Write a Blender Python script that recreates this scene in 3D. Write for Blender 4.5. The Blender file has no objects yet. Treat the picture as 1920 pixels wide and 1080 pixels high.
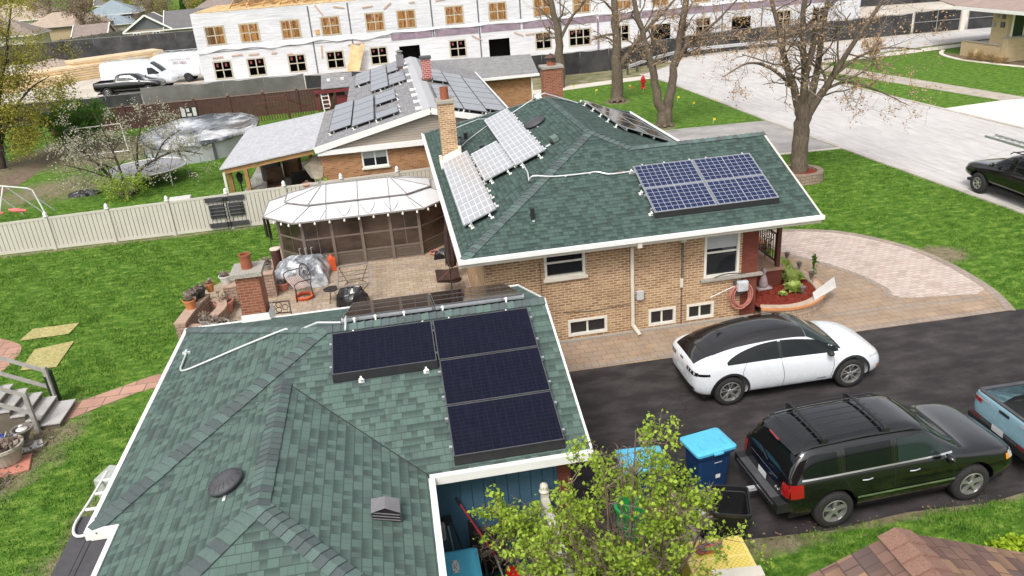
import bpy, bmesh, math, random
import numpy as np
from mathutils import Vector, Matrix
from mathutils.bvhtree import BVHTree
random.seed(7); rng = np.random.default_rng(7)
R = math.radians; PI = math.pi
S = bpy.context.scene
COL = S.collection

# ------------------------------------------------------------------ materials
def mat(name):
    m = bpy.data.materials.new(name); m.use_nodes = True
    nt = m.node_tree; b = nt.nodes['Principled BSDF']
    return m, nt, b
def L(nt, a, b): nt.links.new(a, b)
def N(nt, t, **kw):
    n = nt.nodes.new(t)
    for k, v in kw.items(): setattr(n, k, v)
    return n
def coords(nt, kind='Object', scale=1.0):
    tc = N(nt, 'ShaderNodeTexCoord'); o = tc.outputs[kind]
    if kind == 'World':
        pass
    mp = N(nt, 'ShaderNodeMapping')
    s = scale if isinstance(scale, (tuple, list)) else (scale,)*3
    mp.inputs['Scale'].default_value = s
    L(nt, o, mp.inputs[0]); return mp.outputs[0]
def wcoords(nt, scale=1.0):
    g = N(nt, 'ShaderNodeNewGeometry'); mp = N(nt, 'ShaderNodeMapping')
    s = scale if isinstance(scale, (tuple, list)) else (scale,)*3
    mp.inputs['Scale'].default_value = s
    L(nt, g.outputs['Position'], mp.inputs[0]); return mp.outputs[0]
def noise(nt, vec, scale, detail=4, rough=.6):
    n = N(nt, 'ShaderNodeTexNoise'); n.inputs['Scale'].default_value = scale
    n.inputs['Detail'].default_value = detail; n.inputs['Roughness'].default_value = rough
    L(nt, vec, n.inputs['Vector']); return n.outputs['Fac']
def ramp(nt, fac, stops):
    r = N(nt, 'ShaderNodeValToRGB'); cr = r.color_ramp
    while len(cr.elements) < len(stops): cr.elements.new(.5)
    for e, (p, c) in zip(cr.elements, stops):
        e.position = p; e.color = (*c, 1) if len(c) == 3 else c
    L(nt, fac, r.inputs[0]); return r.outputs[0]
def mixc(nt, fac, a, b, blend='MIX'):
    m = N(nt, 'ShaderNodeMix', data_type='RGBA', blend_type=blend)
    for i, v in ((0, fac), (6, a), (7, b)):
        if isinstance(v, (int, float)): m.inputs[i].default_value = v
        elif isinstance(v, tuple): m.inputs[i].default_value = (*v, 1) if len(v) == 3 else v
        else: L(nt, v, m.inputs[i])
    return m.outputs[2]
def mth(nt, op, a, b=None, c=None, clamp=False):
    m = N(nt, 'ShaderNodeMath', operation=op, use_clamp=clamp)
    for i, v in ((0, a), (1, b), (2, c)):
        if v is None: continue
        if isinstance(v, (int, float)): m.inputs[i].default_value = v
        else: L(nt, v, m.inputs[i])
    return m.outputs[0]
def bump(nt, b, h, strength=.3, dist=.02):
    n = N(nt, 'ShaderNodeBump'); n.inputs['Strength'].default_value = strength
    n.inputs['Distance'].default_value = dist
    L(nt, h, n.inputs['Height']); L(nt, n.outputs[0], b.inputs['Normal']); return n
def setb(b, rough=.6, metal=0., spec=.5, coat=0.):
    b.inputs['Roughness'].default_value = rough; b.inputs['Metallic'].default_value = metal
    b.inputs['Specular IOR Level'].default_value = spec
    b.inputs['Coat Weight'].default_value = coat; b.inputs['Coat Roughness'].default_value = .04
_mc = {}
def plain(name, c, rough=.6, metal=0., var=.18, nscale=6., spec=.5, coat=0., bmp=0.):
    if name in _mc: return _mc[name]
    m, nt, b = mat(name); setb(b, rough, metal, spec, coat)
    v = coords(nt)
    f = noise(nt, v, nscale, 5)
    a = tuple(max(0, x*(1-var)) for x in c); d = tuple(min(1, x*(1+var)) for x in c)
    L(nt, ramp(nt, f, [(.3, a), (.7, d)]), b.inputs['Base Color'])
    if bmp: bump(nt, b, noise(nt, v, nscale*6, 4), bmp, .01)
    _mc[name] = m; return m
def shingle(name, cols, w=.30, h=.143, dark=.55, shade=(.03, .05, .045), grain=.5, tabs=.45, lw_=.09):
    """architectural shingles in metres of the UV map (u along the eave, v up the slope)"""
    m, nt, b = mat(name); setb(b, .93, 0, .2)
    uv = coords(nt, 'UV', 1.0)
    sx = N(nt, 'ShaderNodeSeparateXYZ'); L(nt, uv, sx.inputs[0])
    row = mth(nt, 'FLOOR', mth(nt, 'DIVIDE', sx.outputs[1], h))
    fv = mth(nt, 'FRACT', mth(nt, 'DIVIDE', sx.outputs[1], h))
    wn = N(nt, 'ShaderNodeTexWhiteNoise', noise_dimensions='1D'); L(nt, row, wn.inputs['W'])
    def tabsel(width, seed):
        u = mth(nt, 'ADD', mth(nt, 'DIVIDE', sx.outputs[0], width), mth(nt, 'MULTIPLY', wn.outputs['Value'], 7.3+seed))
        wob = mth(nt, 'MULTIPLY', mth(nt, 'SINE', mth(nt, 'MULTIPLY', u, 1.7)), .25)
        u = mth(nt, 'ADD', u, wob)
        cell = mth(nt, 'FLOOR', u); cu = mth(nt, 'FRACT', u)
        cv = N(nt, 'ShaderNodeCombineXYZ'); L(nt, cell, cv.inputs[0]); L(nt, row, cv.inputs[1]); cv.inputs[2].default_value = seed
        w3 = N(nt, 'ShaderNodeTexWhiteNoise', noise_dimensions='3D'); L(nt, cv.outputs[0], w3.inputs['Vector'])
        return w3.outputs['Value'], cu
    r1, c1 = tabsel(w, 1.); r2, c2 = tabsel(w*.62, 5.)
    base = ramp(nt, r1, [(i/(len(cols)-1) if len(cols) > 1 else 0, c) for i, c in enumerate(cols)])
    # the raised laminated tabs leave a printed darker band on every other tab
    low = mth(nt, 'GREATER_THAN', r2, 1-tabs)
    band = mth(nt, 'MULTIPLY', low, mth(nt, 'ADD', fv, .12, clamp=True))
    base = mixc(nt, mth(nt, 'MULTIPLY', band, dark), base, shade)
    big = noise(nt, wcoords(nt), .5, 3)
    base = mixc(nt, mth(nt, 'MULTIPLY', ramp(nt, big, [(.35, (0, 0, 0)), (.7, (1, 1, 1))]), .18), base, cols[0])
    g = noise(nt, coords(nt, 'UV'), 160, 2, .8)
    base = mixc(nt, grain*.5, base, ramp(nt, g, [(.3, (.25,)*3), (.7, (1.,)*3)]), 'MULTIPLY')
    line = mth(nt, 'LESS_THAN', fv, lw_)  # shadow line at each course butt, painted into the colour
    gap = mth(nt, 'MULTIPLY', mth(nt, 'LESS_THAN', c2, .06), .6)
    base = mixc(nt, mth(nt, 'MAXIMUM', mth(nt, 'MULTIPLY', line, .62), gap), base, shade)
    L(nt, base, b.inputs['Base Color'])
    hgt = mth(nt, 'ADD', mth(nt, 'SUBTRACT', 1., fv), mth(nt, 'MULTIPLY', mth(nt, 'SUBTRACT', 1., low), .8))
    hgt = mth(nt, 'ADD', hgt, mth(nt, 'MULTIPLY', g, .25))
    bump(nt, b, hgt, .7, .012)
    return m
def brick(name, c1, c2, mortar, w=.21, h=.075, m_=.012, var=None, rough=.85, bmp=.5, kind='UV', rot=0, msmooth=.1, dirt=.25):
    m, nt, b = mat(name); setb(b, rough, 0, .3)
    uv = coords(nt, kind); 
    if rot: uv.node.inputs['Rotation'].default_value = (0, 0, rot)
    t = N(nt, 'ShaderNodeTexBrick'); L(nt, uv, t.inputs['Vector'])
    for k, v in (('Scale', 1.), ('Mortar Size', m_), ('Mortar Smooth', msmooth), ('Bias', 0.), ('Brick Width', w), ('Row Height', h)): t.inputs[k].default_value = v
    t.inputs['Color1'].default_value = (*c1, 1); t.inputs['Color2'].default_value = (*c2, 1); t.inputs['Mortar'].default_value = (*mortar, 1)
    n1 = noise(nt, uv, 1.3, 5)
    c = mixc(nt, dirt, t.outputs['Color'], ramp(nt, n1, [(.3, (.55, .5, .45)), (.65, (1.1, 1.08, 1.05))]), 'MULTIPLY')
    if var:
        t2 = N(nt, 'ShaderNodeTexBrick'); L(nt, uv, t2.inputs['Vector'])
        for k, v in (('Scale', 1.), ('Mortar Size', 0.), ('Bias', -.35), ('Brick Width', w), ('Row Height', h)): t2.inputs[k].default_value = v
        t2.offset = t.offset; t2.inputs['Color1'].default_value = (0, 0, 0, 1); t2.inputs['Color2'].default_value = (1, 1, 1, 1)
        mp = N(nt, 'ShaderNodeMapping'); mp.inputs['Location'].default_value = (w*40, h*38, 0); L(nt, uv, mp.inputs[0]); L(nt, mp.outputs[0], t2.inputs['Vector'])
        k = mth(nt, 'MULTIPLY', t2.outputs['Color'], mth(nt, 'SUBTRACT', 1., t.outputs['Fac']))
        c = mixc(nt, mth(nt, 'MULTIPLY', k, .75), c, var)
    c = mixc(nt, .35, c, ramp(nt, noise(nt, uv, 30, 3), [(.3, (.7,)*3), (.7, (1.15,)*3)]), 'MULTIPLY')
    L(nt, c, b.inputs['Base Color'])
    bump(nt, b, mth(nt, 'SUBTRACT', noise(nt, uv, 40, 3), mth(nt, 'MULTIPLY', t.outputs['Fac'], 2.)), bmp, .006)
    return m

# ------------------------------------------------------------------ mesh builder
class MB:
    def __init__(s): s.v = []; s.f = []; s.mi = []; s.mats = []; s.cur = 0
    def m(s, material):
        if material not in s.mats: s.mats.append(material)
        s.cur = s.mats.index(material); return s
    def add(s, vs, fs):
        o = len(s.v); s.v += [tuple(v) for v in vs]
        for f in fs: s.f.append([o+i for i in f]); s.mi.append(s.cur)
        return s
    def box(s, x0, y0, z0, x1, y1, z1):
        if x0 > x1: x0, x1 = x1, x0
        if y0 > y1: y0, y1 = y1, y0
        if z0 > z1: z0, z1 = z1, z0
        return s.add([(x0,y0,z0),(x1,y0,z0),(x1,y1,z0),(x0,y1,z0),(x0,y0,z1),(x1,y0,z1),(x1,y1,z1),(x0,y1,z1)],
                     [(0,3,2,1),(4,5,6,7),(0,1,5,4),(1,2,6,5),(2,3,7,6),(3,0,4,7)])
    def cbox(s, c, size, rz=0., M=None):
        """box centred at c, rotated about z (or by matrix M)"""
        hx, hy, hz = [a/2 for a in size]
        Mx = M if M is not None else Matrix.Rotation(rz, 3, 'Z')
        vs = [Vector(c)+Mx@Vector((sx*hx, sy*hy, sz*hz)) for sz in (-1,1) for sx, sy in ((-1,-1),(1,-1),(1,1),(-1,1))]
        return s.add(vs, [(0,3,2,1),(4,5,6,7),(0,1,5,4),(1,2,6,5),(2,3,7,6),(3,0,4,7)])
    def quad(s, *p): return s.add(p, [tuple(range(len(p)))])
    def beam(s, a, b, w, h=None, up=(0,0,1)):
        """rectangular bar from a to b"""
        h = h or w; a = Vector(a); b = Vector(b); d = (b-a).normalized()
        u = Vector(up)
        if abs(d.dot(u)) > .98: u = Vector((1,0,0))
        x = d.cross(u).normalized(); y = x.cross(d).normalized()
        vs = [p+x*sx*w/2+y*sy*h/2 for p in (a, b) for sx, sy in ((-1,-1),(1,-1),(1,1),(-1,1))]
        return s.add(vs, [(0,3,2,1)[::-1],(4,5,6,7)[::-1],(0,1,5,4),(1,2,6,5),(2,3,7,6),(3,0,4,7)])
    def tube(s, pts, r, n=8, cap=True, closed=False):
        pts = [Vector(p) for p in pts]; k = len(pts)
        rs = r if isinstance(r, (list, tuple)) else [r]*k
        o = []; prev = None
        for i, p in enumerate(pts):
            if closed: d = pts[(i+1) % k]-pts[i-1]
            else: d = pts[min(i+1, k-1)]-pts[max(i-1, 0)]
            if d.length < 1e-9: d = Vector((0,0,1))
            d.normalize()
            if prev is None:
                u = Vector((0,0,1)) if abs(d.z) < .9 else Vector((1,0,0)); x = d.cross(u).normalized()
            else:
                x = prev-d*prev.dot(d); x = x.normalized() if x.length > 1e-6 else d.orthogonal().normalized()
            prev = x; y = d.cross(x)
            for j in range(n):
                a = 2*PI*j/n; o.append(p+(x*math.cos(a)+y*math.sin(a))*rs[i])
        fs = []
        for i in range(k if closed else k-1):
            for j in range(n):
                a = i*n+j; b2 = i*n+(j+1) % n; i2 = (i+1) % k
                fs.append((a, b2, i2*n+(j+1) % n, i2*n+j))
        if cap and not closed: fs.append(tuple(range(n))[::-1]); fs.append(tuple((k-1)*n+j for j in range(n)))
        return s.add(o, fs)
    def lathe(s, prof, n=20, c=(0,0,0), M=None, cap=True):
        """profile [(r,z)...] about z at c"""
        o = []; c = Vector(c)
        for r, z in prof:
            for j in range(n):
                a = 2*PI*j/n; p = Vector((r*math.cos(a), r*math.sin(a), z))
                o.append(c+(M@p if M is not None else p))
        fs = []
        for i in range(len(prof)-1):
            for j in range(n): fs.append((i*n+j, i*n+(j+1) % n, (i+1)*n+(j+1) % n, (i+1)*n+j))
        if cap: fs.append(tuple(range(n))[::-1]); fs.append(tuple((len(prof)-1)*n+j for j in range(n)))
        return s.add(o, fs)
    def prism(s, poly, z0, z1):
        """vertical prism over a plan polygon (ccw); z1 may be a function of (x,y)"""
        n = len(poly); f0 = z0 if callable(z0) else (lambda x, y: z0); f1 = z1 if callable(z1) else (lambda x, y: z1)
        vs = [(x, y, f0(x, y)) for x, y in poly]+[(x, y, f1(x, y)) for x, y in poly]
        return s.add(vs, [tuple(range(n))[::-1], tuple(range(n, 2*n))]+[(i, (i+1) % n, n+(i+1) % n, n+i) for i in range(n)])
    def slab(s, poly, t):
        """a polygon in space thickened downward by t"""
        n = len(poly); vs = [Vector(p) for p in poly]; nr = Vector((0,0,0))
        for i in range(n): nr += vs[i].cross(vs[(i+1) % n])
        nr.normalize()
        if nr.z < 0: vs.reverse(); nr = -nr
        lo = [v-nr*t for v in vs]
        return s.add(vs+lo, [tuple(range(n)), tuple(range(n, 2*n))[::-1]]+[(i, n+i, n+(i+1) % n, (i+1) % n) for i in range(n)])
    def grid(s, fn, nu, nv, flip=False):
        vs = [fn(i/(nu-1), j/(nv-1)) for j in range(nv) for i in range(nu)]
        fs = [(j*nu+i, j*nu+i+1, (j+1)*nu+i+1, (j+1)*nu+i) for j in range(nv-1) for i in range(nu-1)]
        if flip: fs = [f[::-1] for f in fs]
        return s.add(vs, fs)
    def build(s, name, parent=None, smooth=False, bevel=0., auto=None, sub=0, mats=None):
        me = bpy.data.meshes.new(name); me.from_pydata([tuple(v) for v in s.v], [], s.f)
        for m_ in (mats or s.mats): me.materials.append(m_)
        me.polygons.foreach_set('material_index', s.mi)
        me.update()
        boxuv(me)
        if smooth: me.polygons.foreach_set('use_smooth', [True]*len(me.polygons))
        o = bpy.data.objects.new(name, me); COL.objects.link(o)
        if parent is not None:
            o.parent = parent; o.matrix_parent_inverse = Matrix.Translation(-Vector(parent.get('base', (0,0,0)))) if parent.get('base') is not None else Matrix.Identity(4)
        if bevel:
            md = o.modifiers.new('bevel', 'BEVEL'); md.width = bevel; md.segments = 2; md.limit_method = 'ANGLE'; md.angle_limit = R(40)
        if sub:
            md = o.modifiers.new('sub', 'SUBSURF'); md.levels = sub; md.render_levels = sub
        return o
def boxuv(me):
    """UV in metres on every face: u runs level, v runs up the face"""
    n = len(me.polygons)
    if n == 0: return
    uvl = me.uv_layers.new(name='UVMap')
    nl = len(me.loops)
    li = np.empty(nl, dtype=np.int32); me.loops.foreach_get('vertex_index', li)
    co = np.empty(len(me.vertices)*3); me.vertices.foreach_get('co', co); co = co.reshape(-1, 3)
    no = np.empty(n*3); me.polygons.foreach_get('normal', no); no = no.reshape(-1, 3)
    lt = np.empty(n, dtype=np.int32); me.polygons.foreach_get('loop_total', lt)
    fn = np.repeat(no, lt, axis=0)
    u = np.stack([-fn[:, 1], fn[:, 0], np.zeros(nl)], 1); ln = np.linalg.norm(u, axis=1)
    flat = ln < .02; u[flat] = (1, 0, 0); ln[flat] = 1; u /= ln[:, None]
    v = np.cross(fn, u); v[flat] = (0, 1, 0)
    p = co[li]; uv = np.stack([(p*u).sum(1), (p*v).sum(1)], 1)
    uvl.data.foreach_set('uv', uv.astype(np.float32).ravel())
def raw_mesh(name, verts, faces_n, material, parent=None, smooth=False, k=4, uv=False):
    """fast mesh from numpy arrays: verts (N,3), faces_n (F,k)"""
    me = bpy.data.meshes.new(name); F = len(faces_n)
    me.vertices.add(len(verts)); me.vertices.foreach_set('co', np.asarray(verts, dtype=np.float32).ravel())
    me.loops.add(F*k); me.loops.foreach_set('vertex_index', np.asarray(faces_n, dtype=np.int32).ravel())
    me.polygons.add(F); me.polygons.foreach_set('loop_start', np.arange(F, dtype=np.int32)*k)
    me.materials.append(material); me.update(calc_edges=True)
    if smooth: me.polygons.foreach_set('use_smooth', [True]*F)
    o = bpy.data.objects.new(name, me); COL.objects.link(o)
    if parent is not None: o.parent = parent
    return o

# ------------------------------------------------------------------ things
def tag(o, label=None, cat=None, group=None, kind=None):
    if label: o['label'] = label
    if cat: o['category'] = cat
    if group: o['group'] = group
    if kind: o['kind'] = kind
    return o
def thing(name, label, cat, loc=(0,0,0), rz=0., group=None):
    """Empty at the thing's base; parts are modelled in its local frame"""
    o = bpy.data.objects.new(name, None); COL.objects.link(o); o.location = loc; o.rotation_euler = (0, 0, rz)
    o.empty_display_size = .2
    return tag(o, label, cat, group)
def struct(o): o['kind'] = 'structure'; return o
def dup(root, loc, rz, label=None, group=None):
    def cp(o, par):
        c = o.copy(); COL.objects.link(c); c.parent = par
        for ch in o.children: cp(ch, c)
        return c
    r = cp(root, None); r.location = loc; r.rotation_euler = (0, 0, rz)
    if label: r['label'] = label
    if group: r['group'] = group
    return r
def inside(px, py, poly):
    """vectorised point in polygon"""
    px = np.asarray(px); py = np.asarray(py); c = np.zeros(px.shape, bool); n = len(poly)
    for i in range(n):
        x1, y1 = poly[i]; x2, y2 = poly[(i+1) % n]
        if y1 == y2: continue
        k = ((y1 > py) != (y2 > py)) & (px < (x2-x1)*(py-y1)/(y2-y1)+x1)
        c ^= k
    return c
def text_mesh(name, txt, size, M, material, parent=None, ext=.002):
    cu = bpy.data.curves.new(name, 'FONT'); cu.body = txt; cu.size = size; cu.extrude = ext; cu.align_x = 'CENTER'; cu.align_y = 'CENTER'
    t = bpy.data.objects.new(name, cu); COL.objects.link(t)
    dg = bpy.context.evaluated_depsgraph_get(); me = bpy.data.meshes.new_from_object(t.evaluated_get(dg))
    bpy.data.objects.remove(t); me.materials.clear(); me.materials.append(material)
    me.transform(M); o = bpy.data.objects.new(name, me); COL.objects.link(o)
    if parent is not None: o.parent = parent
    return o
def frame3(p, x, y):
    """4x4 with origin p, local x and y directions"""
    x = Vector(x).normalized(); y = Vector(y); y = (y-x*y.dot(x)).normalized(); z = x.cross(y)
    return Matrix(((x.x, y.x, z.x, p[0]), (x.y, y.y, z.y, p[1]), (x.z, y.z, z.z, p[2]), (0,0,0,1)))
# ------------------------------------------------------------------ camera, sky, sun
cam = bpy.data.objects.new('camera', bpy.data.cameras.new('camera')); COL.objects.link(cam); S.camera = cam
PITCH, ROLL, YAW, CAMZ = R(23.66), R(-4.354), R(7.79), 10.15
fw = Vector((math.sin(YAW)*math.cos(PITCH), math.cos(YAW)*math.cos(PITCH), -math.sin(PITCH)))
rt0 = Vector((math.cos(YAW), -math.sin(YAW), 0)); up0 = rt0.cross(fw)
rt = rt0*math.cos(ROLL)+up0*math.sin(ROLL); up = up0*math.cos(ROLL)-rt0*math.sin(ROLL)
cam.matrix_world = Matrix(((rt.x, up.x, -fw.x, 0), (rt.y, up.y, -fw.y, 0), (rt.z, up.z, -fw.z, CAMZ), (0,0,0,1)))
cam.data.sensor_width = 36; cam.data.lens = 1459.8/1920*36; cam.data.clip_end = 2000; cam.data.clip_start = .1
SUN_EL, SUN_AZ = R(52), R(-150)          # azimuth measured from +Y towards +X
w = bpy.data.worlds.new('World'); S.world = w; w.use_nodes = True; nt = w.node_tree; nt.nodes.clear()
sky = N(nt, 'ShaderNodeTexSky', sky_type='NISHITA'); sky.sun_disc = False; sky.sun_elevation = SUN_EL; sky.sun_rotation = SUN_AZ
sky.air_density = 1.2; sky.dust_density = 4.; sky.ozone_density = 1.
hs = N(nt, 'ShaderNodeHueSaturation'); hs.inputs['Saturation'].default_value = .22; hs.inputs['Value'].default_value = 1.15
tc = N(nt, 'ShaderNodeTexCoord'); cn = noise(nt, tc.outputs['Generated'], 3.2, 6, .62)
cloud = ramp(nt, cn, [(.32, (.72, .74, .78)), (.62, (1.22, 1.2, 1.18))])
L(nt, sky.outputs[0], hs.inputs['Color'])
bg = N(nt, 'ShaderNodeBackground'); L(nt, mixc(nt, 1., hs.outputs[0], cloud, 'MULTIPLY'), bg.inputs[0]); bg.inputs[1].default_value = .15
ow = N(nt, 'ShaderNodeOutputWorld'); L(nt, bg.outputs[0], ow.inputs[0])
sl = bpy.data.lights.new('sun', 'SUN'); sl.energy = 1.5; sl.angle = R(14); sl.color = (1, .96, .9)
so = bpy.data.objects.new('sun', sl); COL.objects.link(so)
so.rotation_euler = Vector((-math.sin(SUN_AZ)*math.cos(SUN_EL), -math.cos(SUN_AZ)*math.cos(SUN_EL), -math.sin(SUN_EL))).to_track_quat('-Z', 'Y').to_euler()
S.view_settings.view_transform = 'Standard'; S.view_settings.look = 'None'; S.view_settings.exposure = .3; S.view_settings.gamma = 1

def wthing(name, label, cat, base, group=None):
    """a thing whose parts are modelled in world metres; its Empty stands at base"""
    o = thing(name, label, cat, base, 0, group); o['base'] = tuple(float(x) for x in base); return o
def flat_sheet(name, poly, z, material, kind='structure', sub=False):
    b = MB().m(material); b.add([(x, y, z) for x, y in poly], [tuple(range(len(poly)))])
    o = b.build(name); o['kind'] = kind; return o
def smooth_line(pts, n=6):
    """Catmull-Rom through points"""
    P = [Vector((*p, 0)) if len(p) == 2 else Vector(p) for p in pts]; out = []
    for i in range(len(P)-1):
        a, b, c, d = P[max(i-1, 0)], P[i], P[i+1], P[min(i+2, len(P)-1)]
        for k in range(n):
            t = k/n; out.append(.5*((2*b)+(-a+c)*t+(2*a-5*b+4*c-d)*t*t+(-a+3*b-3*c+d)*t**3))
    out.append(P[-1]); return [(p.x, p.y) for p in out] if len(pts[0]) == 2 else out

# ------------------------------------------------------------------ ground materials
m_grass, nt, b = mat('lawn_grass'); setb(b, .95, 0, .15)
p = wcoords(nt)
c = ramp(nt, noise(nt, p, .35, 4), [(.3, (.052, .125, .016)), (.7, (.105, .205, .03))])
c = mixc(nt, .45, c, ramp(nt, noise(nt, p, 3.5, 5), [(.3, (.04, .11, .012)), (.7, (.15, .25, .045))]))
c = mixc(nt, .7, c, ramp(nt, noise(nt, wcoords(nt, (1.4, 2.4, 1)), 1.7, 8, .8), [(.36, (.012, .05, .004)), (.5, (.07, .16, .014)), (.64, (.27, .36, .07))]))
def blob(nt, x, y, rx, ry, rot=0, soft=.5, nz=1.6):
    mp = N(nt, 'ShaderNodeMapping', vector_type='TEXTURE'); g = N(nt, 'ShaderNodeNewGeometry')
    mp.inputs['Location'].default_value = (x, y, 0); mp.inputs['Rotation'].default_value = (0, 0, rot); mp.inputs['Scale'].default_value = (rx, ry, 1000)
    L(nt, g.outputs['Position'], mp.inputs[0]); ln = N(nt, 'ShaderNodeVectorMath', operation='LENGTH'); L(nt, mp.outputs[0], ln.inputs[0])
    d = mth(nt, 'ADD', ln.outputs['Value'], mth(nt, 'MULTIPLY', mth(nt, 'SUBTRACT', noise(nt, g.outputs['Position'], nz, 5), .5), 1.9))
    return mth(nt, 'DIVIDE', mth(nt, 'SUBTRACT', 1+soft/2, d), soft, clamp=True)
dirt = ramp(nt, noise(nt, p, 5, 5), [(.3, (.13, .095, .06)), (.7, (.30, .24, .17))])
k = None
for a in ((-6.1, 14.2, .75, 3.6, 0, .6), (-6.6, 11.0, .9, 3.4, .1, .6), (17.1, 21.1, .85, .7, 0, .5), (-22.2, 51, 2.2, 9, -.22, .4), (-18.6, 52.5, 3.5, 4.5, .5, .7), (-17.8, 43.6, 3.2, 2.2, .4, .9), (-9.8, 16.4, .9, 2.6, -.35, .5),
          (5.6, 10.25, 1.3, .35, 0, .6), (8.6, 10.3, 3., .16, 0, .7), (15.4, 43.0, .7, .7, 0, .5), (15.2, 51.5, .8, .8, 0, .5), (-12, 32.75, 7, .16, 0, .6), (9.9, 16.2, .1, .1, 0, .5), (-11.7, 24, .2, .2, 0, .5)):
    q = blob(nt, *a); k = q if k is None else mth(nt, 'MAXIMUM', k, q)
c = mixc(nt, mth(nt, 'MULTIPLY', k, .85), c, dirt)
L(nt, c, b.inputs['Base Color']); bump(nt, b, noise(nt, p, 25, 4), .6, .04)
m_sparse, nt, b = mat('thin_verge'); setb(b, .95, 0, .1); p = wcoords(nt)
c = ramp(nt, noise(nt, p, 1.2, 6), [(.35, (.12, .15, .045)), (.62, (.30, .25, .17))]); L(nt, c, b.inputs['Base Color']); bump(nt, b, noise(nt, p, 20, 4), .5, .03)
m_lot, nt, b = mat('gravel_lot'); setb(b, .95, 0, .1); p = wcoords(nt)
c = ramp(nt, noise(nt, p, .22, 6), [(.3, (.36, .31, .25)), (.7, (.66, .60, .52))]); c = mixc(nt, .3, c, ramp(nt, noise(nt, p, 6, 4), [(.3, (.2, .17, .13)), (.7, (.8, .75, .68))]))
L(nt, c, b.inputs['Base Color'])
m_conc, nt, b = mat('street_concrete'); setb(b, .85, 0, .3); p = wcoords(nt)
c = ramp(nt, noise(nt, p, .25, 6), [(.3, (.47, .445, .43)), (.7, (.58, .555, .54))])
c = mixc(nt, .4, c, ramp(nt, noise(nt, wcoords(nt, (3, .5, 1)), 1.2, 5), [(.35, (.40, .385, .37)), (.65, (.68, .65, .625))]))
vor = N(nt, 'ShaderNodeTexVoronoi', feature='DISTANCE_TO_EDGE'); vor.inputs['Scale'].default_value = .16; vor.inputs['Randomness'].default_value = 1
mp = noise(nt, p, 1.5, 4); av = N(nt, 'ShaderNodeVectorMath', operation='ADD'); L(nt, p, av.inputs[0]); cx = N(nt, 'ShaderNodeCombineXYZ'); L(nt, mp, cx.inputs[0]); L(nt, mp, cx.inputs[1]); L(nt, cx.outputs[0], av.inputs[1]); L(nt, av.outputs[0], vor.inputs['Vector'])
c = mixc(nt, mth(nt, 'MULTIPLY', mth(nt, 'LESS_THAN', vor.outputs['Distance'], .004), .35), c, (.25, .23, .21))
c = mixc(nt, .3, c, ramp(nt, noise(nt, p, 45, 3), [(.3, (.6,)*3), (.7, (1.1,)*3)]), 'MULTIPLY')
tj = N(nt, 'ShaderNodeTexBrick'); tj.offset = 0; L(nt, wcoords(nt), tj.inputs['Vector'])
for k_, v_ in (('Scale', 1.), ('Mortar Size', .018), ('Brick Width', 4.6), ('Row Height', 4.2)): tj.inputs[k_].default_value = v_
c = mixc(nt, mth(nt, 'MULTIPLY', tj.outputs['Fac'], .45), c, (.2, .185, .17))
L(nt, c, b.inputs['Base Color'])
m_drive2 = plain('grey_concrete', (.33, .31, .295), .9, var=.25, nscale=.8)
m_walk = plain('walk_concrete', (.60, .55, .47), .9, var=.12, nscale=1.2)
m_pale = plain('pale_concrete', (.74, .67, .59), .9, var=.07, nscale=.6)
m_walk2 = plain('old_walk_concrete', (.40, .35, .29), .9, var=.2, nscale=1.5)
m_asph, nt, b = mat('driveway_asphalt'); setb(b, .85, 0, .18); p = wcoords(nt)
c = ramp(nt, noise(nt, p, .35, 6, .65), [(.32, (.030, .0265, .027)), (.58, (.045, .039, .04)), (.82, (.095, .084, .083))])
c = mixc(nt, .55, c, ramp(nt, noise(nt, wcoords(nt, (1., 2.2, 1)), 1.1, 6), [(.42, (.030, .026, .027)), (.74, (.105, .094, .092))]))
c = mixc(nt, .5, c, ramp(nt, noise(nt, p, 90, 3, .8), [(.3, (.45,)*3), (.7, (1.5,)*3)]), 'MULTIPLY')
vor = N(nt, 'ShaderNodeTexVoronoi', feature='DISTANCE_TO_EDGE'); vor.inputs['Scale'].default_value = .33
av = N(nt, 'ShaderNodeVectorMath', operation='ADD'); L(nt, p, av.inputs[0]); cx = N(nt, 'ShaderNodeCombineXYZ'); nn = noise(nt, p, 2.2, 5); L(nt, nn, cx.inputs[0]); L(nt, nn, cx.inputs[1]); L(nt, cx.outputs[0], av.inputs[1]); L(nt, av.outputs[0], vor.inputs['Vector'])
crk = mth(nt, 'MULTIPLY', mth(nt, 'LESS_THAN', vor.outputs['Distance'], .003), ramp(nt, noise(nt, p, .3, 2), [(.45, (0,)*3), (.6, (1,)*3)]))
c = mixc(nt, mth(nt, 'MULTIPLY', crk, .5), c, (.015, .014, .014)); L(nt, c, b.inputs['Base Color']); bump(nt, b, noise(nt, p, 120, 3), .35, .01)
m_tan = brick('tan_pavers', (.42, .31, .215), (.35, .26, .185), (.21, .165, .125), .36, .24, .008, var=(.33, .27, .225), dirt=.55, bmp=.3)
m_rose = brick('rose_pavers', (.58, .48, .42), (.48, .375, .33), (.32, .26, .22), .26, .16, .008, var=(.62, .55, .5), dirt=.3, bmp=.3)
m_border = brick('grey_border_pavers', (.33, .275, .235), (.38, .31, .25), (.2, .165, .135), .2, .2, .008, dirt=.4, bmp=.3)
m_patio = brick('patio_pavers', (.47, .37, .27), (.36, .28, .20), (.2, .155, .11), .30, .22, .008, var=(.42, .36, .3), dirt=.45, bmp=.3)
m_pink = brick('pink_step_slabs', (.50, .29, .22), (.42, .24, .18), (.16, .15, .09), .62, .45, .014, dirt=.4, bmp=.3)
m_mulch = plain('red_mulch', (.19, .022, .01), .95, var=.75, nscale=18, bmp=.9)
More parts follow.
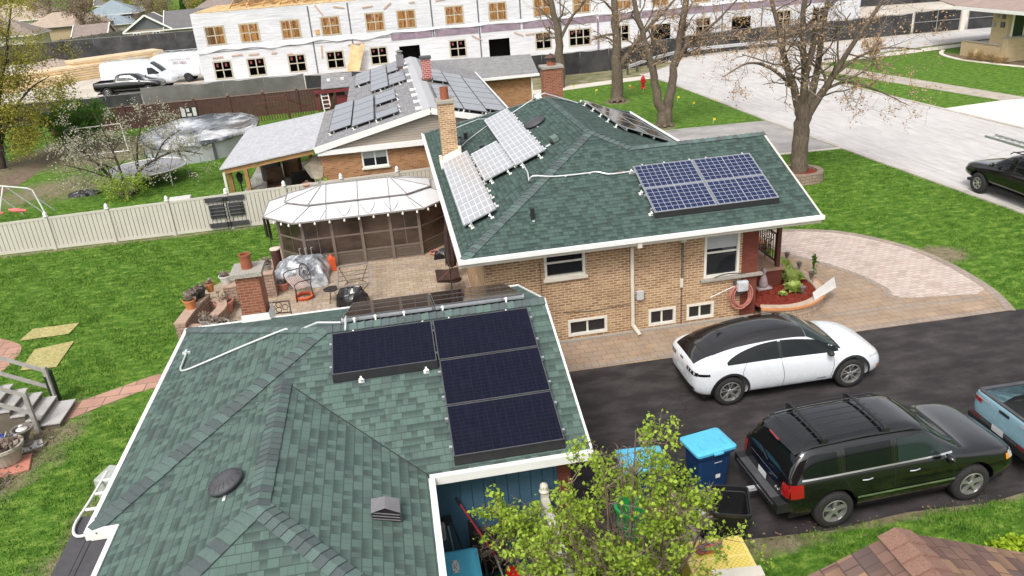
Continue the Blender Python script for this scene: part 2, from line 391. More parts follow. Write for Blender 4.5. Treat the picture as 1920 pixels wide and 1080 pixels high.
m_soil = plain('bare_soil', (.16, .115, .075), .95, var=.4, nscale=3)
m_sod = plain('yellow_dry_turf', (.38, .33, .13), .95, var=.4, nscale=14, bmp=.5)

# ------------------------------------------------------------------ the setting
gs = MB().m(m_grass)
gs.grid(lambda u, v: (-700+1400*u, -60+1060*v, 0.), 30, 24)
g = gs.build('ground'); struct(g)
# street: near kerb, bend, gate side
near = [(23.4, 4), (22.9, 14), (22.35, 22), (22.0, 27), (21.6, 34), (21.25, 42), (21.1, 48), (20.9, 54), (20.75, 57.5), (20.3, 60.2), (20.2, 61.5)]
far_k = smooth_line([(33.5, 4), (32.0, 20), (31.0, 34), (30.7, 40), (30.4, 46), (30.6, 51.5), (32.0, 56.5), (35.2, 59.6), (40, 60.8), (50, 62.0), (62, 63.2), (90, 66)])
top = [(90, 71.5), (60, 68.9), (50, 68.0), (39.5, 67.3), (33.4, 67.2), (28.2, 68.0), (26, 67.2), (23.6, 64.6), (21.6, 62.6)]
street = smooth_line(near, 3)
poly = far_k+top+street[::-1]
flat_sheet('street', poly, .012, m_conc)
def strip(name, line, wdt, z0, z1, material):
    b = MB().m(material); P = [Vector((x, y, 0)) for x, y in line]; n = len(P); o = []
    for i, p_ in enumerate(P):
        d = (P[min(i+1, n-1)]-P[max(i-1, 0)]).normalized(); q = Vector((-d.y, d.x, 0))*wdt/2
        o += [p_-q+Vector((0,0,z0)), p_+q+Vector((0,0,z0)), p_+q+Vector((0,0,z1)), p_-q+Vector((0,0,z1))]
    fs = [(4*i+a, 4*i+(a+1) % 4, 4*i+4+(a+1) % 4, 4*i+4+a) for i in range(n-1) for a in range(4)]+[(3,2,1,0), (4*n-4, 4*n-3, 4*n-2, 4*n-1)]
    b.add(o, fs); o = b.build(name); struct(o); return o
m_kerb = plain('kerb_concrete', (.47, .43, .38), .9, var=.2, nscale=1.5)
strip('kerb', [(x-.1, y) for x, y in street], .22, -.05, .055, m_kerb)
strip('kerb', [(x+.1, y) for x, y in far_k], .22, -.05, .055, m_kerb)
# cross pavements and driveways
flat_sheet('driveway', [(11.5, 34.95), (21.5, 34.6), (21.2, 41.55), (10.6, 41.9), (10.6, 34.95)], .008, m_drive2)
strip('kerb', [(10.8, 41.95), (15.5, 41.9), (21.0, 41.6)], .14, -.02, .03, m_drive2)
strip('kerb', [(11.6, 34.85), (21.5, 34.5)], .2, -.02, .04, m_walk)
flat_sheet('path', [(3.0, 58.6), (10.5, 57.4), (13.0, 57.9), (20.4, 59.3), (20.3, 60.9), (13.2, 59.6), (10, 59.2), (3.0, 60.0)], .012, m_walk)
flat_sheet('verge', [(-6, 60.2), (10, 59.3), (13.2, 59.7), (20.2, 61.0), (23.4, 64.4), (26.2, 67.3), (28.5, 68.1), (33, 67.4), (33, 69.8), (26.5, 70.2), (16, 65.2), (-6, 66.5)], .006, m_sparse)
flat_sheet('path', [(31.9, 56.1), (34.9, 40.5), (34.3, 33), (35.7, 33), (36.6, 40.4), (34.2, 55.5), (33.6, 57.8)], .01, m_walk2)
flat_sheet('path', [(35.2, 60.5), (40, 60.2), (50, 61.5), (62, 62.6), (62, 61.3), (50, 60.1), (40, 58.7), (34.2, 58.5)], .012, m_walk)
flat_sheet('driveway', [(30.8, 40.0), (34.8, 40.4), (44, 39.5), (44, 31.5), (31.1, 32.4)], .016, m_pale)
flat_sheet('lot', smooth_line([(-90, 69.5), (-60, 67), (-30, 66.5), (16, 65.4), (26, 70.3), (34, 69.9), (60, 69.3), (95, 72), (110, 100), (60, 118), (0, 122), (-60, 120), (-95, 112)], 3), .008, m_lot)
# driveway, pavers
flat_sheet('driveway', [(1.5, 10.5), (5.2, 10.38), (6.9, 10.22), (8.5, 10.33), (10.1, 10.2), (10.9, 10.3), (23, 10.6), (22.6, 16.6), (16.2, 16.98), (3.4, 17.18), (1.5, 17.2)], .008, m_asph)
edge_o = smooth_line([(16.2, 16.98), (16.58, 18.1), (16.75, 19.3), (16.75, 20.8), (16.4, 22.25), (15.55, 23.7), (14.6, 24.45), (13.3, 24.9), (11.4, 25.1), (10.4, 25.0)])
flat_sheet('path', [(2.2, 17.16)]+edge_o+[(9.6, 25), (9.6, 18.9), (2.2, 18.9)], .014, m_tan)
edge_i = smooth_line([(16.0, 18.15), (13.85, 18.6), (13.85, 19.3), (13.7, 20.3), (13.3, 21.4), (12.75, 22.3), (12.2, 23.0), (10.8, 23.3)])
flat_sheet('path', edge_o[8:]+edge_i[::-1], .018, m_rose)
strip('path_border', [(x-.08, y) for x, y in edge_o], .26, 0, .024, m_border)
strip('path_border', edge_i[6:], .2, 0, .023, m_border)
strip('path_border', [(3.4, 17.3), (9, 17.22), (16.0, 17.1)], .18, 0, .0185, m_border)
strip('path_border', [(11.0, 18.2), (13.0, 18.1), (16.1, 17.9)], .16, 0, .0185, m_border)
m_patio_o = flat_sheet('patio', smooth_line([(-6.9, 17.4), (-7.15, 20), (-7.1, 23.2), (-7.3, 25.4), (-6.6, 26.8), (-5.2, 27.7)], 4)+[(-4.9, 31.2), (1.9, 31.2), (1.9, 17.4)], .02, m_patio)
def ringpoly(cx, cy, r0, r1, a0, a1, z, material, name='patio_border', n=40):
    b = MB().m(material); o = []
    for i in range(n+1):
        a = a0+(a1-a0)*i/n; o += [(cx+r0*math.cos(a), cy+r0*math.sin(a), z), (cx+r1*math.cos(a), cy+r1*math.sin(a), z)]
    b.add(o, [(2*i, 2*i+1, 2*i+3, 2*i+2) for i in range(n)]); return struct(b.build(name))
ringpoly(-.9, 23.9, 2.1, 2.18, -.6*PI, 1.1*PI, .024, m_border); ringpoly(-.9, 23.9, 2.36, 2.44, -.6*PI, 1.1*PI, .024, m_border)
flat_sheet('path', smooth_line([(-5.3, 19.9), (-7.0, 20.3), (-8.2, 19.75), (-9.4, 19.05), (-9.9, 18.6)], 3)+smooth_line([(-9.3, 18.1), (-8.6, 18.7), (-7.0, 19.55), (-5.3, 19.2)], 3), .008, m_pink)
flat_sheet('path', smooth_line([(-13.6, 24.6), (-12.5, 23.9), (-11.95, 23.2), (-11.9, 22.0), (-12.2, 21.2), (-12.4, 20)], 4)+[(-14.5, 20), (-14.5, 24.6)], .008, m_pink)
flat_sheet('dry_turf', [(-12.25, 23.8), (-12.15, 24.62), (-10.75, 24.65), (-10.8, 23.85)], .03, m_sod)
flat_sheet('dry_turf', [(-11.4, 21.65), (-11.5, 23.0), (-10.45, 23.25), (-10.38, 21.55)], .03, m_sod)
flat_sheet('path', [(-22.6, 44.5), (-22.0, 52.6), (-21.4, 56), (-20.6, 56), (-21.2, 52.6), (-20.6, 46), (-20.9, 43)], .01, m_soil)

# ------------------------------------------------------------------ grass blades
def blades(name, polys, holes, dens, hmin, hmax, cols, seed, bx, clump=1.):
    r = np.random.default_rng(seed); x0, y0, x1, y1 = bx
    n = int((x1-x0)*(y1-y0)*dens); x = r.uniform(x0, x1, n); y = r.uniform(y0, y1, n)
    k = np.zeros(n, bool)
    for p in polys: k |= inside(x, y, p)
    for p in holes: k &= ~inside(x, y, p)
    # patchiness
    f = np.sin(x*1.7+np.sin(y*1.1)*1.6)*np.sin(y*1.9+np.sin(x*.8)*1.3)+np.sin(x*5.1+y*3.7)*.5
    k &= r.uniform(-1.7, 1.2, n) < f*clump+.55
    x = x[k]; y = y[k]; n = len(x); h = r.uniform(hmin, hmax, n)*(1+.35*f[k]*clump)
    a = r.uniform(0, 2*PI, n); l = r.uniform(.1, .9, n)*h; wd = r.uniform(.004, .009, n)*1.6
    dx, dy = np.cos(a), np.sin(a); px, py = -dy*wd, dx*wd
    v = np.empty((n, 3, 3)); v[:, 0] = np.stack([x-px, y-py, np.zeros(n)], 1); v[:, 1] = np.stack([x+px, y+py, np.zeros(n)], 1)
    v[:, 2] = np.stack([x+dx*l, y+dy*l, h], 1)
    o = raw_mesh(name, v.reshape(-1, 3), np.arange(n*3).reshape(-1, 3), cols, k=3)
    tag(o, kind='stuff'); return o
m_blade, nt, b = mat('grass_blades'); setb(b, .75, 0, .25); p = wcoords(nt)
c = ramp(nt, noise(nt, p, 1.1, 6, .7), [(.32, (.045, .13, .01)), (.5, (.10, .22, .02)), (.68, (.22, .34, .05))])
c = mixc(nt, .65, c, ramp(nt, noise(nt, wcoords(nt, (1.4, 2.4, 1)), 1.7, 8, .8), [(.38, (.014, .06, .004)), (.5, (.085, .19, .016)), (.63, (.25, .35, .075))]))
L(nt, c, b.inputs['Base Color']); b.inputs['Subsurface Weight'].default_value = 0
yard = [(-16.9, 32.7), (-16, 20), (-14, 8), (-6.2, 8), (-5.4, 17), (-7.2, 17.4), (-7.35, 23), (-7.45, 25.4), (-6.7, 26.9), (-5.3, 28), (-4.9, 31), (2, 32), (2, 32.7)]
o = blades('grass', [yard], [[(-12.25, 23.8), (-12.15, 24.62), (-10.75, 24.65), (-10.8, 23.85)], [(-11.4, 21.65), (-11.5, 23.0), (-10.45, 23.25), (-10.38, 21.55)], [(-14.5, 20), (-12.4, 20), (-11.9, 22), (-12.1, 23.6), (-14.5, 24.6)],
    [(-9.5, 18), (-7, 19.3), (-5, 19.2), (-5, 20.3), (-7.1, 20.4), (-9.9, 19)], [(-12, 14), (-10.2, 14), (-9.2, 18), (-10.5, 20), (-14, 20)]], 620, .03, .075, m_blade, 1, (-16.5, 8, 2, 32.7)); o['label'] = 'green mown grass'
front = [(16.4, 17.0), (16.95, 19), (16.9, 21.2), (16.4, 22.6), (15.4, 24.1), (13.3, 25.1), (11.2, 25.4), (11.4, 34.8), (21.4, 34.5), (22.0, 27), (22.6, 17)]
blades('grass', [front], [[(16.5, 20.6), (17.5, 20.6), (17.6, 21.6), (16.5, 21.5)]], 520, .03, .07, m_blade, 2, (11, 17, 23, 35))
blades('grass', [[(4.6, 10.3), (10.9, 10.2), (23, 10.5), (23, 8), (4.6, 8)]], [], 900, .03, .08, m_blade, 3, (4.6, 7, 17, 10.4), 1.3)
blades('grass', [[(-20, 33.2), (-5, 33.2), (-7, 41), (-8, 48), (-16, 49), (-19, 41)]], [], 160, .04, .09, m_blade, 4, (-20, 33, -4, 49), 1.)
# ------------------------------------------------------------------ shared building materials
m_shg = shingle('green_shingles', [(.106, .163, .14), (.128, .190, .164), (.116, .175, .152), (.096, .128, .118)], w=.21, grain=.75, shade=(.040, .053, .051), dark=.68, tabs=.42, lw_=.12)
m_shgh = shingle('green_shingles_shaded', [(.072, .115, .10), (.090, .14, .121), (.081, .128, .11), (.066, .093, .086)], w=.21, grain=.75, shade=(.026, .036, .034), dark=.68, tabs=.42, lw_=.15)  # darker copy for the house: course shade at a grazing view put into the colour
m_cap = [plain('ridge_shingle_a', (.105, .155, .138), .93, var=.2, nscale=60, bmp=.4), plain('ridge_shingle_b', (.092, .122, .116), .93, var=.22, nscale=60, bmp=.4), plain('ridge_shingle_c', (.080, .10, .10), .93, var=.22, nscale=60, bmp=.4)]
m_white = plain('white_trim', (.80, .79, .76), .45, var=.05, nscale=3)
m_cream = plain('cream_trim', (.68, .63, .53), .55, var=.08, nscale=3)
m_frame = plain('window_frame_white', (.74, .71, .63), .5, var=.06)
m_tanbrick = brick('tan_common_brick', (.52, .33, .17), (.29, .145, .065), (.60, .49, .35), .21, .074, .013, var=(.27, .135, .065), dirt=.6)
m_redbrick = brick('dark_red_brick', (.21, .06, .038), (.17, .045, .03), (.13, .05, .038), .24, .066, .006, dirt=.3)
m_orangebrick = brick('orange_face_brick', (.44, .20, .085), (.27, .115, .05), (.40, .29, .19), .25, .075, .009, var=(.50, .27, .12), dirt=.3)
m_chimbrick = brick('red_chimney_brick', (.30, .095, .05), (.22, .065, .038), (.36, .25, .18), .2, .068, .007, var=(.38, .15, .08), dirt=.4)
m_glass, nt, b = mat('dark_window_glass'); setb(b, .04, 0, .6); b.inputs['Base Color'].default_value = (.018, .02, .022, 1)
m_blind = plain('pale_blind', (.42, .44, .44), .35, var=.06)
m_black = plain('black_metal', (.02, .02, .022), .45, var=.2)
m_dkgrey = plain('dark_grey_metal', (.07, .07, .075), .5, var=.2)
m_galv = plain('galvanised_pipe', (.66, .68, .68), .35, .3, var=.08)
m_alu = plain('aluminium_frame', (.62, .63, .64), .3, .7, var=.05)
m_terra = plain('clay_pot', (.27, .085, .04), .8, var=.2)
m_stone = plain('speckled_concrete_cap', (.34, .31, .27), .95, var=.35, nscale=30)
m_bluesiding = plain('blue_painted_siding', (.055, .125, .19), .65, var=.1, nscale=2)
m_grayvent = plain('grey_vent_metal', (.23, .22, .23), .5, .2, var=.06)

def ridge_caps(parent, segs, wdt=.15, step=.17, mats=None, thick=.012):
    """overlapping bent cap shingles along roof edges; segs: (a, b, normal of side 1, normal of side 2)"""
    mats = mats or m_cap; b = MB(); r = random.Random(len(segs)*7+int(abs(segs[0][0][0]*10)))
    for a, c, n1, n2 in segs:
        a = Vector(a); c = Vector(c); d = (c-a).normalized(); n = max(1, int((c-a).length/step)); st = (c-a).length/n
        n1 = Vector(n1).normalized(); n2 = Vector(n2).normalized()
        s1 = d.cross(n1).normalized(); s2 = d.cross(n2).normalized()
        s1 = s1 if s1.dot(n1.cross(n2).cross(n1)*1) != 0 else s1
        # side directions point away from the edge and down
        if s1.z > 0: s1 = -s1
        if s2.z > 0: s2 = -s2
        if (s1-s2).length < .3: s2 = -s2
        nm = (n1+n2).normalized()
        for i in range(n):
            b.m(mats[0 if r.random() < .36 else (1 if r.random() < .55 else 2)])
            p0 = a+d*(st*i-.01); p1 = a+d*(st*(i+1)+.03)
            ww = wdt*(1+r.uniform(-.03, .03))
            lo, hi = .030, .012
            def row(p, h): return [p+s1*ww+n1*h, p+s1*.035+n1*(h+.002), p+nm*(h+.006), p+s2*.035+n2*(h+.002), p+s2*ww+n2*h]
            A = row(p0, lo+.006); B = row(p1, hi); A2 = [q-nm*thick*1.5 for q in A]; 
            o = A+B+A2
            b.add(o, [(j, j+1, 6+j, 5+j) for j in range(4)]+[(10+j, 11+j, j+1, j) for j in range(4)]+[(0, 5, 10), (4, 14, 9)])
    return b.build('ridge_cap', parent)
def wall_y(mb, y, x0, x1, z0, z1, holes, face=-1, depth=.10):
    """wall face in a plane y=const with rectangular openings and their reveals; face -1 looks to -y"""
    xs = sorted({x0, x1, *[h[0] for h in holes], *[h[1] for h in holes]}); zs = sorted({z0, z1, *[h[2] for h in holes], *[h[3] for h in holes]})
    def Q(*p): mb.add(p if face < 0 else p[::-1], [(0,1,2,3)])
    for i in range(len(xs)-1):
        for j in range(len(zs)-1):
            cx, cz = (xs[i]+xs[i+1])/2, (zs[j]+zs[j+1])/2
            if any(h[0] < cx < h[1] and h[2] < cz < h[3] for h in holes): continue
            Q((xs[i], y, zs[j]), (xs[i+1], y, zs[j]), (xs[i+1], y, zs[j+1]), (xs[i], y, zs[j+1]))
    d = -face*depth
    for a, b_, c, e in holes:
        Q((a, y, c), (a, y, e), (a, y+d, e), (a, y+d, c)); Q((b_, y, e), (b_, y, c), (b_, y+d, c), (b_, y+d, e))
        Q((a, y, e), (b_, y, e), (b_, y+d, e), (a, y+d, e)); Q((b_, y, c), (a, y, c), (a, y+d, c), (b_, y+d, c))
def window_y(parent, y, x0, x1, z0, z1, style='hung', face=-1, fw_=.07, sill=True, frame=None, proud=.02, label=None, blind=None):
    """a window in an opening of a wall plane y=const: frame part with glass and sill sub-parts"""
    frame = frame or m_frame; s = -face
    f = MB().m(frame); ya, yb = y-s*proud, y+s*.07
    for a, b_, c, d in ((x0, x1, z0, z0+fw_), (x0, x1, z1-fw_, z1), (x0, x0+fw_, z0+fw_, z1-fw_), (x1-fw_, x1, z0+fw_, z1-fw_)): f.box(a, ya, c, b_, yb, d)
    zm = (z0+z1)/2; xm = (x0+x1)/2; t = .025
    if style == 'hung': f.box(x0+fw_, y+s*.03, zm-t, x1-fw_, y+s*.062, zm+t)
    if style == 'slide': f.box(xm-t, y+s*.03, z0+fw_, xm+t, y+s*.062, z1-fw_)
    if style == 'four': f.box(xm-t, y+s*.0, z0+fw_, xm+t, y+s*.06, z1-fw_); f.box(x0+fw_, y+s*.005, zm-t, x1-fw_, y+s*.055, zm+t)
    if style == 'six':
        for q in (1/3, 2/3): f.box(x0+(x1-x0)*q-t, y+s*.0, z0+fw_, x0+(x1-x0)*q+t, y+s*.06, z1-fw_)
        f.box(x0+fw_, y+s*.005, zm-t, x1-fw_, y+s*.055, zm+t)
    w_ = f.build('window', parent, bevel=0)
    if label: w_['label'] = label
    g = MB().m(m_glass); g.box(x0+fw_, y+s*.056, z0+fw_, x1-fw_, y+s*.066, z1-fw_); g.build('pane', w_)
    if blind:
        q = MB().m(m_blind); q.box(x0+fw_, y+s*.052, z1-fw_-blind, x1-fw_, y+s*.0555, z1-fw_); q.build('blind', w_)
    if sill:
        q = MB().m(m_cream); q.box(x0-.05, y-s*.09, z0-.07, x1+.05, y+s*.01, z0-.002); q.build('sill', w_)
    return w_
def cell_mat(name, cell, cell2, line, cw, ch, lw,  rough=.12, spec=.6, ox=0., oy=0., streak=.25, coat_=.6, lu=None):
    lu = lu or lw
    m, nt, b = mat(name); setb(b, rough, 0, spec, coat_); b.inputs['Coat Roughness'].default_value = rough
    uv = coords(nt, 'UV'); sx = N(nt, 'ShaderNodeSeparateXYZ'); L(nt, uv, sx.inputs[0])
    def fr(o, s, off): return mth(nt, 'FRACT', mth(nt, 'DIVIDE', mth(nt, 'ADD', o, off), s))
    a = mth(nt, 'LESS_THAN', fr(sx.outputs[0], cw, ox), lu/cw); c = mth(nt, 'LESS_THAN', fr(sx.outputs[1], ch, oy), lw/ch)
    k = mth(nt, 'MAXIMUM', a, c)
    bb = mth(nt, 'LESS_THAN', fr(sx.outputs[0], cw/3, ox), .07); 
    base = mixc(nt, noise(nt, uv, 1.4, 4), cell, cell2)
    base = mixc(nt, streak*.4, base, ramp(nt, noise(nt, coords(nt, 'UV', (30, 4, 1)), 1, 4), [(.4, cell), (.75, tuple(min(1, v*2.2+.05) for v in cell))]))
    base = mixc(nt, mth(nt, 'MULTIPLY', bb, .12), base, line); base = mixc(nt, k, base, line)
    L(nt, base, b.inputs['Base Color']); return m
m_cell_dark = cell_mat('dark_mono_cells', (.003, .004, .012), (.006, .007, .02), (.022, .024, .04), .157, .079, .004, .3, spec=.15, coat_=.05)
m_cell_blue = cell_mat('blue_poly_cells', (.008, .014, .050), (.018, .029, .088), (.52, .54, .57), .166, .158, .009, .25, spec=.2, coat_=.1, ox=-.02, oy=-.02)
m_cell_glint = cell_mat('painted_glint_cells', (.34, .34, .36), (.43, .43, .45), (.84, .84, .84), .58, .165, .016, .3, lu=.045, ox=-.02, oy=-.02, streak=.1)  # bright sky reflection painted into the cell colour
m_cell_nb = cell_mat('painted_sky_cells', (.20, .215, .245), (.26, .275, .305), (.27, .285, .31), .16, .16, .004, .3, streak=.1)  # cells paled: the whitish sky reflection is part of the base colour
m_cell_black = cell_mat('black_all_cells', (.016, .014, .016), (.03, .026, .028), (.04, .036, .038), .157, .08, .004, .08)
def solar_array(name, label, origin, udir, vdir, panels, cell, frame=None, group=None, skirt=(), feet=(), divider=None, pw=1.77, ph=1.04, base_off=.12):
    """rails + panels bolted together. origin: a point on the roof plane; panels: (u, v, w, h) metres along the eave / up the slope"""
    frame = frame or m_alu
    o = thing(name, label, 'solar array', origin, 0, group)
    x = Vector(udir).normalized(); y = Vector(vdir).normalized(); M = frame3(origin, x, y); o.matrix_world = M
    for (u, v, w_, h_) in panels:
        f = MB().m(frame); z0 = base_off; z1 = base_off+.035
        e = .018
        for q in ((u, v, u+w_, v+e), (u, v+h_-e, u+w_, v+h_), (u, v+e, u+e, v+h_-e), (u+w_-e, v+e, u+w_, v+h_-e)): f.box(q[0], q[1], z0, q[2], q[3], z1)
        if divider: f.box(u+w_/2-.012, v+e, z1-.012, u+w_/2+.012, v+h_-e, z1-.002)
        f = [(a-u, b_-v, c) for a, b_, c in f.v] and f
        # glass in its own local frame so that the cells line up with the edge
        me = MB().m(cell); me.box(0, 0, z0+.005, w_-2*e, h_-2*e, z1-.005)
        p = f.build('solar_panel', o); g = me.build('cell_glass', p); g.location = (u+e, v+e, 0)
    us = [p[0] for p in panels]+[p[0]+p[2] for p in panels]
    r = MB().m(m_alu)
    for (u, v, w_, h_) in panels:
        for q in (.22, .78): r.box(u-.05, v+h_*q-.02, .03, u+w_+.05, v+h_*q+.02, .085+.03)
    r.build('rail', o)
    if feet:
        for u, v in feet:
            r = MB().m(m_white); r.box(u-.05, v-.05, .0, u+.05, v+.05, .02); r.box(u-.015, v-.04, .02, u+.015, v+.0, .13); r.box(u-.035, v-.07, .09, u+.035, v-.03, .11); r.build('mounting_foot', o)
    for (u0, u1, v) in skirt:
        s_ = MB().m(m_black); s_.add([(u0, v-.075, .012), (u1, v-.075, .012), (u1, v-.01, .15), (u0, v-.01, .15), (u0, v-.02, .012), (u1, v-.02, .012)], [(0,1,2,3), (0,3,4), (1,5,2), (3,2,5,4)])
        s_.build('skirt', o)
    return o

# ------------------------------------------------------------------ the brick bungalow with the green roof
ZE, KS = 3.04, .404
H1 = wthing('brick_house', 'tan brick bungalow under a green hipped shingle roof, beside the white electric car', 'house', (5.8, 26, 0))
zr = ZE+KS*3.6; zp = ZE+KS*4.55
SW, NW, NE = (1.3, 18.2, ZE), (1.3, 33.6, ZE), (10.4, 33.6, ZE); P1, P2 = (5.85, 22.75, zp), (5.85, 29.05, zp)
W0, W1 = (6.8, 21.8, zr), (10.95, 21.8, zr); SE, NEw, V0 = (10.95, 18.2, ZE), (10.95, 25.4, ZE), (10.4, 25.4, ZE)
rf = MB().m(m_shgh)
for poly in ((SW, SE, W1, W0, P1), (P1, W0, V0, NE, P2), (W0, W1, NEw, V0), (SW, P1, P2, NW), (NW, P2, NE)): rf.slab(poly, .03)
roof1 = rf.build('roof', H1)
nS, nE, nN, nW = (0, -KS, 1), (KS, 0, 1), (0, KS, 1), (-KS, 0, 1)
ridge_caps(roof1, [(SW, P1, nS, nW), (W0, P1, nS, nE), (W1, W0, nS, nN), (P1, P2, nE, nW), (NW, P2, nN, nW), (NE, P2, nN, nE)])
# gutters, fascia and soffit
g_ = MB().m(m_white)
zt = ZE+.012
g_.box(1.17, 18.07, ZE-.10, 10.97, 18.19, zt); g_.box(1.17, 18.20, ZE-.10, 1.29, 33.72, zt); g_.box(10.42, 25.42, ZE-.10, 10.54, 33.7, zt); g_.box(1.17, 33.61, ZE-.10, 10.4, 33.72, zt)
g_.build('gutter', H1, bevel=.01)
f_ = MB().m(m_cream)
f_.box(1.2, 18.2, ZE-.22, 10.95, 18.24, ZE-.04); f_.box(1.3, 18.25, ZE-.22, 1.34, 33.6, ZE-.04); f_.box(10.36, 25.4, ZE-.22, 10.4, 33.6, ZE-.04)
f_.box(1.34, 18.25, ZE-.2, 10.9, 18.80, ZE-.17); f_.box(1.34, 18.8, ZE-.2, 1.88, 33.6, ZE-.17); f_.box(9.5, 18.8, ZE-.2, 10.9, 25.3, ZE-.17); f_.box(9.9, 25.4, ZE-.2, 10.36, 33.55, ZE-.17)
f_.beam((10.93, 18.2, ZE-.07), (10.93, 21.8, zr-.07), .05, .16); f_.beam((10.93, 25.4, ZE-.07), (10.93, 21.8, zr-.07), .05, .16)
f_.build('fascia', H1)
YW = 18.78; wins = [(3.47, 4.58, 1.97, 2.82, 'hung'), (4.04, 5.15, .16, .66, 'slide'), (6.34, 7.13, .13, .65, 'slide'), (7.45, 8.25, .15, .64, 'slide'), (7.92, 8.94, 1.37, 2.82, 'hung')]
wl = MB().m(m_tanbrick); wall_y(wl, YW, 1.86, 9.02, -.1, 2.84, [w_[:4] for w_ in wins])
wl.add([(1.86, 33.1, -.1), (1.86, YW, -.1), (1.86, YW, 2.84), (1.86, 33.1, 2.84)], [(0,1,2,3)]); wl.add([(9.9, 25.0, -.1), (9.9, 33.1, -.1), (9.9, 33.1, 2.84), (9.9, 25.0, 2.84)], [(0,1,2,3)]); wl.add([(9.9, 33.1, -.1), (1.86, 33.1, -.1), (1.86, 33.1, 2.84), (9.9, 33.1, 2.84)], [(0,1,2,3)])
wl.m(m_redbrick); wall_y(wl, YW-.004, 9.022, 9.49, -.1, 2.84, [])
wl.add([(9.49, YW-.004, -.1), (9.49, 25.0, -.1), (9.49, 25.0, 2.84), (9.49, YW-.004, 2.84)], [(0,1,2,3)])
wl.build('wall', H1)
for i, w_ in enumerate(wins):
    window_y(H1, YW, *w_[:4], style=w_[4], sill=(w_[4] == 'hung' and i == 0), blind=.55 if i == 4 else None)
q = MB().m(m_stone); q.box(7.82, YW-.10, 1.28, 9.62, YW+.02, 1.362); q.m(plain('window_sill_stone', (.5, .45, .38), .9)); q.build('sill', H1, bevel=.008)
# gable end of the porch wing and its ceiling
q = MB().m(m_cream); q.add([(10.88, 18.3, ZE-.17), (10.88, 25.3, ZE-.17), (10.88, 21.8, zr-.08)], [(0,1,2)]); q.build('gable', H1)
# downpipe
q = MB().m(m_cream); q.box(5.83, 18.1, 2.78, 5.95, 18.26, 2.93); q.beam((5.89, 18.2, 2.82), (5.86, 18.68, 2.62), .09, .07); q.beam((5.86, 18.72, 2.64), (5.87, 18.72, .26), .09, .07, up=(0, 1, 0)); q.beam((5.87, 18.72, .28), (6.0, 18.5, .06), .09, .07); q.build('downpipe', H1, bevel=.008)
# service cable, meter and junction boxes
q = MB().m(m_dkgrey); q.tube([(7.27, 18.74, 2.68), (7.27, 18.74, 1.6), (7.28, 18.74, .1)], .012, 6); q.build('cable', H1); q = MB().m(m_dkgrey); q.tube([(7.31, 18.74, 2.62), (7.32, 18.74, 1.45)], .008, 5); q.build('cable', H1); q = MB().m(m_dkgrey); q.tube([(3.9, 18.76, .93), (4.8, 18.76, .86), (5.82, 18.76, .93)], .007, 5); q.tube([(3.35, 18.76, 2.5), (3.36, 18.76, 1.2)], .008, 5); q.build('cable', H1)
q = MB().m(m_cream); q.box(7.21, 18.66, 2.56, 7.37, 18.779, 2.66); q.build('service_head', H1, bevel=.01); q = MB().m(m_cream); q.box(7.23, 18.7, 1.22, 7.31, 18.779, 1.48); q.build('disconnect_box', H1, bevel=.01)
q = MB().m(plain('grey_box_paint', (.50, .52, .53), .5)); q.box(5.98, 18.68, 1.02, 6.18, 18.779, 1.28); q.build('utility_box', H1, bevel=.015)
q = MB().m(m_stone); q.box(2.0, 18.70, -.02, 9.45, 18.78, .07); q.build('footing', H1)
# chimneys
ch = MB().m(m_tanbrick); ch.box(1.66, 27.62, 2.9, 2.22, 28.3, 5.28); ch.m(m_stone); ch.box(1.6, 27.56, 5.28, 2.28, 28.36, 5.37); c_ = ch.build('chimney', H1)
q = MB().m(m_terra); q.lathe([(.15, 0), (.15, .42), (.12, .42), (.12, .1)], 16, (1.94, 27.96, 5.37), cap=False); q.build('pot', c_, smooth=False)
q = MB().m(m_cream); q.add([(1.5, 26.9, 3.17), (2.28, 26.9, 3.49), (2.28, 27.6, 3.49+.18), (1.5, 27.6, 3.17+.20), (1.5, 26.9, 3.10), (2.28, 26.9, 3.40)], [(0,1,2,3), (4,5,1,0)]); q.box(1.5, 27.35, 3.2, 1.6, 27.6, 3.48); q.box(2.2, 27.3, 3.4, 2.3, 27.6, 3.75); q.build('flashing', c_)
ch = MB().m(m_chimbrick); ch.box(6.68, 33.68, 0, 7.5, 34.4, 5.22); ch.m(m_stone); ch.box(6.62, 33.62, 5.22, 7.56, 34.46, 5.32); c_ = ch.build('chimney', H1)
q = MB().m(m_terra); q.lathe([(.18, 0), (.18, .14)], 12, (7.09, 34.04, 5.32)); q.m(plain('rusty_cowl', (.09, .05, .04), .7)); q.lathe([(.2, .14), (.2, .3), (.32, .32), (.02, .5)], 4, (7.09, 34.04, 5.32)); q.build('cowl', c_)
# roof vents and conduits
def dome_vent(parent, c, tilt, r=.33, name='roof_vent'):
    M = tilt; q = MB().m(plain('weathered_vent_plastic', (.062, .062, .068), .6, var=.25)); pf = [(r*.86, 0), (r*.9, .05), (r*1.0, .05), (r*1.02, .085), (r*.94, .115), (r*.6, .165), (r*.25, .18), (.001, .183)]
    q.lathe(pf, 36, c, M, cap=False)
    for i in range(18):
        a = 2*PI*i/18; p0 = Vector(c)+M@Vector((r*.92*math.cos(a), r*.92*math.sin(a), .119)); p1 = Vector(c)+M@Vector((r*.6*math.cos(a+.12), r*.6*math.sin(a+.12), .168)); q.tube([p0, p1], .006, 4)
    q.m(m_galv).cbox(Vector(c)+M@Vector((-.15*0, -r*1.08, .012)), (.05, .14, .012), M=M); return q.build(name, parent, smooth=True)
def plane_rot(n):
    n = Vector(n).normalized(); return Vector((0, 0, 1)).rotation_difference(n).to_matrix()
dome_vent(roof1, (4.85, 26.4, ZE+KS*3.55+.0), plane_rot(nW), .40)
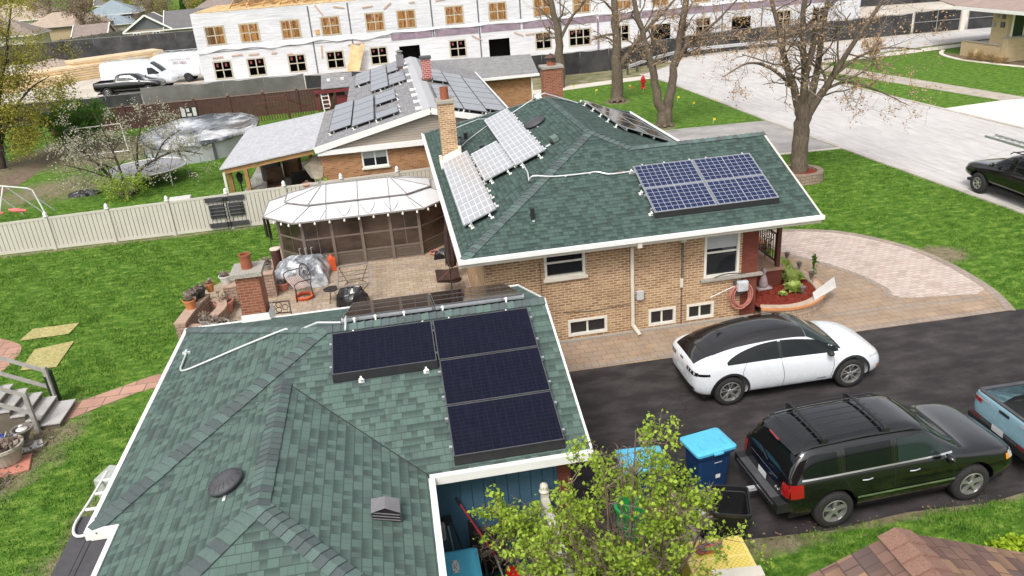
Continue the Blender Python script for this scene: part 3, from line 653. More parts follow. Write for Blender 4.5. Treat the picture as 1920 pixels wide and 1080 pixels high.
q = MB().m(plain('vent_box_green', (.12, .17, .15), .6)); M = plane_rot(nW)
q.cbox(Vector((4.9, 23.55, ZE+KS*3.6+.1)), (.2, .42, .13), M=M); q.m(m_black).cbox(Vector((4.79, 23.5, ZE+KS*3.5+.06)), (.06, .4, .1), M=M); q.m(m_galv).cbox(Vector((4.66, 23.4, ZE+KS*3.36+.03)), (.16, .12, .02), M=M); q.build('roof_vent', roof1)
q = MB().m(m_white); q.cbox(Vector((5.6, 29.6, zp-.05)), (.22, .4, .13), M=M); q.m(m_black).cbox(Vector((5.45, 29.6, zp-.15)), (.05, .4, .08), M=M); q.build('roof_vent', roof1)
for x, y, h in ((2.64, 28.9, .32), (2.95, 26.6, .2), (2.45, 29.5, .15)):
    z = ZE+KS*(x-1.3); q = MB().m(m_black); q.tube([(x, y, z-.05), (x, y, z+h)], .075, 12); q.m(m_dkgrey).lathe([(.15, -.02), (.08, .09)], 12, (x, y, z), cap=False); q.build('vent_pipe', roof1)
z = ZE+KS*(19.35-18.2); q = MB().m(m_black); q.tube([(3.34, 19.35, z-.05), (3.34, 19.35, z+.3)], .055, 12); q.m(m_galv).box(3.31, 19.2, z-.04, 3.37, 19.28, z-.02); q.build('vent_pipe', roof1)
def onS(x, y, o=.045): return (x, y, ZE+KS*(y-18.2)+o)
def onW(x, y, o=.045): return (x, y, ZE+KS*(x-1.3)+o)
q = MB().m(m_galv)
q.tube([onW(3.75, 22.75), onW(3.72, 21.9), onW(3.62, 21.2, .06)]+smooth_line([onW(3.6, 21.05, .09), onS(3.72, 20.95, .06), onS(4.3, 20.85), onS(5.2, 20.83), onS(5.5, 20.84), onS(5.75, 20.72), onS(5.95, 20.68), onS(6.62, 20.70)], 4), .022, 8)
q.build('conduit', roof1); q = MB().m(m_galv); q.tube([onW(2.2, 28.1), onW(2.7, 28.75), onW(3.9, 29.6)], .018, 6); q.tube([onW(4.45, 29.2), onW(5.6, 29.75), (5.86, 29.6, zp+.06), (6.5, 29.75, zp-.20), (7.2, 29.8, zp-.48)], .022, 6); q.tube([onW(3.9, 29.8), onW(3.4, 31.0), onW(2.3, 31.6)], .018, 6)
for p in (onS(4.6, 20.84, .03), onS(5.3, 20.83, .03)): q.cbox(p, (.05, .09, .03))
q.m(plain('red_tape', (.4, .06, .04), .6)).tube([onS(6.08, 20.69), onS(6.2, 20.69)], .026, 8); q.build('conduit', roof1)
# solar arrays
ca = 1/math.sqrt(1+KS*KS); vS = Vector((0, ca, KS*ca)); vW = Vector((ca, 0, KS*ca)); vE = Vector((-ca, 0, KS*ca))
def sl(a): return a/ca
solar_array('solar_array', 'four blue gridded solar panels on the right wing of the green roof', onS(6.53, 18.87, .0), (1, 0, 0), vS, [(i*1.755, j*1.04, 1.735, 1.03) for i in (0, 1) for j in (0, 1)], m_cell_blue, divider=True, skirt=[(0, 3.49, 0)], feet=[(-.07, .1), (-.07, 1.0), (-.07, 1.98)]+[(x, 2.15) for x in (.3, .95, 1.7, 2.2, 3.3)])
uW = Vector((0, -1, 0))
def w_array(label, xlo, ynorth, n, length, feet=True):
    solar_array('solar_array', label, onW(xlo, ynorth, .0), uW, vW, [(i*length/n, 0, length/n-.02, sl(.93)) for i in range(n)], m_cell_glint, feet=[(length*q, sl(.98)) for q in (.12, .22, .35, .45, .58, .7, .8, .92)]+[(length+.1, .2), (length+.1, .8)])
w_array('long lowest row of pale glinting panels beside the tan chimney on the green roof', 1.6, 27.05, 4, 7.0)
w_array('short middle row of two pale panels between the longer rows on the green roof', 2.58, 26.35, 2, 3.55)
w_array('long uppermost row of pale panels nearest the dome vent on the green roof', 3.55, 29.9, 4, 7.15)
uE = Vector((0, 1, 0))
def onE(x, y, o=0.): return (x, y, ZE+KS*(10.4-x)+o)
solar_array('solar_array', 'dark panels seen edge-on on the street side of the green roof', onE(9.55, 24.7+.9), uE, vE, [(i*1.76, j*1.05, 1.74, 1.03) for i in range(3) for j in (0, 1)], m_cell_black, feet=[(x, 2.2) for x in (.2, 1.2, 2.2, 3.3, 4.5, 5.2)])

# ------------------------------------------------------------------ the garage
GZ, KG = 2.6, .338
G1 = wthing('garage', 'green shingled garage with blue siding, filling the lower left', 'garage', (-1.3, 13.5, 0))
zg, zw = GZ+KG*3.455, GZ+KG*2.33
gSW, gNW, gPk, gA, gSE, gNE = (-5.23, 10.24, GZ), (-5.23, 17.15, GZ), (-1.775, 13.695, zg), (2.48, 13.695, zg), (2.48, 10.24, GZ), (2.48, 17.15, GZ)
wE0, wW0, wR0, wR1 = (-.16, 10.24, GZ), (-4.82, 10.24, GZ), (-2.49, 12.57, zw), (-2.49, 9.1, zw)
wEs, wWs = (-.16, 6.77, GZ), (-4.82, 6.77, GZ)
rf = MB().m(m_shg)
rf.slab([gSW, wW0, wR0, wE0, gSE, gA, gPk], .03); rf.slab([gSW, gPk, gNW], .03); rf.slab([gNW, gPk, gA, gNE], .03)
rf.slab([wW0, wR0, wR1, wWs], .03); rf.slab([wE0, wEs, wR1, wR0], .03); rf.slab([wWs, wR1, wEs], .03)
roof2 = rf.build('roof', G1)
nSg, nNg, nWg, nEg = (0, -KG, 1), (0, KG, 1), (-KG, 0, 1), (KG, 0, 1)
ridge_caps(roof2, [(gSW, gPk, nSg, nWg), (gNW, gPk, nNg, nWg), (gA, gPk, nSg, nNg), (wR1, wR0, nWg, nEg), (wWs, wR1, nWg, nSg), (wEs, wR1, nEg, nSg)], .155, .15)
q = MB().m(m_black)
for a, c in ((wR0, wE0),): a, c = Vector(a), Vector(c); q.tube([a+Vector((0,0,.008)), c+Vector((0,0,.008))], .008, 5)
q.build('valley', roof2)
q = MB().m(m_white); zt = GZ+.018
q.box(-5.31, 10.16, GZ-.14, -5.23, 17.2, zt); q.box(-5.23, 17.15, GZ-.14, 2.5, 17.21, zt); q.box(-5.23, 10.14, GZ-.14, -4.82, 10.24, zt); q.box(-.14, 10.14, GZ-.14, 2.52, 10.235, zt)
q.box(-4.9, 6.7, GZ-.14, -4.82, 10.14, zt); q.box(-.16, 6.7, GZ-.14, -.06, 10.14, zt); q.box(-4.82, 6.7, GZ-.14, -.16, 6.77, zt)
q.beam((2.5, 10.2, GZ-.05), (2.5, 13.695, zg-.05), .04, .13); q.beam((2.5, 17.2, GZ-.05), (2.5, 13.695, zg-.05), .04, .13)
q.build('fascia', G1, bevel=.006)
sd = MB().m(m_bluesiding)
sd.box(-4.9, 10.62, 0, 2.1, 16.8, 2.52); sd.add([(2.2, 10.62, 2.5), (2.2, 16.8, 2.5), (2.2, 13.7, zg-.1)], [(0,1,2)]); sd.box(-4.5, 7.1, 0, -.48, 10.62, 2.52)
sd.build('wall', G1)
x = .0; q = MB().m(m_bluesiding); wid = .2
while x < 1.95: q.box(x-.478, 10.595, 0, x-.478+wid-.012, 10.618, 2.5); x += wid
while x < 2.45: q.box(x-.478, 10.595, 0, x-.478+wid-.012, 10.618, 2.5); x += wid
q.build('siding_board', G1)
q = MB().m(m_redbrick); q.box(1.98, 10.56, 0, 2.2, 10.94, 2.5); q.box(2.103, 10.94, 0, 2.2, 16.8, 2.5); q.build('brick_corner', G1)
q = MB().m(m_chimbrick); q.box(-3.94, 17.0, 2.3, -3.42, 17.58, 3.76); q.m(m_stone); q.box(-4.03, 16.92, 3.76, -3.33, 17.68, 3.86); c_ = q.build('chimney', G1)
q = MB().m(m_white); q.add([(-4.0, 16.93, 2.52), (-3.32, 16.93, 2.52), (-3.36, 16.97, 2.84), (-3.97, 16.97, 2.84), (-3.32, 17.6, 2.5), (-3.36, 17.6, 2.84), (-4.0, 17.6, 2.5), (-3.97, 17.6, 2.84)], [(0,1,2,3), (1,4,5,2), (6,0,3,7)]); q.build('flashing', c_)
q = MB().m(m_terra); q.lathe([(.125, 0), (.125, .30), (.14, .30), (.14, .34), (.105, .34), (.10, .05)], 20, (-3.68, 17.3, 3.86), cap=False); q.build('pot', c_, smooth=False)
dome_vent(roof2, (-3.06, 9.95, GZ+KG*1.76), plane_rot(nWg), .27)
c0 = Vector((-.80, 9.18, GZ+KG*.64)); q = MB().m(m_grayvent); zl, zr_ = c0.z+.04+KG*.2, c0.z+.04-KG*.2
V_ = [(-.2, -.17, zl+.10), (0, -.19, c0.z+.27), (.2, -.17, zr_+.16), (-.2, .17, zl+.09), (0, .17, c0.z+.20), (.2, .17, zr_+.15), (-.2, .17, zl-.08), (.2, .17, zr_-.05), (-.2, -.15, zl-.02), (.2, -.15, zr_+.0)]
V_ = [(c0.x+a, c0.y+b_, c) for a, b_, c in V_]; q.add(V_, [(0, 1, 4, 3), (1, 2, 5, 4), (0, 3, 6, 8), (2, 9, 7, 5)]); q.m(m_black).add([(c0.x-.19, c0.y-.13, zl-.06), (c0.x+.19, c0.y-.13, zr_-.04), (c0.x+.19, c0.y-.13, zr_+.14), (c0.x, c0.y-.13, c0.z+.24), (c0.x-.19, c0.y-.13, zl+.08)], [(0,1,2,3,4)])
q.m(m_grayvent)
for dz in (.03, .08, .13): q.beam((c0.x-.19, c0.y-.15, zl-.04+dz), (c0.x+.19, c0.y-.15, zr_-.02+dz), .012)
q.build('roof_vent', roof2)
q = MB().m(m_galv)
def gW(x, y, o=.04): return (x, y, GZ+KG*(x+5.23)+o)
q.tube([(-1.45, 13.72, zg+.07), (-1.9, 13.9, zg+.05), (-2.45, 14.28, 3.5)]+smooth_line([(-2.6, 14.42, GZ+KG*2.62+.05), gW(-3.4, 14.55), gW(-4.3, 14.62), gW(-4.75, 14.68), gW(-4.88, 14.85), gW(-4.9, 15.1), gW(-4.92, 15.55)], 4), .02, 8)
q.cbox(gW(-4.92, 15.6), (.16, .05, .05)); q.cbox(gW(-4.93, 15.6, .06), (.05, .16, .05)); q.build('conduit', roof2); q = MB().m(m_galv); q.tube([(-1.37, 13.5, zg+.0), (-1.36, 13.8, zg+.1), (-1.36, 14.0, zg+.05)], .022, 6); q.build('conduit', roof2)
cg = 1/math.sqrt(1+KG*KG); vSg = Vector((0, cg, KG*cg)); vNg = Vector((0, -cg, KG*cg))
def gS(x, y): return (x, y, GZ+KG*(y-10.24))
a_ = solar_array('solar_array', 'four large dark navy panels stepped across the near slope of the garage roof', gS(.28, 10.40), (1, 0, 0), vSg, [(0, 0, 1.81, 1.04), (0, 1.06, 1.81, 1.04), (-.01, 2.12, 1.82, 1.03), (-1.89, 2.12, 1.85, 1.03)], m_cell_dark, frame=m_dkgrey, skirt=[(0, 1.81, 0), (-1.89, -.03, 2.12)], feet=[(-1.4, 2.02), (-.25, 2.02), (-1.5, 3.2), (-.2, 3.2), (.3, 3.2), (1.4, 3.2)])
solar_array('solar_array', 'black panels tilting away on the far slope of the garage roof', (2.1, 16.72, GZ+KG*(17.15-16.72)), (-1, 0, 0), vNg, [(i*1.77, j*1.02, 1.75, 1.0) for i in (0, 1) for j in (0, 1, 2)], m_cell_black, frame=m_dkgrey, feet=[(.35, 3.12), (1.6, 3.12), (2.35, 3.12), (2.9, 3.12), (3.3, 3.12)])
# ------------------------------------------------------------------ the neighbour's low gabled house with its carport
m_gshg = shingle('grey_shingles', [(.27, .265, .27), (.34, .335, .34), (.30, .295, .30), (.23, .225, .23)], shade=(.15, .15, .155), dark=.4)
m_lshg = shingle('pale_new_shingles', [(.50, .50, .52), (.57, .57, .59), (.53, .53, .55), (.47, .47, .49)], shade=(.34, .34, .36), dark=.35)
m_timber = plain('orange_timber', (.42, .24, .09), .7, var=.2, nscale=4)
m_siding, nt, b = mat('taupe_lap_siding'); setb(b, .6); sx = N(nt, 'ShaderNodeSeparateXYZ'); L(nt, coords(nt, 'UV'), sx.inputs[0])
lap = mth(nt, 'LESS_THAN', mth(nt, 'FRACT', mth(nt, 'DIVIDE', sx.outputs[1], .11)), .14); L(nt, mixc(nt, lap, (.33, .285, .235), (.17, .145, .12)), b.inputs['Base Color'])
KN = .235
H2 = wthing('bungalow', 'low gabled bungalow with grey shingles and taupe siding, behind the gazebo', 'house', (1.5, 43, 0))
nzl, nzp, nzr = 2.66, 3.88, 2.95
rf = MB().m(m_gshg)
rf.slab([(-3.5, 34.75, nzl), (1.74, 34.75, nzp), (1.74, 43.5, nzp), (-3.5, 43.5, nzl)], .05)
rf.slab([(-2.3, 43.5, nzp-KN*4.04), (1.74, 43.5, nzp), (1.74, 54.2, nzp), (-2.3, 54.2, nzp-KN*4.04)], .05)
rf.slab([(1.74, 34.75, nzp), (5.6, 34.75, nzp-KN*3.86), (5.6, 51, nzp-KN*3.86), (1.74, 54.2, nzp)], .05)
roofn = rf.build('roof', H2)
q = MB().m(plain('pale_ridge_caps', (.42, .42, .43), .9, var=.12, nscale=30)); q.add([(1.35, 34.75, nzp-.07), (1.74, 34.75, nzp+.03), (2.13, 34.75, nzp-.07), (1.35, 54, nzp-.07), (1.74, 54, nzp+.03), (2.13, 54, nzp-.07)], [(0, 1, 4, 3), (1, 2, 5, 4)]); q.build('ridge_cap', roofn)
q = MB().m(m_white)
q.beam((-3.5, 34.72, nzl-.12), (1.74, 34.72, nzp-.12), .07, .26); q.beam((5.6, 34.72, nzp-KN*3.86-.12), (1.74, 34.72, nzp-.12), .07, .26)
q.box(-3.4, 34.74, 2.28, 5.3, 34.95, 2.50); q.box(5.6, 34.75, 2.78, 5.7, 51, 2.95); q.build('fascia', H2)
q = MB().m(m_siding); q.add([(-3.2, 34.94, 2.5), (5.2, 34.94, 2.5), (5.2, 34.94, 2.85), (1.74, 34.94, 3.75), (-3.2, 34.94, 2.6)], [(0,1,2,3,4)]); q.build('gable', H2)
q = MB().m(m_orangebrick); wall_y(q, 35.0, -3.3, 5.2, 0, 2.3, [(-1.54, -.37, 1.48, 2.26)]); q.add([(-3.3, 52, 0), (-3.3, 35, 0), (-3.3, 35, 2.6), (-3.3, 52, 2.6)], [(0,1,2,3)]); q.add([(5.2, 35, 0), (5.2, 51, 0), (5.2, 51, 2.7), (5.2, 35, 2.7)], [(0,1,2,3)]); q.build('wall', H2)
window_y(H2, 35.0, -1.54, -.37, 1.48, 2.26, style='slide', frame=m_white, blind=.3)
# grey metal flue, red chimney, ridge vents
q = MB().m(plain('brick_pinkish', (.42, .10, .09), .8, var=.2)); 
q = MB().m(brick('pink_red_brick', (.40, .08, .075), (.33, .06, .06), (.55, .42, .38), .22, .1, .014, dirt=.1)); q.box(1.95, 43.2, 3.7, 2.45, 43.7, 4.95); q.m(m_dkgrey).box(1.9, 43.15, 4.95, 2.5, 43.75, 5.08); q.m(plain('flashing_brown', (.1, .06, .05), .7)).box(1.9, 43.1, 3.6, 2.5, 43.75, 3.92); q.build('chimney', H2)
q = MB().m(m_grayvent); q.box(.75, 50, 3.6, 1.2, 50.5, 4.5); q.lathe([(.15, 0), (.15, .15), (.25, .2), (.05, .3)], 8, (.98, 50.25, 4.5)); q.m(plain('flashing_brown', (.1, .06, .05), .7)).box(.7, 49.8, 3.55, 1.25, 50.0, 3.85); q.build('flue', H2)
for y in (35.5, 37.3, 39.2, 40.9, 44.0, 46.4, 49.7, 51.5):
    q = MB().m(m_white); q.cbox((1.26, y, nzp-.09), (.30, .36, .09)); q.build('roof_vent', roofn)
# carport
q = MB().m(m_lshg); q.slab([(-7.65, 34.75, 2.18), (-3.5, 34.75, 2.662), (-3.5, 43.6, 2.662), (-7.65, 43.6, 2.18)], .05); cp = q.build('carport_roof', H2)
q = MB().m(m_timber); q.beam((-7.5, 34.9, 2.03), (-3.6, 34.9, 2.50), .09, .22); q.beam((-7.45, 34.9, 2.03), (-7.45, 43.4, 2.03), .09, .22); q.beam((-7.5, 43.3, 2.03), (-3.6, 43.3, 2.50), .09, .22)
for i in range(12): q.beam((-7.4, 35.5+i*.68, 2.13), (-3.6, 35.5+i*.68, 2.57), .05, .12)
q.build('beam', cp)
for x, y in ((-7.35, 35.2), (-7.35, 39.0), (-7.35, 43.1), (-4.6, 43.1)):
    q = MB().m(m_timber); q.box(x-.09, y-.09, 0, x+.09, y+.09, 2.0); q.build('post', cp, bevel=.01)
q = MB().m(m_cream); q.box(-7.56, 34.8, 0, -7.46, 34.88, 2.0); q.build('downpipe', H2)
flat_sheet('patio', [(-7.6, 34.6), (-3.3, 34.6), (-3.3, 43.8), (-7.6, 43.8)], .02, m_drive2)
# arrays on the neighbour's roof
def nL(x, y): return (x, y, nzp-KN*(1.74-x))
def nRt(x, y): return (x, y, nzp-KN*(x-1.74))
cn_ = 1/math.sqrt(1+KN*KN); vL = Vector((cn_, 0, KN*cn_)); vR = Vector((-cn_, 0, KN*cn_))
solar_array('solar_array', 'slate panels stepped on the near left of the neighbouring grey roof', nL(-2.88, 43.5), uW, vL, [(i*1.76, 0, 1.74, 1.07) for i in range(4)]+[(.55+i*1.76, 1.12, 1.74, 1.07) for i in range(4)]+[(1.1+i*1.5, 2.27, 1.48, 1.08) for i in range(2)]+[(6.3, 2.27, 1.48, 1.08)], m_cell_nb, frame=m_dkgrey, feet=[(7.1, .05), (7.75, 1.2), (7.85, 2.3), (7.2, 3.42), (6.0, 3.42), (4.0, 3.42), (2.5, 3.42)])
solar_array('solar_array', 'slate panels on the far left of the neighbouring grey roof, beyond its vent pipe', nL(-1.9, 53.5), uW, vL, [(i*1.74, 0, 1.72, 1.0) for i in range(3)]+[(.2+i*1.85, 1.02, 1.83, 1.04) for i in range(5)]+[(.4+i*2.05, 2.1, 2.03, .7) for i in range(2)]+[(5.4+i*2.0, 2.1, 1.98, .98) for i in range(2)], m_cell_nb, frame=m_dkgrey, feet=[(5.3, .3), (9.6, 1.6), (9.5, 2.7)])
solar_array('solar_array', 'wide field of slate panels on the street side of the neighbouring grey roof', nRt(5.3, 34.85), uE, vR, [(.9+i*1.7, 0, 1.68, 1.06) for i in range(6)]+[(0+i*1.75, 1.08, 1.73, 1.06) for i in range(7)]+[(0+i*1.65, 2.16, 1.63, 1.04) for i in range(4)]+[(8.2+i*1.65, 2.16, 1.63, 1.04) for i in range(3)], m_cell_nb, frame=m_dkgrey, feet=[(-.1, 1.2), (-.1, 2.2), (-.1, 3.2)])
# east wing
H3 = wthing('bungalow', 'orange brick bungalow wing with plain grey roof, behind the far chimney', 'house', (7, 52, 0))
m_gshg2 = shingle('worn_grey_shingles', [(.25, .25, .25), (.31, .305, .30), (.28, .275, .27)], shade=(.16, .16, .16), dark=.4)
q = MB().m(m_gshg2); q.slab([(5.65, 50.0, 2.62), (9.6, 50.0, 2.62), (9.6, 52.6, 3.52), (2.3, 53.4, 3.62)], .05); q.slab([(9.6, 52.6, 3.52), (9.6, 55.2, 2.62), (2.3, 56, 2.7), (2.3, 53.4, 3.62)], .05); q.build('roof', H3)
q = MB().m(m_orangebrick); q.box(5.9, 50.35, 0, 9.15, 54.9, 2.5); q.build('wall', H3)
q = MB().m(m_white); q.box(5.65, 49.88, 2.48, 9.62, 50.0, 2.64); q.box(9.12, 50.2, .1, 9.2, 50.3, 2.45); q.box(9.6, 50, 2.5, 9.66, 52.6, 2.6); q.build('gutter', H3)

# ------------------------------------------------------------------ white wrapped building under construction
B1 = wthing('apartment_building', 'long two storey building under construction, wrapped in white sheeting', 'building', (15, 76, 0))
m_wrap, nt, b = mat('white_housewrap'); setb(b, .45, 0, .4); p = coords(nt)
c = ramp(nt, noise(nt, p, .35, 5), [(.3, (.56, .57, .60)), (.7, (.74, .74, .755))])
c = mixc(nt, .35, c, ramp(nt, noise(nt, coords(nt, 'Object', (.5, .5, 8)), 1., 5), [(.35, (.48, .49, .53)), (.6, (.80, .80, .80))])); L(nt, c, b.inputs['Base Color'])
bump(nt, b, noise(nt, coords(nt, 'Object', (1, 1, 4)), 1.2, 5), .5, .12)
m_osb = plain('raw_lumber', (.60, .36, .14), .8, var=.35, nscale=1.2)
m_lum2 = plain('pale_lumber', (.68, .50, .27), .8, var=.25, nscale=2)
m_purple = plain('purple_sheathing', (.26, .20, .245), .8, var=.25, nscale=2)
m_tape = plain('grey_seam_tape', (.13, .135, .15), .7, var=.3)
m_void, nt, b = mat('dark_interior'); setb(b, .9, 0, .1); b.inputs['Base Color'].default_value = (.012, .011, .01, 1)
XL, XR, YB = -15.4, 45.2, 72.0
up_x = [-13.72, -10.9, -7.47, -4.12, -.33, 2.39, 6.59, 10.44, 14.47, 18.04, 21.89, 25.4, 29.4, 33.3, 37.3, 41.0]
lo_x = {-13.66: 4, -10.85: 4, -7.42: 4, -4.14: 4, -.35: 4, 2.42: 0, 6.64: 4, 10.39: 1, 14.42: 4, 17.8: 6, 21.71: 4, 25.47: 1, 29.54: 4, 33.31: 1, 37.47: 4, 41.07: 4}
holes = []; spec = []
for x in up_x: holes.append((x-.78, x+.78, 4.22, 5.72)); spec.append(('up', 4))
for x, k_ in lo_x.items():
    if k_ == 4: holes.append((x-.72, x+.72, 1.42, 2.86))
    elif k_ == 6: holes.append((x-1.0, x+1.0, 1.42, 2.86))
    elif k_ == 0: holes.append((x-.95, x+.85, .4, 2.75))
    else: holes.append((x-.95, x+.95, .55, 2.65))
    spec.append(('lo', k_))
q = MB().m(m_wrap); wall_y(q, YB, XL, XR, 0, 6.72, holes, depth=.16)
q.add([(XL, YB+11, 0), (XL, YB, 0), (XL, YB, 6.72), (XL, YB+11, 6.72)], [(0,1,2,3)]); q.add([(XR, YB, 0), (XR, YB+11, 0), (XR, YB+11, 6.9), (XR, YB, 6.9)], [(0,1,2,3)]); q.add([(XR, YB+11, 0), (XL, YB+11, 0), (XL, YB+11, 6.72), (XR, YB+11, 6.72)], [(0,1,2,3)])
wb = q.build('wall', B1)
# loose, rippling lower edge of the upper wrap
q = MB().m(m_wrap); r_ = random.Random(3)
xs_ = [XL+i*.55 for i in range(int((XR-XL)/.55))]; o_ = []
for i, x in enumerate(xs_):
    zl = 3.72+.10*math.sin(x*.9)+.08*math.sin(x*2.3+1)+r_.uniform(-.02, .02)
    if x > .6: zl = 3.92+.05*math.sin(x*1.4)
    o_ += [(x, YB-.02, 4.15), (x, YB-.10-.05*math.sin(x*3.1), zl)]
q.add(o_, [(2*i, 2*i+1, 2*i+3, 2*i+2)[::-1] for i in range(len(xs_)-1)]); q.build('wrap_edge', B1, smooth=True)
q = MB().m(m_tape)
for x, z0, z1 in ((-5.8, 1.0, 6.7), (-2.46, 1.0, 6.7), (4.62, 3.3, 6.7), (8.7, 0, 6.7), (12.47, 3.9, 6.7), (16.1, 0, 6.7), (19.5, 0, 3.6), (23.5, 0, 6.7), (27.4, 0, 6.7), (31.4, 0, 6.7), (35.3, 0, 6.7), (39.2, 0, 6.7)): q = MB().m(m_tape); q.box(x-.06, YB-.02, z0, x+.06, YB-.012, z1); q.build('seam_tape', B1)
q = MB().m(m_tape); q.box(XL, YB-.03, 3.62, 1.0, YB-.0215, 3.66); q.build('seam_tape', B1)
q = MB().m(m_purple)
for a, b_ in ((.9, 4.5), (4.75, 8.6), (8.85, 12.4), (12.6, 16.0), (16.2, 19.4), (19.6, 23.4), (23.6, 27.3), (27.5, 31.3), (31.5, 35.2), (35.4, 45.1)): q = MB().m(m_purple); q.box(a, YB-.035, 3.30, b_, YB-.0225, 3.86); q.build('sheathing_band', B1)
q = MB().m(m_purple); q.box(19.42, YB-.03, 0, 19.62, YB-.0225, 3.298); q.build('sheathing_band', B1)
m_spray = plain('black_spray_paint', (.02, .018, .02), .8)
for t_, x in (('#25', 2.6), ('#24', 3.95), ('#23', 6.9), ('#22', 9.2), ('#21', 11.8), ('#20', 14.0), ('#19', 22.6), ('#18', 33.0)):
    text_mesh('unit_number', t_, .46, frame3((x, YB-.045, 3.58), (1, 0, .03), (0, 0, 1)), m_spray, B1)
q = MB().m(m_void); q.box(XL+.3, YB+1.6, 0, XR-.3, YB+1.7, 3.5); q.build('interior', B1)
q = MB().m(m_osb); q.box(XL+.2, YB+.2, 3.5, XR-.2, YB+10.8, 3.6); q.box(XL+.4, YB+4.2, 3.6, XR-.4, YB+4.3, 6.4); q.build('floor_deck', B1)
q = MB().m(m_lum2)
x = XL+.5; r_ = random.Random(5)
while x < XR-.4:
    q.box(x, YB+4.0, 3.6, x+.09, YB+4.19, 6.5)
    if r_.random() < .3: q.beam((x, YB+2.2, 3.7), (x+1.1, YB+2.3, 6.3), .09)
    x += .55
for k_ in range(40): xx = r_.uniform(XL+1, XR-2); q.beam((xx, YB+r_.uniform(1., 3.5), 4.0+r_.random()), (xx+r_.uniform(-.8, .8), YB+r_.uniform(1., 3.5), 5.9), .1)
q.build('stud_framing', B1)
# open roof framing: joists, plates and piled trusses
q = MB().m(m_lum2); n_ = 110
for i in range(n_):
    x = XL+.3+i*(XR-XL-.6)/n_; q.box(x, YB+.3, 6.55, x+.07, YB+10.7, 6.80)
for i in range(10): q.box(XL+.3, YB+.6+i*1.1, 6.82, XR-.3, YB+.7+i*1.1, 6.92)
q.m(m_osb)
for i in range(60):
    x = XL+2.5+i*.95; y0 = YB+r_.uniform(1.5, 6); q.beam((x, y0, 6.95), (x+r_.uniform(1.5, 4), y0+r_.uniform(1, 4), 7.1+r_.random()*.5), .09, .16)
for i in range(40):
    x = XL+3+i*1.4; q.beam((x, YB+5.5, 7.6), (x, YB+1.5, 6.95), .06, .14); q.beam((x, YB+5.5, 7.6), (x, YB+9.8, 6.95), .06, .14)
q.build('roof_framing', B1)
q = MB().m(m_wrap)
for i in range(3): pass
q.box(XL-.01, YB-.01, 6.72, XR, YB+.25, 6.80); q.box(XL-.01, YB, 6.72, XL+.2, YB+11, 6.80); q.build('parapet', B1)
m_wdsash = plain('tan_window_buck', (.46, .42, .33), .7, var=.15)
for (a, b_, c, d), (lvl, k_) in zip(holes, spec):
    if k_ in (4, 6):
        f = MB().m(m_wdsash); t = .07; y0, y1 = YB-.03, YB+.05
        for e in ((a-.05, b_+.05, c-.05, c+t), (a-.05, b_+.05, d-t, d+.05), (a-.05, a+t, c+t, d-t), (b_-t, b_+.05, c+t, d-t)): f.box(e[0], y0, e[2], e[1], y1, e[3])
        n_ = 2 if k_ == 4 else 3
        for j in range(1, n_): xx = a+(b_-a)*j/n_; f.box(xx-.045, y0, c+t, xx+.045, y1-.01, d-t)
        zz = (c+d)/2; f.box(a+t, y0+.01, zz-.04, b_-t, y1-.005, zz+.04); f.build('window', B1)
        if lvl == 'lo' or r_.random() < .3:
            q = MB().m(plain('red_window_sticker', (.23, .05, .06), .7))
            for j in range(2): q = MB().m(_mc['red_window_sticker']); q.box(a+.22+j*.72, YB+.06, d-.38-.1*r_.random(), a+.38+j*.72, YB+.065, d-.2); q.build('sticker', B1)
q = MB().m(plain('pinkish_brace', (.55, .37, .27), .8))
for x, z, l, t in ((-13.9, 3.2, .9, .03), (-12.3, 3.25, .9, .05), (-10.9, 3.2, .9, .03), (-9.2, 3.15, .5, 0), (-5.2, 2.9, 1.1, 1.5), (-4.9, 6.3, 1.0, -1.0), (-3.2, 6.4, .9, -.2), (-2.2, 3.3, 1.4, .05), (-.8, 6.25, .9, .1), (.9, 6.2, .8, .6), (5.5, 6.3, .9, .1), (7.6, 6.5, .9, .05), (8.4, 2.9, 1.0, -.5), (12.2, 2.9, .9, -.4), (13.2, 2.8, .8, .05), (-7.9, 2.95, .5, 0), (3.0, 6.3, .5, 0)):
    M_ = Matrix.Rotation(-t, 3, 'Y'); q = MB().m(plain('pinkish_brace', (.55, .37, .27), .8)); q.cbox((x, YB-.05, z), (l, .04, .1), M=M_); q.build('brace', B1)
q = MB().m(m_osb); q.cbox((-5.3, YB-.05, 4.55), (.35, .04, .4)); q.build('patch', B1)

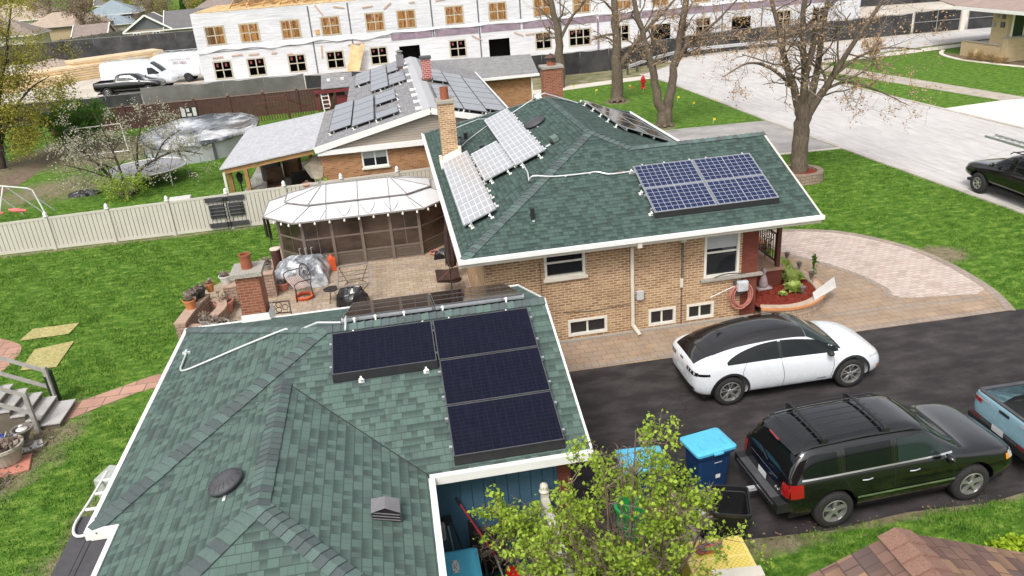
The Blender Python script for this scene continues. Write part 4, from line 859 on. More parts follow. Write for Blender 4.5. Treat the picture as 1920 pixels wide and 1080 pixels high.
# ------------------------------------------------------------------ other houses
def simple_house(name, label, c, w, d, eave, ridge, rz, wallm, roofm, axis='x', hip=0., over=.35, trim=None, gablem=None, windows=(), cat='house'):
    t = thing(name, label, cat, (c[0], c[1], 0), rz); trim = trim or m_white
    hw, hd = w/2, d/2; q = MB().m(wallm); q.box(-hw, -hd, 0, hw, hd, eave); 
    if axis == 'x': q.m(gablem or wallm); [q.add([(s*(hw-.01), -hd, eave), (s*(hw-.01), hd, eave), (s*(hw-.01), 0, ridge)], [(0, 1, 2) if s > 0 else (2, 1, 0)]) for s in (-1, 1) if not hip]
    else: q.m(gablem or wallm); [q.add([(-hw, s*(hd-.01), eave), (hw, s*(hd-.01), eave), (0, s*(hd-.01), ridge)], [(2, 1, 0) if s > 0 else (0, 1, 2)]) for s in (-1, 1) if not hip]
    q.build('wall', t)
    W, D = hw+over, hd+over; k_ = (ridge-eave)/(hd if axis == 'x' else hw); ze = eave-k_*over; q = MB().m(roofm)
    if axis == 'x':
        hh = D if hip else 0; a, b_ = (-W+hh, 0, ridge), (W-hh, 0, ridge)
        q.slab([(-W, -D, ze), (W, -D, ze), b_, a], .08); q.slab([(W, D, ze), (-W, D, ze), a, b_], .08)
        if hip: q.slab([(-W, D, ze), (-W, -D, ze), a], .08); q.slab([(W, -D, ze), (W, D, ze), b_], .08)
    else:
        hh = W if hip else 0; a, b_ = (0, -D+hh, ridge), (0, D-hh, ridge)
        q.slab([(W, -D, ze), (W, D, ze), b_, a], .08); q.slab([(-W, D, ze), (-W, -D, ze), a, b_], .08)
        if hip: q.slab([(-W, -D, ze), (W, -D, ze), a], .08); q.slab([(W, D, ze), (-W, D, ze), b_], .08)
    rf = q.build('roof', t)
    q = MB().m(trim)
    if not hip:
        if axis == 'x':
            for s in (-1, 1): q.beam((s*W, -D, ze), (s*W, 0, ridge), .12, .25); q.beam((s*W, D, ze), (s*W, 0, ridge), .12, .25)
        else:
            for s in (-1, 1): q.beam((-W, s*D, ze), (0, s*D, ridge), .12, .25); q.beam((W, s*D, ze), (0, s*D, ridge), .12, .25)
    q.box(-W, -D-.08, ze-.16, W, -D-.01, ze); q.box(W+.01, -D, ze-.16, W+.08, D, ze); q.box(-W-.08, -D, ze-.16, -W-.01, D, ze); q.build('trim', t)
    for (x0, x1, z0, z1) in windows:
        f = MB().m(trim); f.box(x0-.12, -hd-.05, z0-.12, x1+.12, -hd-.002, z1+.12); wdw = f.build('window', t)
        g_ = MB().m(m_glass); xm = (x0+x1)/2; g_.box(x0, -hd-.07, z0, xm-.06, -hd-.052, z1); g_.box(xm+.06, -hd-.07, z0, x1, -hd-.052, z1); g_.build('pane', wdw)
    return t
m_stonebrick = brick('mixed_tan_brick', (.36, .28, .21), (.24, .19, .15), (.42, .36, .30), .4, .14, .02, var=(.42, .35, .28), dirt=.2)
m_slate = plain('slate_roof_shingle', (.145, .14, .14), .9, var=.12, nscale=1.5); m_dkside = plain('charcoal_siding', (.115, .12, .125), .7)
m_bluegrey = plain('blue_grey_shingle', (.24, .29, .32), .9, var=.12, nscale=1.5); m_tanroof = plain('tan_roof_shingle', (.40, .32, .25), .9, var=.15, nscale=1.5); m_brownroof = plain('brown_roof_shingle', (.25, .20, .175), .9, var=.15, nscale=1.5)
m_tanwall = plain('ochre_wall', (.50, .39, .24), .8, var=.1); m_beigewall = plain('beige_siding', (.62, .57, .47), .7, var=.06)
simple_house('bungalow', 'grey roofed tan brick house with charcoal gable above the black fence', (-34.6, 134), 6.3, 7, 2.5, 4.5, R(4), m_stonebrick, m_slate, 'y', gablem=m_dkside, windows=[(-2.1, -1.3, .9, 2.0), (.7, 1.5, .9, 2.0)])
simple_house('bungalow', 'tan brick house wing under a slate roof behind the left end of the white building', (-27.2, 134.5), 9.6, 7, 2.5, 4.7, R(4), m_stonebrick, m_slate, 'x')
simple_house('house', 'blue grey hip roofed house with dark siding in the distance', (-48.5, 165), 9, 9, 4.0, 6.2, R(6), m_dkside, m_bluegrey, 'x', hip=1, windows=[(2.2, 3.2, 1.8, 3.2)])
simple_house('house', 'low blue grey roofed porch wing in front of the blue grey house', (-46.5, 156), 7, 5, 2.6, 3.9, R(6), m_beigewall, m_bluegrey, 'x', hip=1)
simple_house('house', 'tan roofed ochre brick house beyond the beige garage', (-52.5, 152), 12.5, 8, 3.2, 5.2, R(5), m_tanwall, m_tanroof, 'x', hip=1, trim=m_dkgrey, windows=[(3.2, 4.2, 1.5, 2.7), (5.0, 5.6, 1.6, 2.7)])
simple_house('detached_garage', 'beige garage with brown gabled roof beside the wooden fence', (-44.6, 138.5), 4.6, 5.5, 2.1, 3.5, R(4), m_beigewall, m_brownroof, 'x', cat='garage')
simple_house('shed', 'long red shed with grey brown roof at the black fence', (-46.6, 123), 6.2, 3.2, 1.3, 2.2, R(5), plain('red_barn_paint', (.38, .055, .04), .7), m_brownroof, 'x', cat='shed')
simple_house('house', 'brown roofed tan house behind the large budding tree', (-60, 140), 14, 8, 3, 5.2, R(5), m_beigewall, m_brownroof, 'x', hip=1)
simple_house('house', 'pale walled house with brown roof behind the branches at the far left', (-63, 122), 12, 8, 2.6, 4.6, R(5), m_beigewall, m_brownroof, 'x')
simple_house('house', 'brown hip roofed house just behind the corner of the white building', (-27, 158), 13, 9, 3.2, 5.6, R(3), m_tanwall, m_brownroof, 'x', hip=1)
simple_house('house', 'dark red roofed house at the top of the picture', (-28, 185), 16, 10, 3.5, 6.2, R(3), m_tanwall, plain('maroon_roof', (.15, .04, .045), .9), 'x', hip=1)
simple_house('house', 'distant tan house with a broad hipped brown roof', (-72, 185), 16, 10, 3.5, 6.4, R(3), m_beigewall, m_tanroof, 'x', hip=1)
simple_house('house', 'distant white house peeking between bare trees', (-58, 205), 10, 8, 4.5, 7, R(3), plain('white_wall', (.7, .68, .64), .7), m_slate, 'x')
# deck of the beige garage house
dk = thing('deck', 'raised reddish wooden deck between beige garage and grey house', 'deck', (-39.8, 141, 0)); q = MB().m(plain('red_deck', (.32, .12, .07), .8)); q.box(-2.2, -1.8, .7, 2.4, 1.8, .85); q.build('platform', dk)
q = MB().m(m_cream)
for i in range(16): q.box(-2.2+i*.3, -1.8, .85, -2.12+i*.3, -1.74, 1.7)
q.box(-2.2, -1.82, 1.7, 2.4, -1.72, 1.78); q.build('railing', dk)
# right-hand buff brick house
RB = wthing('house', 'buff brick house corner with low brown roof, top right', 'house', (47, 54, 0))
m_buff = brick('buff_brick', (.56, .44, .27), (.49, .37, .22), (.50, .41, .28), .3, .06, .005, dirt=.15)
q = MB().m(m_buff); q.box(44.25, 51.9, 0, 60, 53.5, 3.6); q.box(44.0, 51.4, 0, 60, 51.9, 1.62); q.build('wall', RB)
q = MB().m(m_stone); q.box(43.95, 51.35, 1.62, 60, 52.0, 1.7); q.build('coping', RB)
q = MB().m(plain('pinkish_brown_roof', (.33, .245, .21), .9, var=.1, nscale=2)); q.slab([(43.2, 48, 3.66), (62, 48, 3.66), (62, 56, 5.4), (47.5, 56, 4.5), (43.2, 56.2, 3.66)], .08); q.slab([(43.2, 56.2, 3.66), (47.5, 56, 4.5), (62, 56, 5.4), (62, 62, 3.6), (46, 62, 3.6)], .08); q.build('roof', RB)
q = MB().m(m_white); q.box(43.1, 47.9, 3.42, 43.3, 56.3, 3.64); q.box(43.3, 48, 3.44, 60, 51.9, 3.48); q.build('gutter', RB)
q = MB().m(m_white); q.box(44.52, 51.86, 1.7, 44.66, 51.9, 3.44); q.box(45.5, 51.86, 1.7, 45.6, 51.9, 3.44); w_ = q.build('window', RB); q = MB().m(m_glass); q.box(44.66, 51.87, 1.7, 45.5, 51.898, 3.44); q.box(45.6, 51.87, 1.7, 47.5, 51.898, 3.44); q.build('pane', w_)
for y, z, s, m_ in ((52.4, 3.05, .28, m_dkgrey), (53.0, 3.1, .3, m_stone), (53.25, 2.45, .3, m_stone), (52.4, 2.5, .38, m_dkgrey)):
    q = MB().m(m_); q.box(44.18, y-s/2, z-s/2, 44.245, y+s/2, z+s/2); q.build('wall_plaque', RB)
PLT = wthing('planter_wall', 'low buff brick planter wall against the buff house', 'wall', (44.2, 54, 0)); q = MB().m(m_buff); q.box(43.95, 51.95, 0, 44.2, 56, 1.1); q.m(m_stone).box(43.9, 51.95, 1.1, 44.24, 56.05, 1.16); q.build('brickwork', PLT)
strip('path_border', smooth_line([(44.6, 58.8), (43.2, 57.0), (42.6, 54.2), (43.0, 51.5), (43.4, 49.8), (44.2, 47)]), .3, 0, .06, m_pale)
flat_sheet('garden_bed', [(44, 58), (43.3, 56.5), (42.8, 54.2), (43.2, 51.5), (44, 49.5), (47, 49), (47, 52), (44, 52)], .02, m_soil)
# bottom right brown roof
BR = wthing('house', 'mottled brown shingle roof of the nearest house, bottom right corner', 'house', (3.6, 1, 0))
m_brshg = shingle('brown_mottled_shingles', [(.21, .125, .095), (.38, .24, .145), (.17, .105, .09), (.25, .15, .115), (.14, .105, .10)], w=.24, shade=(.055, .035, .035), dark=.4, grain=.8)
zb = 5.6; kb = .40; q = MB().m(m_brshg); q.slab([(-1.0, 4.45, zb-kb*4.6), (3.6, 4.45, zb), (3.6, -4, zb), (-1.0, -4, zb-kb*4.6)], .04); q.slab([(3.6, 4.45, zb), (8.2, 4.45, zb-kb*4.6), (8.2, -4, zb-kb*4.6), (3.6, -4, zb)], .04); rfb = q.build('roof', BR)
mc3 = [plain('brown_cap_a', (.27, .15, .11), .93, var=.3, nscale=70, bmp=.5), plain('brown_cap_b', (.24, .13, .10), .93, var=.3, nscale=70, bmp=.5), plain('brown_cap_c', (.22, .12, .09), .93, var=.3, nscale=70, bmp=.5)]
ridge_caps(rfb, [((3.6, -3, zb), (3.6, 4.45, zb), (kb, 0, 1), (-kb, 0, 1))], .16, .145, mc3)
q = MB().m(m_white); q.build('trim', BR) if False else None
q = MB().m(plain('brown_wall_brick', (.25, .13, .08), .9)); q.box(-.6, -4, 0, 7.8, 4.1, zb-kb*4.6+.1); q.add([(-.6, 4.1, zb-kb*4.2), (7.8, 4.1, zb-kb*4.2), (3.6, 4.1, zb-.08)], [(2,1,0)]); q.build('wall', BR)

# ------------------------------------------------------------------ fences
m_vinyl = plain('beige_vinyl', (.55, .52, .45), .5, var=.05, nscale=1.5)
VF = wthing('vinyl_fence', 'beige vinyl privacy fence with pointed post caps across the back lawn', 'fence', (-7, 33, 0))
def zf(x): return 1.36+(x+16)*.019
q = MB().m(m_vinyl); x = -17.6
while x < 3.0:
    q.box(x, 32.985, .06, x+.150, 33.015, zf(x)-.06); x += .172
q.m(plain('picket_gap_shade', (.17, .155, .13), .8)).box(-17.6, 33.017, .1, 3.1, 33.022, 1.28)  # dark sheet added behind the pickets, stands in for shade in the gaps
q.build('picket_panel', VF)
q = MB().m(m_vinyl); q.beam((-17.6, 33, .08), (3.1, 33, .08), .05, .12); q.beam((-17.6, 33, zf(-17.6)-.05), (3.1, 33, zf(3.1)-.05), .055, .09); q.build('rail', VF)
for i in range(10):
    x = -16.75+i*2.385; q = MB().m(m_vinyl); q.box(x-.065, 32.93, 0, x+.065, 33.06, zf(x)+.02); po = q.build('post', VF)
    q = MB().m(m_white); q.lathe([(.1, 0), (.1, .03), (.06, .05), (.085, .1), (.07, .16), (.03, .21), (.001, .24)], 10, (x, 32.995, zf(x)+.02)); q.build('post_cap', po, smooth=True)
BF = wthing('board_fence', 'dark brown board fence behind the pool', 'fence', (-13, 60, 0)); m_brn = plain('dark_brown_boards', (.075, .033, .024), .7, var=.2, nscale=3)
q = MB().m(m_brn); x = -24.
while x < -3.2: q.box(x, 59.97, 0, x+.2, 60.02, 1.58); x += .215
q.build('board_panel', BF); q = MB().m(plain('brown_rail', (.2, .13, .1), .6)); q.box(-24, 59.93, 1.56, -3.2, 60.05, 1.62); q.build('rail', BF)
for i in range(9):
    x = -23.6+i*2.43; q = MB().m(m_brn); q.box(x-.09, 59.9, 0, x+.09, 59.97, 1.68); po = q.build('post', BF); q = MB().m(plain('brown_rail', (.2, .13, .1), .6)); q.lathe([(.11, 0), (.09, .06), (.09, .12), (.02, .16)], 8, (x, 59.95, 1.68)); q.build('post_cap', po)
m_fab, nt, b = mat('black_privacy_mesh'); setb(b, .8, 0, .2); p = coords(nt)
L(nt, ramp(nt, noise(nt, p, .5, 5), [(.3, (.022, .022, .024)), (.75, (.085, .083, .082))]), b.inputs['Base Color']); bump(nt, b, noise(nt, p, 1.6, 4), .8, .1)
m_fab2, nt, b = mat('thin_privacy_mesh'); setb(b, .8, 0, .2); p = coords(nt)
L(nt, ramp(nt, noise(nt, p, .35, 5), [(.3, (.10, .095, .09)), (.7, (.22, .21, .20))]), b.inputs['Base Color'])
m_steel = plain('galvanised_fence_tube', (.30, .30, .31), .5, .4, var=.1)
def mesh_fence(label, line, h, fab, step=3., lean=.0, name='mesh_fence', mid=False, tubes=None):
    t = wthing(name, label, 'fence', (line[0][0], line[0][1], 0)); P = [Vector((*p, 0)) for p in line]
    q = MB().m(fab); seg = []; r_ = random.Random(int(line[0][0]*13))
    for a, b_ in zip(P[:-1], P[1:]):
        n_ = max(1, round((b_-a).length/step)); seg += [a.lerp(b_, i/n_) for i in range(n_)]
    seg.append(P[-1]); o_ = []; nrm = Vector((0, -1, 0))
    fine = []
    for a, b_ in zip(seg[:-1], seg[1:]): fine += [(a.lerp(b_, k_/5), k_) for k_ in range(5)]
    fine.append((seg[-1], 0))
    for p, k_ in fine:
        sag = 0 if k_ == 0 else -.05*math.sin(PI*k_/5)+r_.uniform(-.03, .02); bl = 0 if k_ == 0 else r_.uniform(-.06, .06)
        o_ += [(p.x, p.y-.04, .04), (p.x, p.y-.05+bl, h*.5), (p.x, p.y-.03, h+sag)]
    q.add(o_, [(3*i+j, 3*i+3+j, 3*i+4+j, 3*i+1+j) for i in range(len(fine)-1) for j in (0, 1)])
    q.build('fabric', t, smooth=True)
    q = MB().m(tubes or m_steel)
    for a, b_ in zip(seg[:-1], seg[1:]): q.beam(a+Vector((0,.0,h)), b_+Vector((0,0,h)), .04); 
    if mid:
        for a, b_ in zip(seg[:-1], seg[1:]): q.beam(a+Vector((0,-.09,h*.52)), b_+Vector((0,-.09,h*.52)), .05)
    q.build('rail', t)
    for p in seg: q = MB().m(tubes or m_steel); q.tube([(p.x, p.y-(.08 if mid else .02), 0), (p.x, p.y-(.08 if mid else .02), h+.06)], .035 if mid else .025, 6); q.build('post', t)
    return t
mesh_fence('sagging black mesh fence beneath the left half of the white building', [(-60, 67.2), (-30, 66.7), (-19.2, 66.5)], 1.6, m_fab)
mesh_fence('greyer see-through mesh fence between the vans and the brown fence', [(-19.1, 66.4), (-6.5, 66.0)], 1.95, m_fab2)
mesh_fence('black mesh fence behind the neighbouring bungalow and the hydrant', [(-6.4, 66.0), (0, 65.7), (16, 64.9), (21, 65.2), (24.5, 67.8), (28, 69.2)], 1.8, m_fab)
mesh_fence('black mesh fence running behind the guardrail towards the gate', [(28.1, 69.3), (34, 69.5), (41, 69.3), (48.8, 69.2)], 1.85, m_fab, step=2.6)
mesh_fence('black mesh gate panels in silver tube frames at the top right', [(49, 69.2), (53.5, 68.9)], 1.95, m_fab, step=2.3, mid=True, tubes=m_alu)
mesh_fence('pair of mesh gate panels beside the buff brick house', [(54.2, 68.7), (61, 68.1)], 1.95, m_fab, step=3.2, mid=True, tubes=m_alu)
q = MB().m(m_pale); q.box(53.6, 68.7, 0, 54.0, 69.0, 2.1); tag(q.build('gate_post', None), 'thick pale gate post between the mesh gate panels', 'post')
mesh_fence('black mesh fence at the far top right of the lot', [(55, 97), (75, 93), (90, 92)], 2.4, m_fab, step=3)
mesh_fence('long black fence at the back of the lot below the far houses', [(-66, 120), (-46, 119.6), (-24, 117.5), (-14, 117)], 2.6, m_fab, step=4)
WF = wthing('wooden_fence', 'weathered grey wooden fence beside the tan brick house', 'fence', (-43, 134, 0)); q = MB().m(plain('weathered_boards', (.25, .225, .19), .9, var=.25, nscale=2)); A_, B_ = Vector((-47, 126.5, 0)), Vector((-39.5, 139, 0))
for i in range(48): p0 = A_.lerp(B_, i/48); p1 = A_.lerp(B_, (i+.88)/48); q.beam(p0+Vector((0,0,1.1)), p1+Vector((0,0,1.1)), .04, 2.2)
q.build('board_panel', WF); q = MB().m(plain('weathered_posts', (.13, .115, .1), .9))
for i in range(9): p0 = A_.lerp(B_, i/8)+Vector((.1, -.08, 0)); q.box(p0.x-.07, p0.y-.07, 0, p0.x+.07, p0.y+.07, 2.35)
q.build('fence_posts', WF)
# chain-link fence on the far left garden edge
CL = wthing('chain_link_fence', 'rusty chain link fence under the large budding tree', 'fence', (-23, 48, 0)); q = MB().m(m_steel)
for a, b_ in (((-23.3, 43), (-22.9, 50)), ((-22.9, 50), (-22, 57))):
    a = Vector((*a, 0)); b_ = Vector((*b_, 0)); q.beam(a+Vector((0,0,1.2)), b_+Vector((0,0,1.2)), .04)
    for i in range(4): p = a.lerp(b_, i/3); q.tube([p, p+Vector((0,0,1.25))], .03, 6)
q.build('frame', CL)
# guard rail
GR = wthing('guard_rail', 'galvanised guardrail curving behind the red hydrant', 'guardrail', (26, 67, 0)); ln = smooth_line([(19.2, 62.0), (21.4, 64.3), (23.6, 66.2), (26.5, 68.1), (30, 68.4), (37.5, 68.2)], 5); q = MB().m(plain('guard_rail_zinc', (.55, .56, .57), .4, .3, var=.08))
pf = [(0, .78), (.06, .74), (.06, .69), (0, .64), (.06, .59), (.06, .54), (0, .50)]
o_ = []
for i, (x, y) in enumerate(ln):
    a = Vector(ln[max(i-1, 0)]); b_ = Vector(ln[min(i+1, len(ln)-1)]); d = (b_-a).normalized(); n_ = Vector((d.y, -d.x)); o_ += [(x+n_.x*u, y+n_.y*u, z) for u, z in pf]
m7 = len(pf); q.add(o_, [(i*m7+j, i*m7+j+1, (i+1)*m7+j+1, (i+1)*m7+j) for i in range(len(ln)-1) for j in range(m7-1)]); q.build('beam', GR)
for i in range(0, len(ln), 3): x, y = ln[i]; q = MB().m(m_dkgrey); q.box(x-.07, y+.02, 0, x+.07, y+.16, .75); q.build('post', GR)
# ------------------------------------------------------------------ vehicles
def paint(name, c, rough=.22, metal=.0, coat=1.):
    m, nt, b = mat(name); setb(b, rough, metal, .5, coat); b.inputs['Base Color'].default_value = (*c, 1); b.inputs['Coat Roughness'].default_value = .03
    p = coords(nt); nn = noise(nt, p, 3, 4)
    L(nt, mixc(nt, nn, tuple(v*.93 for v in c), tuple(min(1, v*1.05) for v in c)), b.inputs['Base Color'])
    L(nt, mth(nt, 'ADD', mth(nt, 'MULTIPLY', noise(nt, p, 6, 5), .14), rough-.05), b.inputs['Roughness']); return m
m_pwhite = paint('pearl_white_paint', (.74, .77, .80), .25); m_pblack = paint('black_car_paint', (.006, .006, .0065), .14); m_pblack.node_tree.nodes['Principled BSDF'].inputs['Coat IOR'].default_value = 1.45
m_pblue = paint('pale_blue_paint', (.26, .43, .50), .25); m_pdark = paint('dark_roof_glass', (.012, .010, .011), .06)
m_carglass, nt, b = mat('car_glass'); setb(b, .04, 0, .45); b.inputs['Base Color'].default_value = (.006, .008, .008, 1)
m_cargreen, nt, b = mat('green_tinted_car_glass'); setb(b, .04, 0, .5); b.inputs['Base Color'].default_value = (.018, .03, .028, 1)
m_tyre = plain('tyre_rubber', (.022, .021, .021), .85, var=.3, nscale=20, bmp=.3); m_alloy = plain('alloy_wheel', (.55, .54, .52), .32, .75, var=.1); m_plast = plain('black_plastic_cladding', (.018, .018, .019), .55, var=.2)
m_red, nt, b = mat('tail_lamp_red'); setb(b, .15, 0, .6, 1); b.inputs['Base Color'].default_value = (.33, .012, .012, 1)
m_lamp, nt, b = mat('clear_lamp'); setb(b, .1, .2, .6, 1); b.inputs['Base Color'].default_value = (.6, .62, .62, 1)
m_amber, nt, b = mat('amber_lamp'); setb(b, .2, 0, .6, 1); b.inputs['Base Color'].default_value = (.75, .28, .03, 1)
m_plate = plain('number_plate_white', (.72, .73, .74), .5, var=.05); m_seam = plain('panel_seam', (.02, .02, .022), .6)
m_chrome = plain('chrome_strip', (.75, .75, .74), .15, .9, var=.04)
def loft(stations, zmid=(.55, .80), sub=2):
    """half sections mirrored into a closed body, subdivided, evaluated to a plain mesh"""
    st = stations; rings = []
    for (x, zb, wb, w, zs, ws, zr, wr, zt) in st:
        k = min(1, max(0, (zs-zb)/.7)); z3 = zb+(zs-zb)*.36; z4 = zb+(zs-zb)*.74
        half = [(0, zb), (wb*.88, zb), (wb, zb+.10*k), (w, z3), (w*.995, z4), (ws, zs), (ws*.955 if zr-zs > .1 else ws*.93, zs+.035 if zr-zs > .1 else zs+(zr-zs)*.5), (wr, zr), (wr*.62, zt-.008), (0, zt)]
        full = [(y, z) for y, z in half]+[(-y, z) for y, z in half[-2:0:-1]]
        rings.append([(x, y, z) for y, z in full])
    n = len(rings[0]); v = [p for r_ in rings for p in r_]; f = []
    for i in range(len(rings)-1):
        for j in range(n): f.append((i*n+j, i*n+(j+1) % n, (i+1)*n+(j+1) % n, (i+1)*n+j))
    f.append(tuple(range(n))[::-1]); f.append(tuple((len(rings)-1)*n+j for j in range(n)))
    me = bpy.data.meshes.new('loft'); me.from_pydata(v, [], f); me.update()
    bm = bmesh.new(); bm.from_mesh(me); bmesh.ops.recalc_face_normals(bm, faces=bm.faces); bm.to_mesh(me); bm.free()
    o = bpy.data.objects.new('loft', me); COL.objects.link(o)
    md = o.modifiers.new('s', 'SUBSURF'); md.levels = sub; md.render_levels = sub
    return o
def bake(o):
    dg = bpy.context.evaluated_depsgraph_get(); me = bpy.data.meshes.new_from_object(o.evaluated_get(dg)); bpy.data.objects.remove(o); return me
def cut(me, cutters):
    """boolean difference of meshes"""
    o = bpy.data.objects.new('cut', me); COL.objects.link(o); cs = []
    for mb in cutters:
        c = mb.build('cutter'); cs.append(c); md = o.modifiers.new('b', 'BOOLEAN'); md.operation = 'DIFFERENCE'; md.object = c; md.solver = 'EXACT'
    r_ = bake(o)
    for c in cs: bpy.data.objects.remove(c)
    return r_
def bvh_of(me): return BVHTree.FromPolygons([v.co[:] for v in me.vertices], [p.vertices[:] for p in me.polygons])
class Car:
    def __init__(s, name, label, cat, loc, rz, group=None):
        s.t = thing(name, label, cat, loc, rz, group)
    def body(s, stations, material, wheels, rw, arch=.06, sub=2, extra=(), yin=.58):
        me = bake(loft(stations, sub=sub)); s.bvh = bvh_of(me); cs = []
        for wx in wheels:
            for sd in (-1, 1):
                c = MB().m(m_plast); n = 28; ra = rw+arch
                Mx = Matrix.Rotation(R(90), 3, 'X'); c.lathe([(ra, -.5), (ra, .5)], n, (wx, sd*(yin+.5), rw+.02), Mx); cs.append(c)
        me = cut(me, cs+list(extra)); me.materials.clear(); me.materials.append(material)
        me.polygons.foreach_set('material_index', [0]*len(me.polygons)); me.polygons.foreach_set('use_smooth', [True]*len(me.polygons))
        try: me.set_sharp_from_angle(angle=R(38))
        except Exception: pass
        o = bpy.data.objects.new('body', me); COL.objects.link(o); o.parent = s.t; s.b = o
        # dark inner wheel wells and underside
        for wx in wheels:
            q = MB().m(m_plast); q.box(wx-rw-.04, -yin-.05, .28, wx+rw+.04, yin+.05, .30); 
        return o
    def hit(s, p, d):
        r_ = s.bvh.ray_cast(Vector(p), Vector(d)); return (r_[0], r_[1]) if r_[0] is not None else (None, None)
    def side(s, x, z, sd, off=.005):
        h, n = s.hit((x, sd*3, z), (0, -sd, 0))
        if h is None: return None
        if n.y*sd < 0: n = -n
        return h+n*off
    def top(s, x, y, off=.005):
        h, n = s.hit((x, y, 4), (0, 0, -1))
        if h is None: return None
        if n.z < 0: n = -n
        return h+n*off
    def end(s, y, z, sd, off=.006):
        h, n = s.hit((sd*6, y, z), (-sd, 0, 0))
        if h is None: return None
        if n.x*sd < 0: n = -n
        return h+n*off
    def patch(s, name, material, f, nu=14, nv=5, parent=None, smooth=True):
        """f(u,v)->3D point or None"""
        pts = [f(i/(nu-1), j/(nv-1)) for j in range(nv) for i in range(nu)]
        q = MB().m(material); ok = [p is not None for p in pts]
        q.v = [tuple(p) if p is not None else (0,0,0) for p in pts]
        for j in range(nv-1):
            for i in range(nu-1):
                a = [j*nu+i, j*nu+i+1, (j+1)*nu+i+1, (j+1)*nu+i]
                if all(ok[k] for k in a): q.f.append(a); q.mi.append(0)
        o = q.build(name, parent or s.t, smooth=smooth); return o
    def side_patch(s, name, material, xs, lo, hi, sd, nu=16, nv=5, off=.006, parent=None):
        x0, x1 = xs
        return s.patch(name, material, lambda u, v: s.side(x0+(x1-x0)*u, lo(x0+(x1-x0)*u)*(1-v)+hi(x0+(x1-x0)*u)*v, sd, off), nu, nv, parent)
    def top_patch(s, name, material, xs, ylo, yhi, nu=12, nv=12, off=.006, parent=None):
        x0, x1 = xs
        return s.patch(name, material, lambda u, v: s.top(x0+(x1-x0)*u, ylo(x0+(x1-x0)*u)*(1-v)+yhi(x0+(x1-x0)*u)*v, off), nu, nv, parent)
    def end_patch(s, name, material, y0, y1, z0, z1, sd, nu=10, nv=5, off=.008, parent=None, skew=0):
        return s.patch(name, material, lambda u, v: s.end(y0+(y1-y0)*u, z0+(z1-z0)*v+skew*u, sd, off), nu, nv, parent)
    def seam(s, pts, sd, name='panel_seam', r=.005, material=None):
        """line on the flank through (x,z) points"""
        P = []
        for (x0, z0), (x1, z1) in zip(pts[:-1], pts[1:]):
            n = max(2, int(math.hypot(x1-x0, z1-z0)/.08))
            for i in range(n+1): p = s.side(x0+(x1-x0)*i/n, z0+(z1-z0)*i/n, sd, .001); P += [p] if p is not None else []
        q = MB().m(material or m_seam); q.tube(P, r, 5); return q.build(name, s.t)
    def arch_ring(s, wx, zc, r0, r1, material, name='arch_cladding'):
        for sd in (-1, 1):
            s.patch(name, material, lambda u, v: s.side(wx+(r0+(r1-r0)*v)*math.cos(PI*(-.06+1.12*u)), zc+(r0+(r1-r0)*v)*math.sin(PI*(-.06+1.12*u)), sd, .008), 26, 3)
    def wheels(s, xs, rw, tw, yc, rim=.24, spokes=5, style=0, alloy=None):
        alloy = alloy or m_alloy
        for wx in xs:
            for sd in (-1, 1):
                M = Matrix.Rotation(R(-90)*sd, 3, 'X')   # local +z points outwards
                t_ = MB().m(m_tyre); hw = tw/2; c = (wx, sd*yc, rw)
                t_.lathe([(rim, -hw), (rw-.03, -hw), (rw-.006, -hw+.03), (rw, -hw+.05), (rw, hw-.05), (rw-.006, hw-.03), (rw-.03, hw), (rim+.02, hw+.004), (rim, hw-.01)], 36, c, M, cap=False)
                w_ = t_.build('wheel', s.t, smooth=True)
                q = MB().m(alloy); q.lathe([(rim+.006, hw-.005), (rim-.012, hw+.002), (rim-.02, hw-.05), (rim-.03, -hw)], 36, c, M, cap=False)
                for k in range(spokes):
                    a = 2*PI*k/spokes+.3
                    def P(r_, an, z): return Vector(c)+M@Vector((r_*math.cos(an), r_*math.sin(an), z))
                    if style == 0:      # broad flat spokes
                        da0, da1 = .42, .15
                        vs = [P(.05, a-da0*1.2, hw-.02), P(rim-.015, a-da1, hw-.012), P(rim-.015, a+da1, hw-.012), P(.05, a+da0*1.2, hw-.02), P(.05, a-da0, hw-.07), P(rim-.015, a-da1, hw-.06), P(rim-.015, a+da1, hw-.06), P(.05, a+da0, hw-.07)]
                        q.add(vs, [(0,1,2,3), (0,4,5,1), (3,2,6,7)])
                    else:               # forked spokes
                        for sgn in (-1, 1):
                            vs = [P(.06, a-.05*sgn, hw-.02), P(rim-.012, a+sgn*.16, hw-.006), P(rim-.012, a+sgn*.36, hw-.006), P(rim*.62, a+sgn*.24, hw-.016), P(.06, a+.3*sgn, hw-.03)]
                            q.add(vs, [(0,1,2,3,4)] if sgn > 0 else [(4,3,2,1,0)])
                            q.add([v+M@Vector((0,0,-.025)) for v in vs], [(0,1,2,3,4)])
                q.lathe([(.06, hw-.02), (.055, hw-.005), (.001, hw-.002)], 16, c, M, cap=False)
                rm = q.build('rim', w_)
                q = MB().m(m_plast); q.lathe([(rim-.01, hw-.09), (.001, hw-.09)], 24, c, M, cap=False); q.m(m_dkgrey).lathe([(rim*.72, hw-.085), (.001, hw-.08)], 20, c, M, cap=False); q.build('brake_disc', w_)
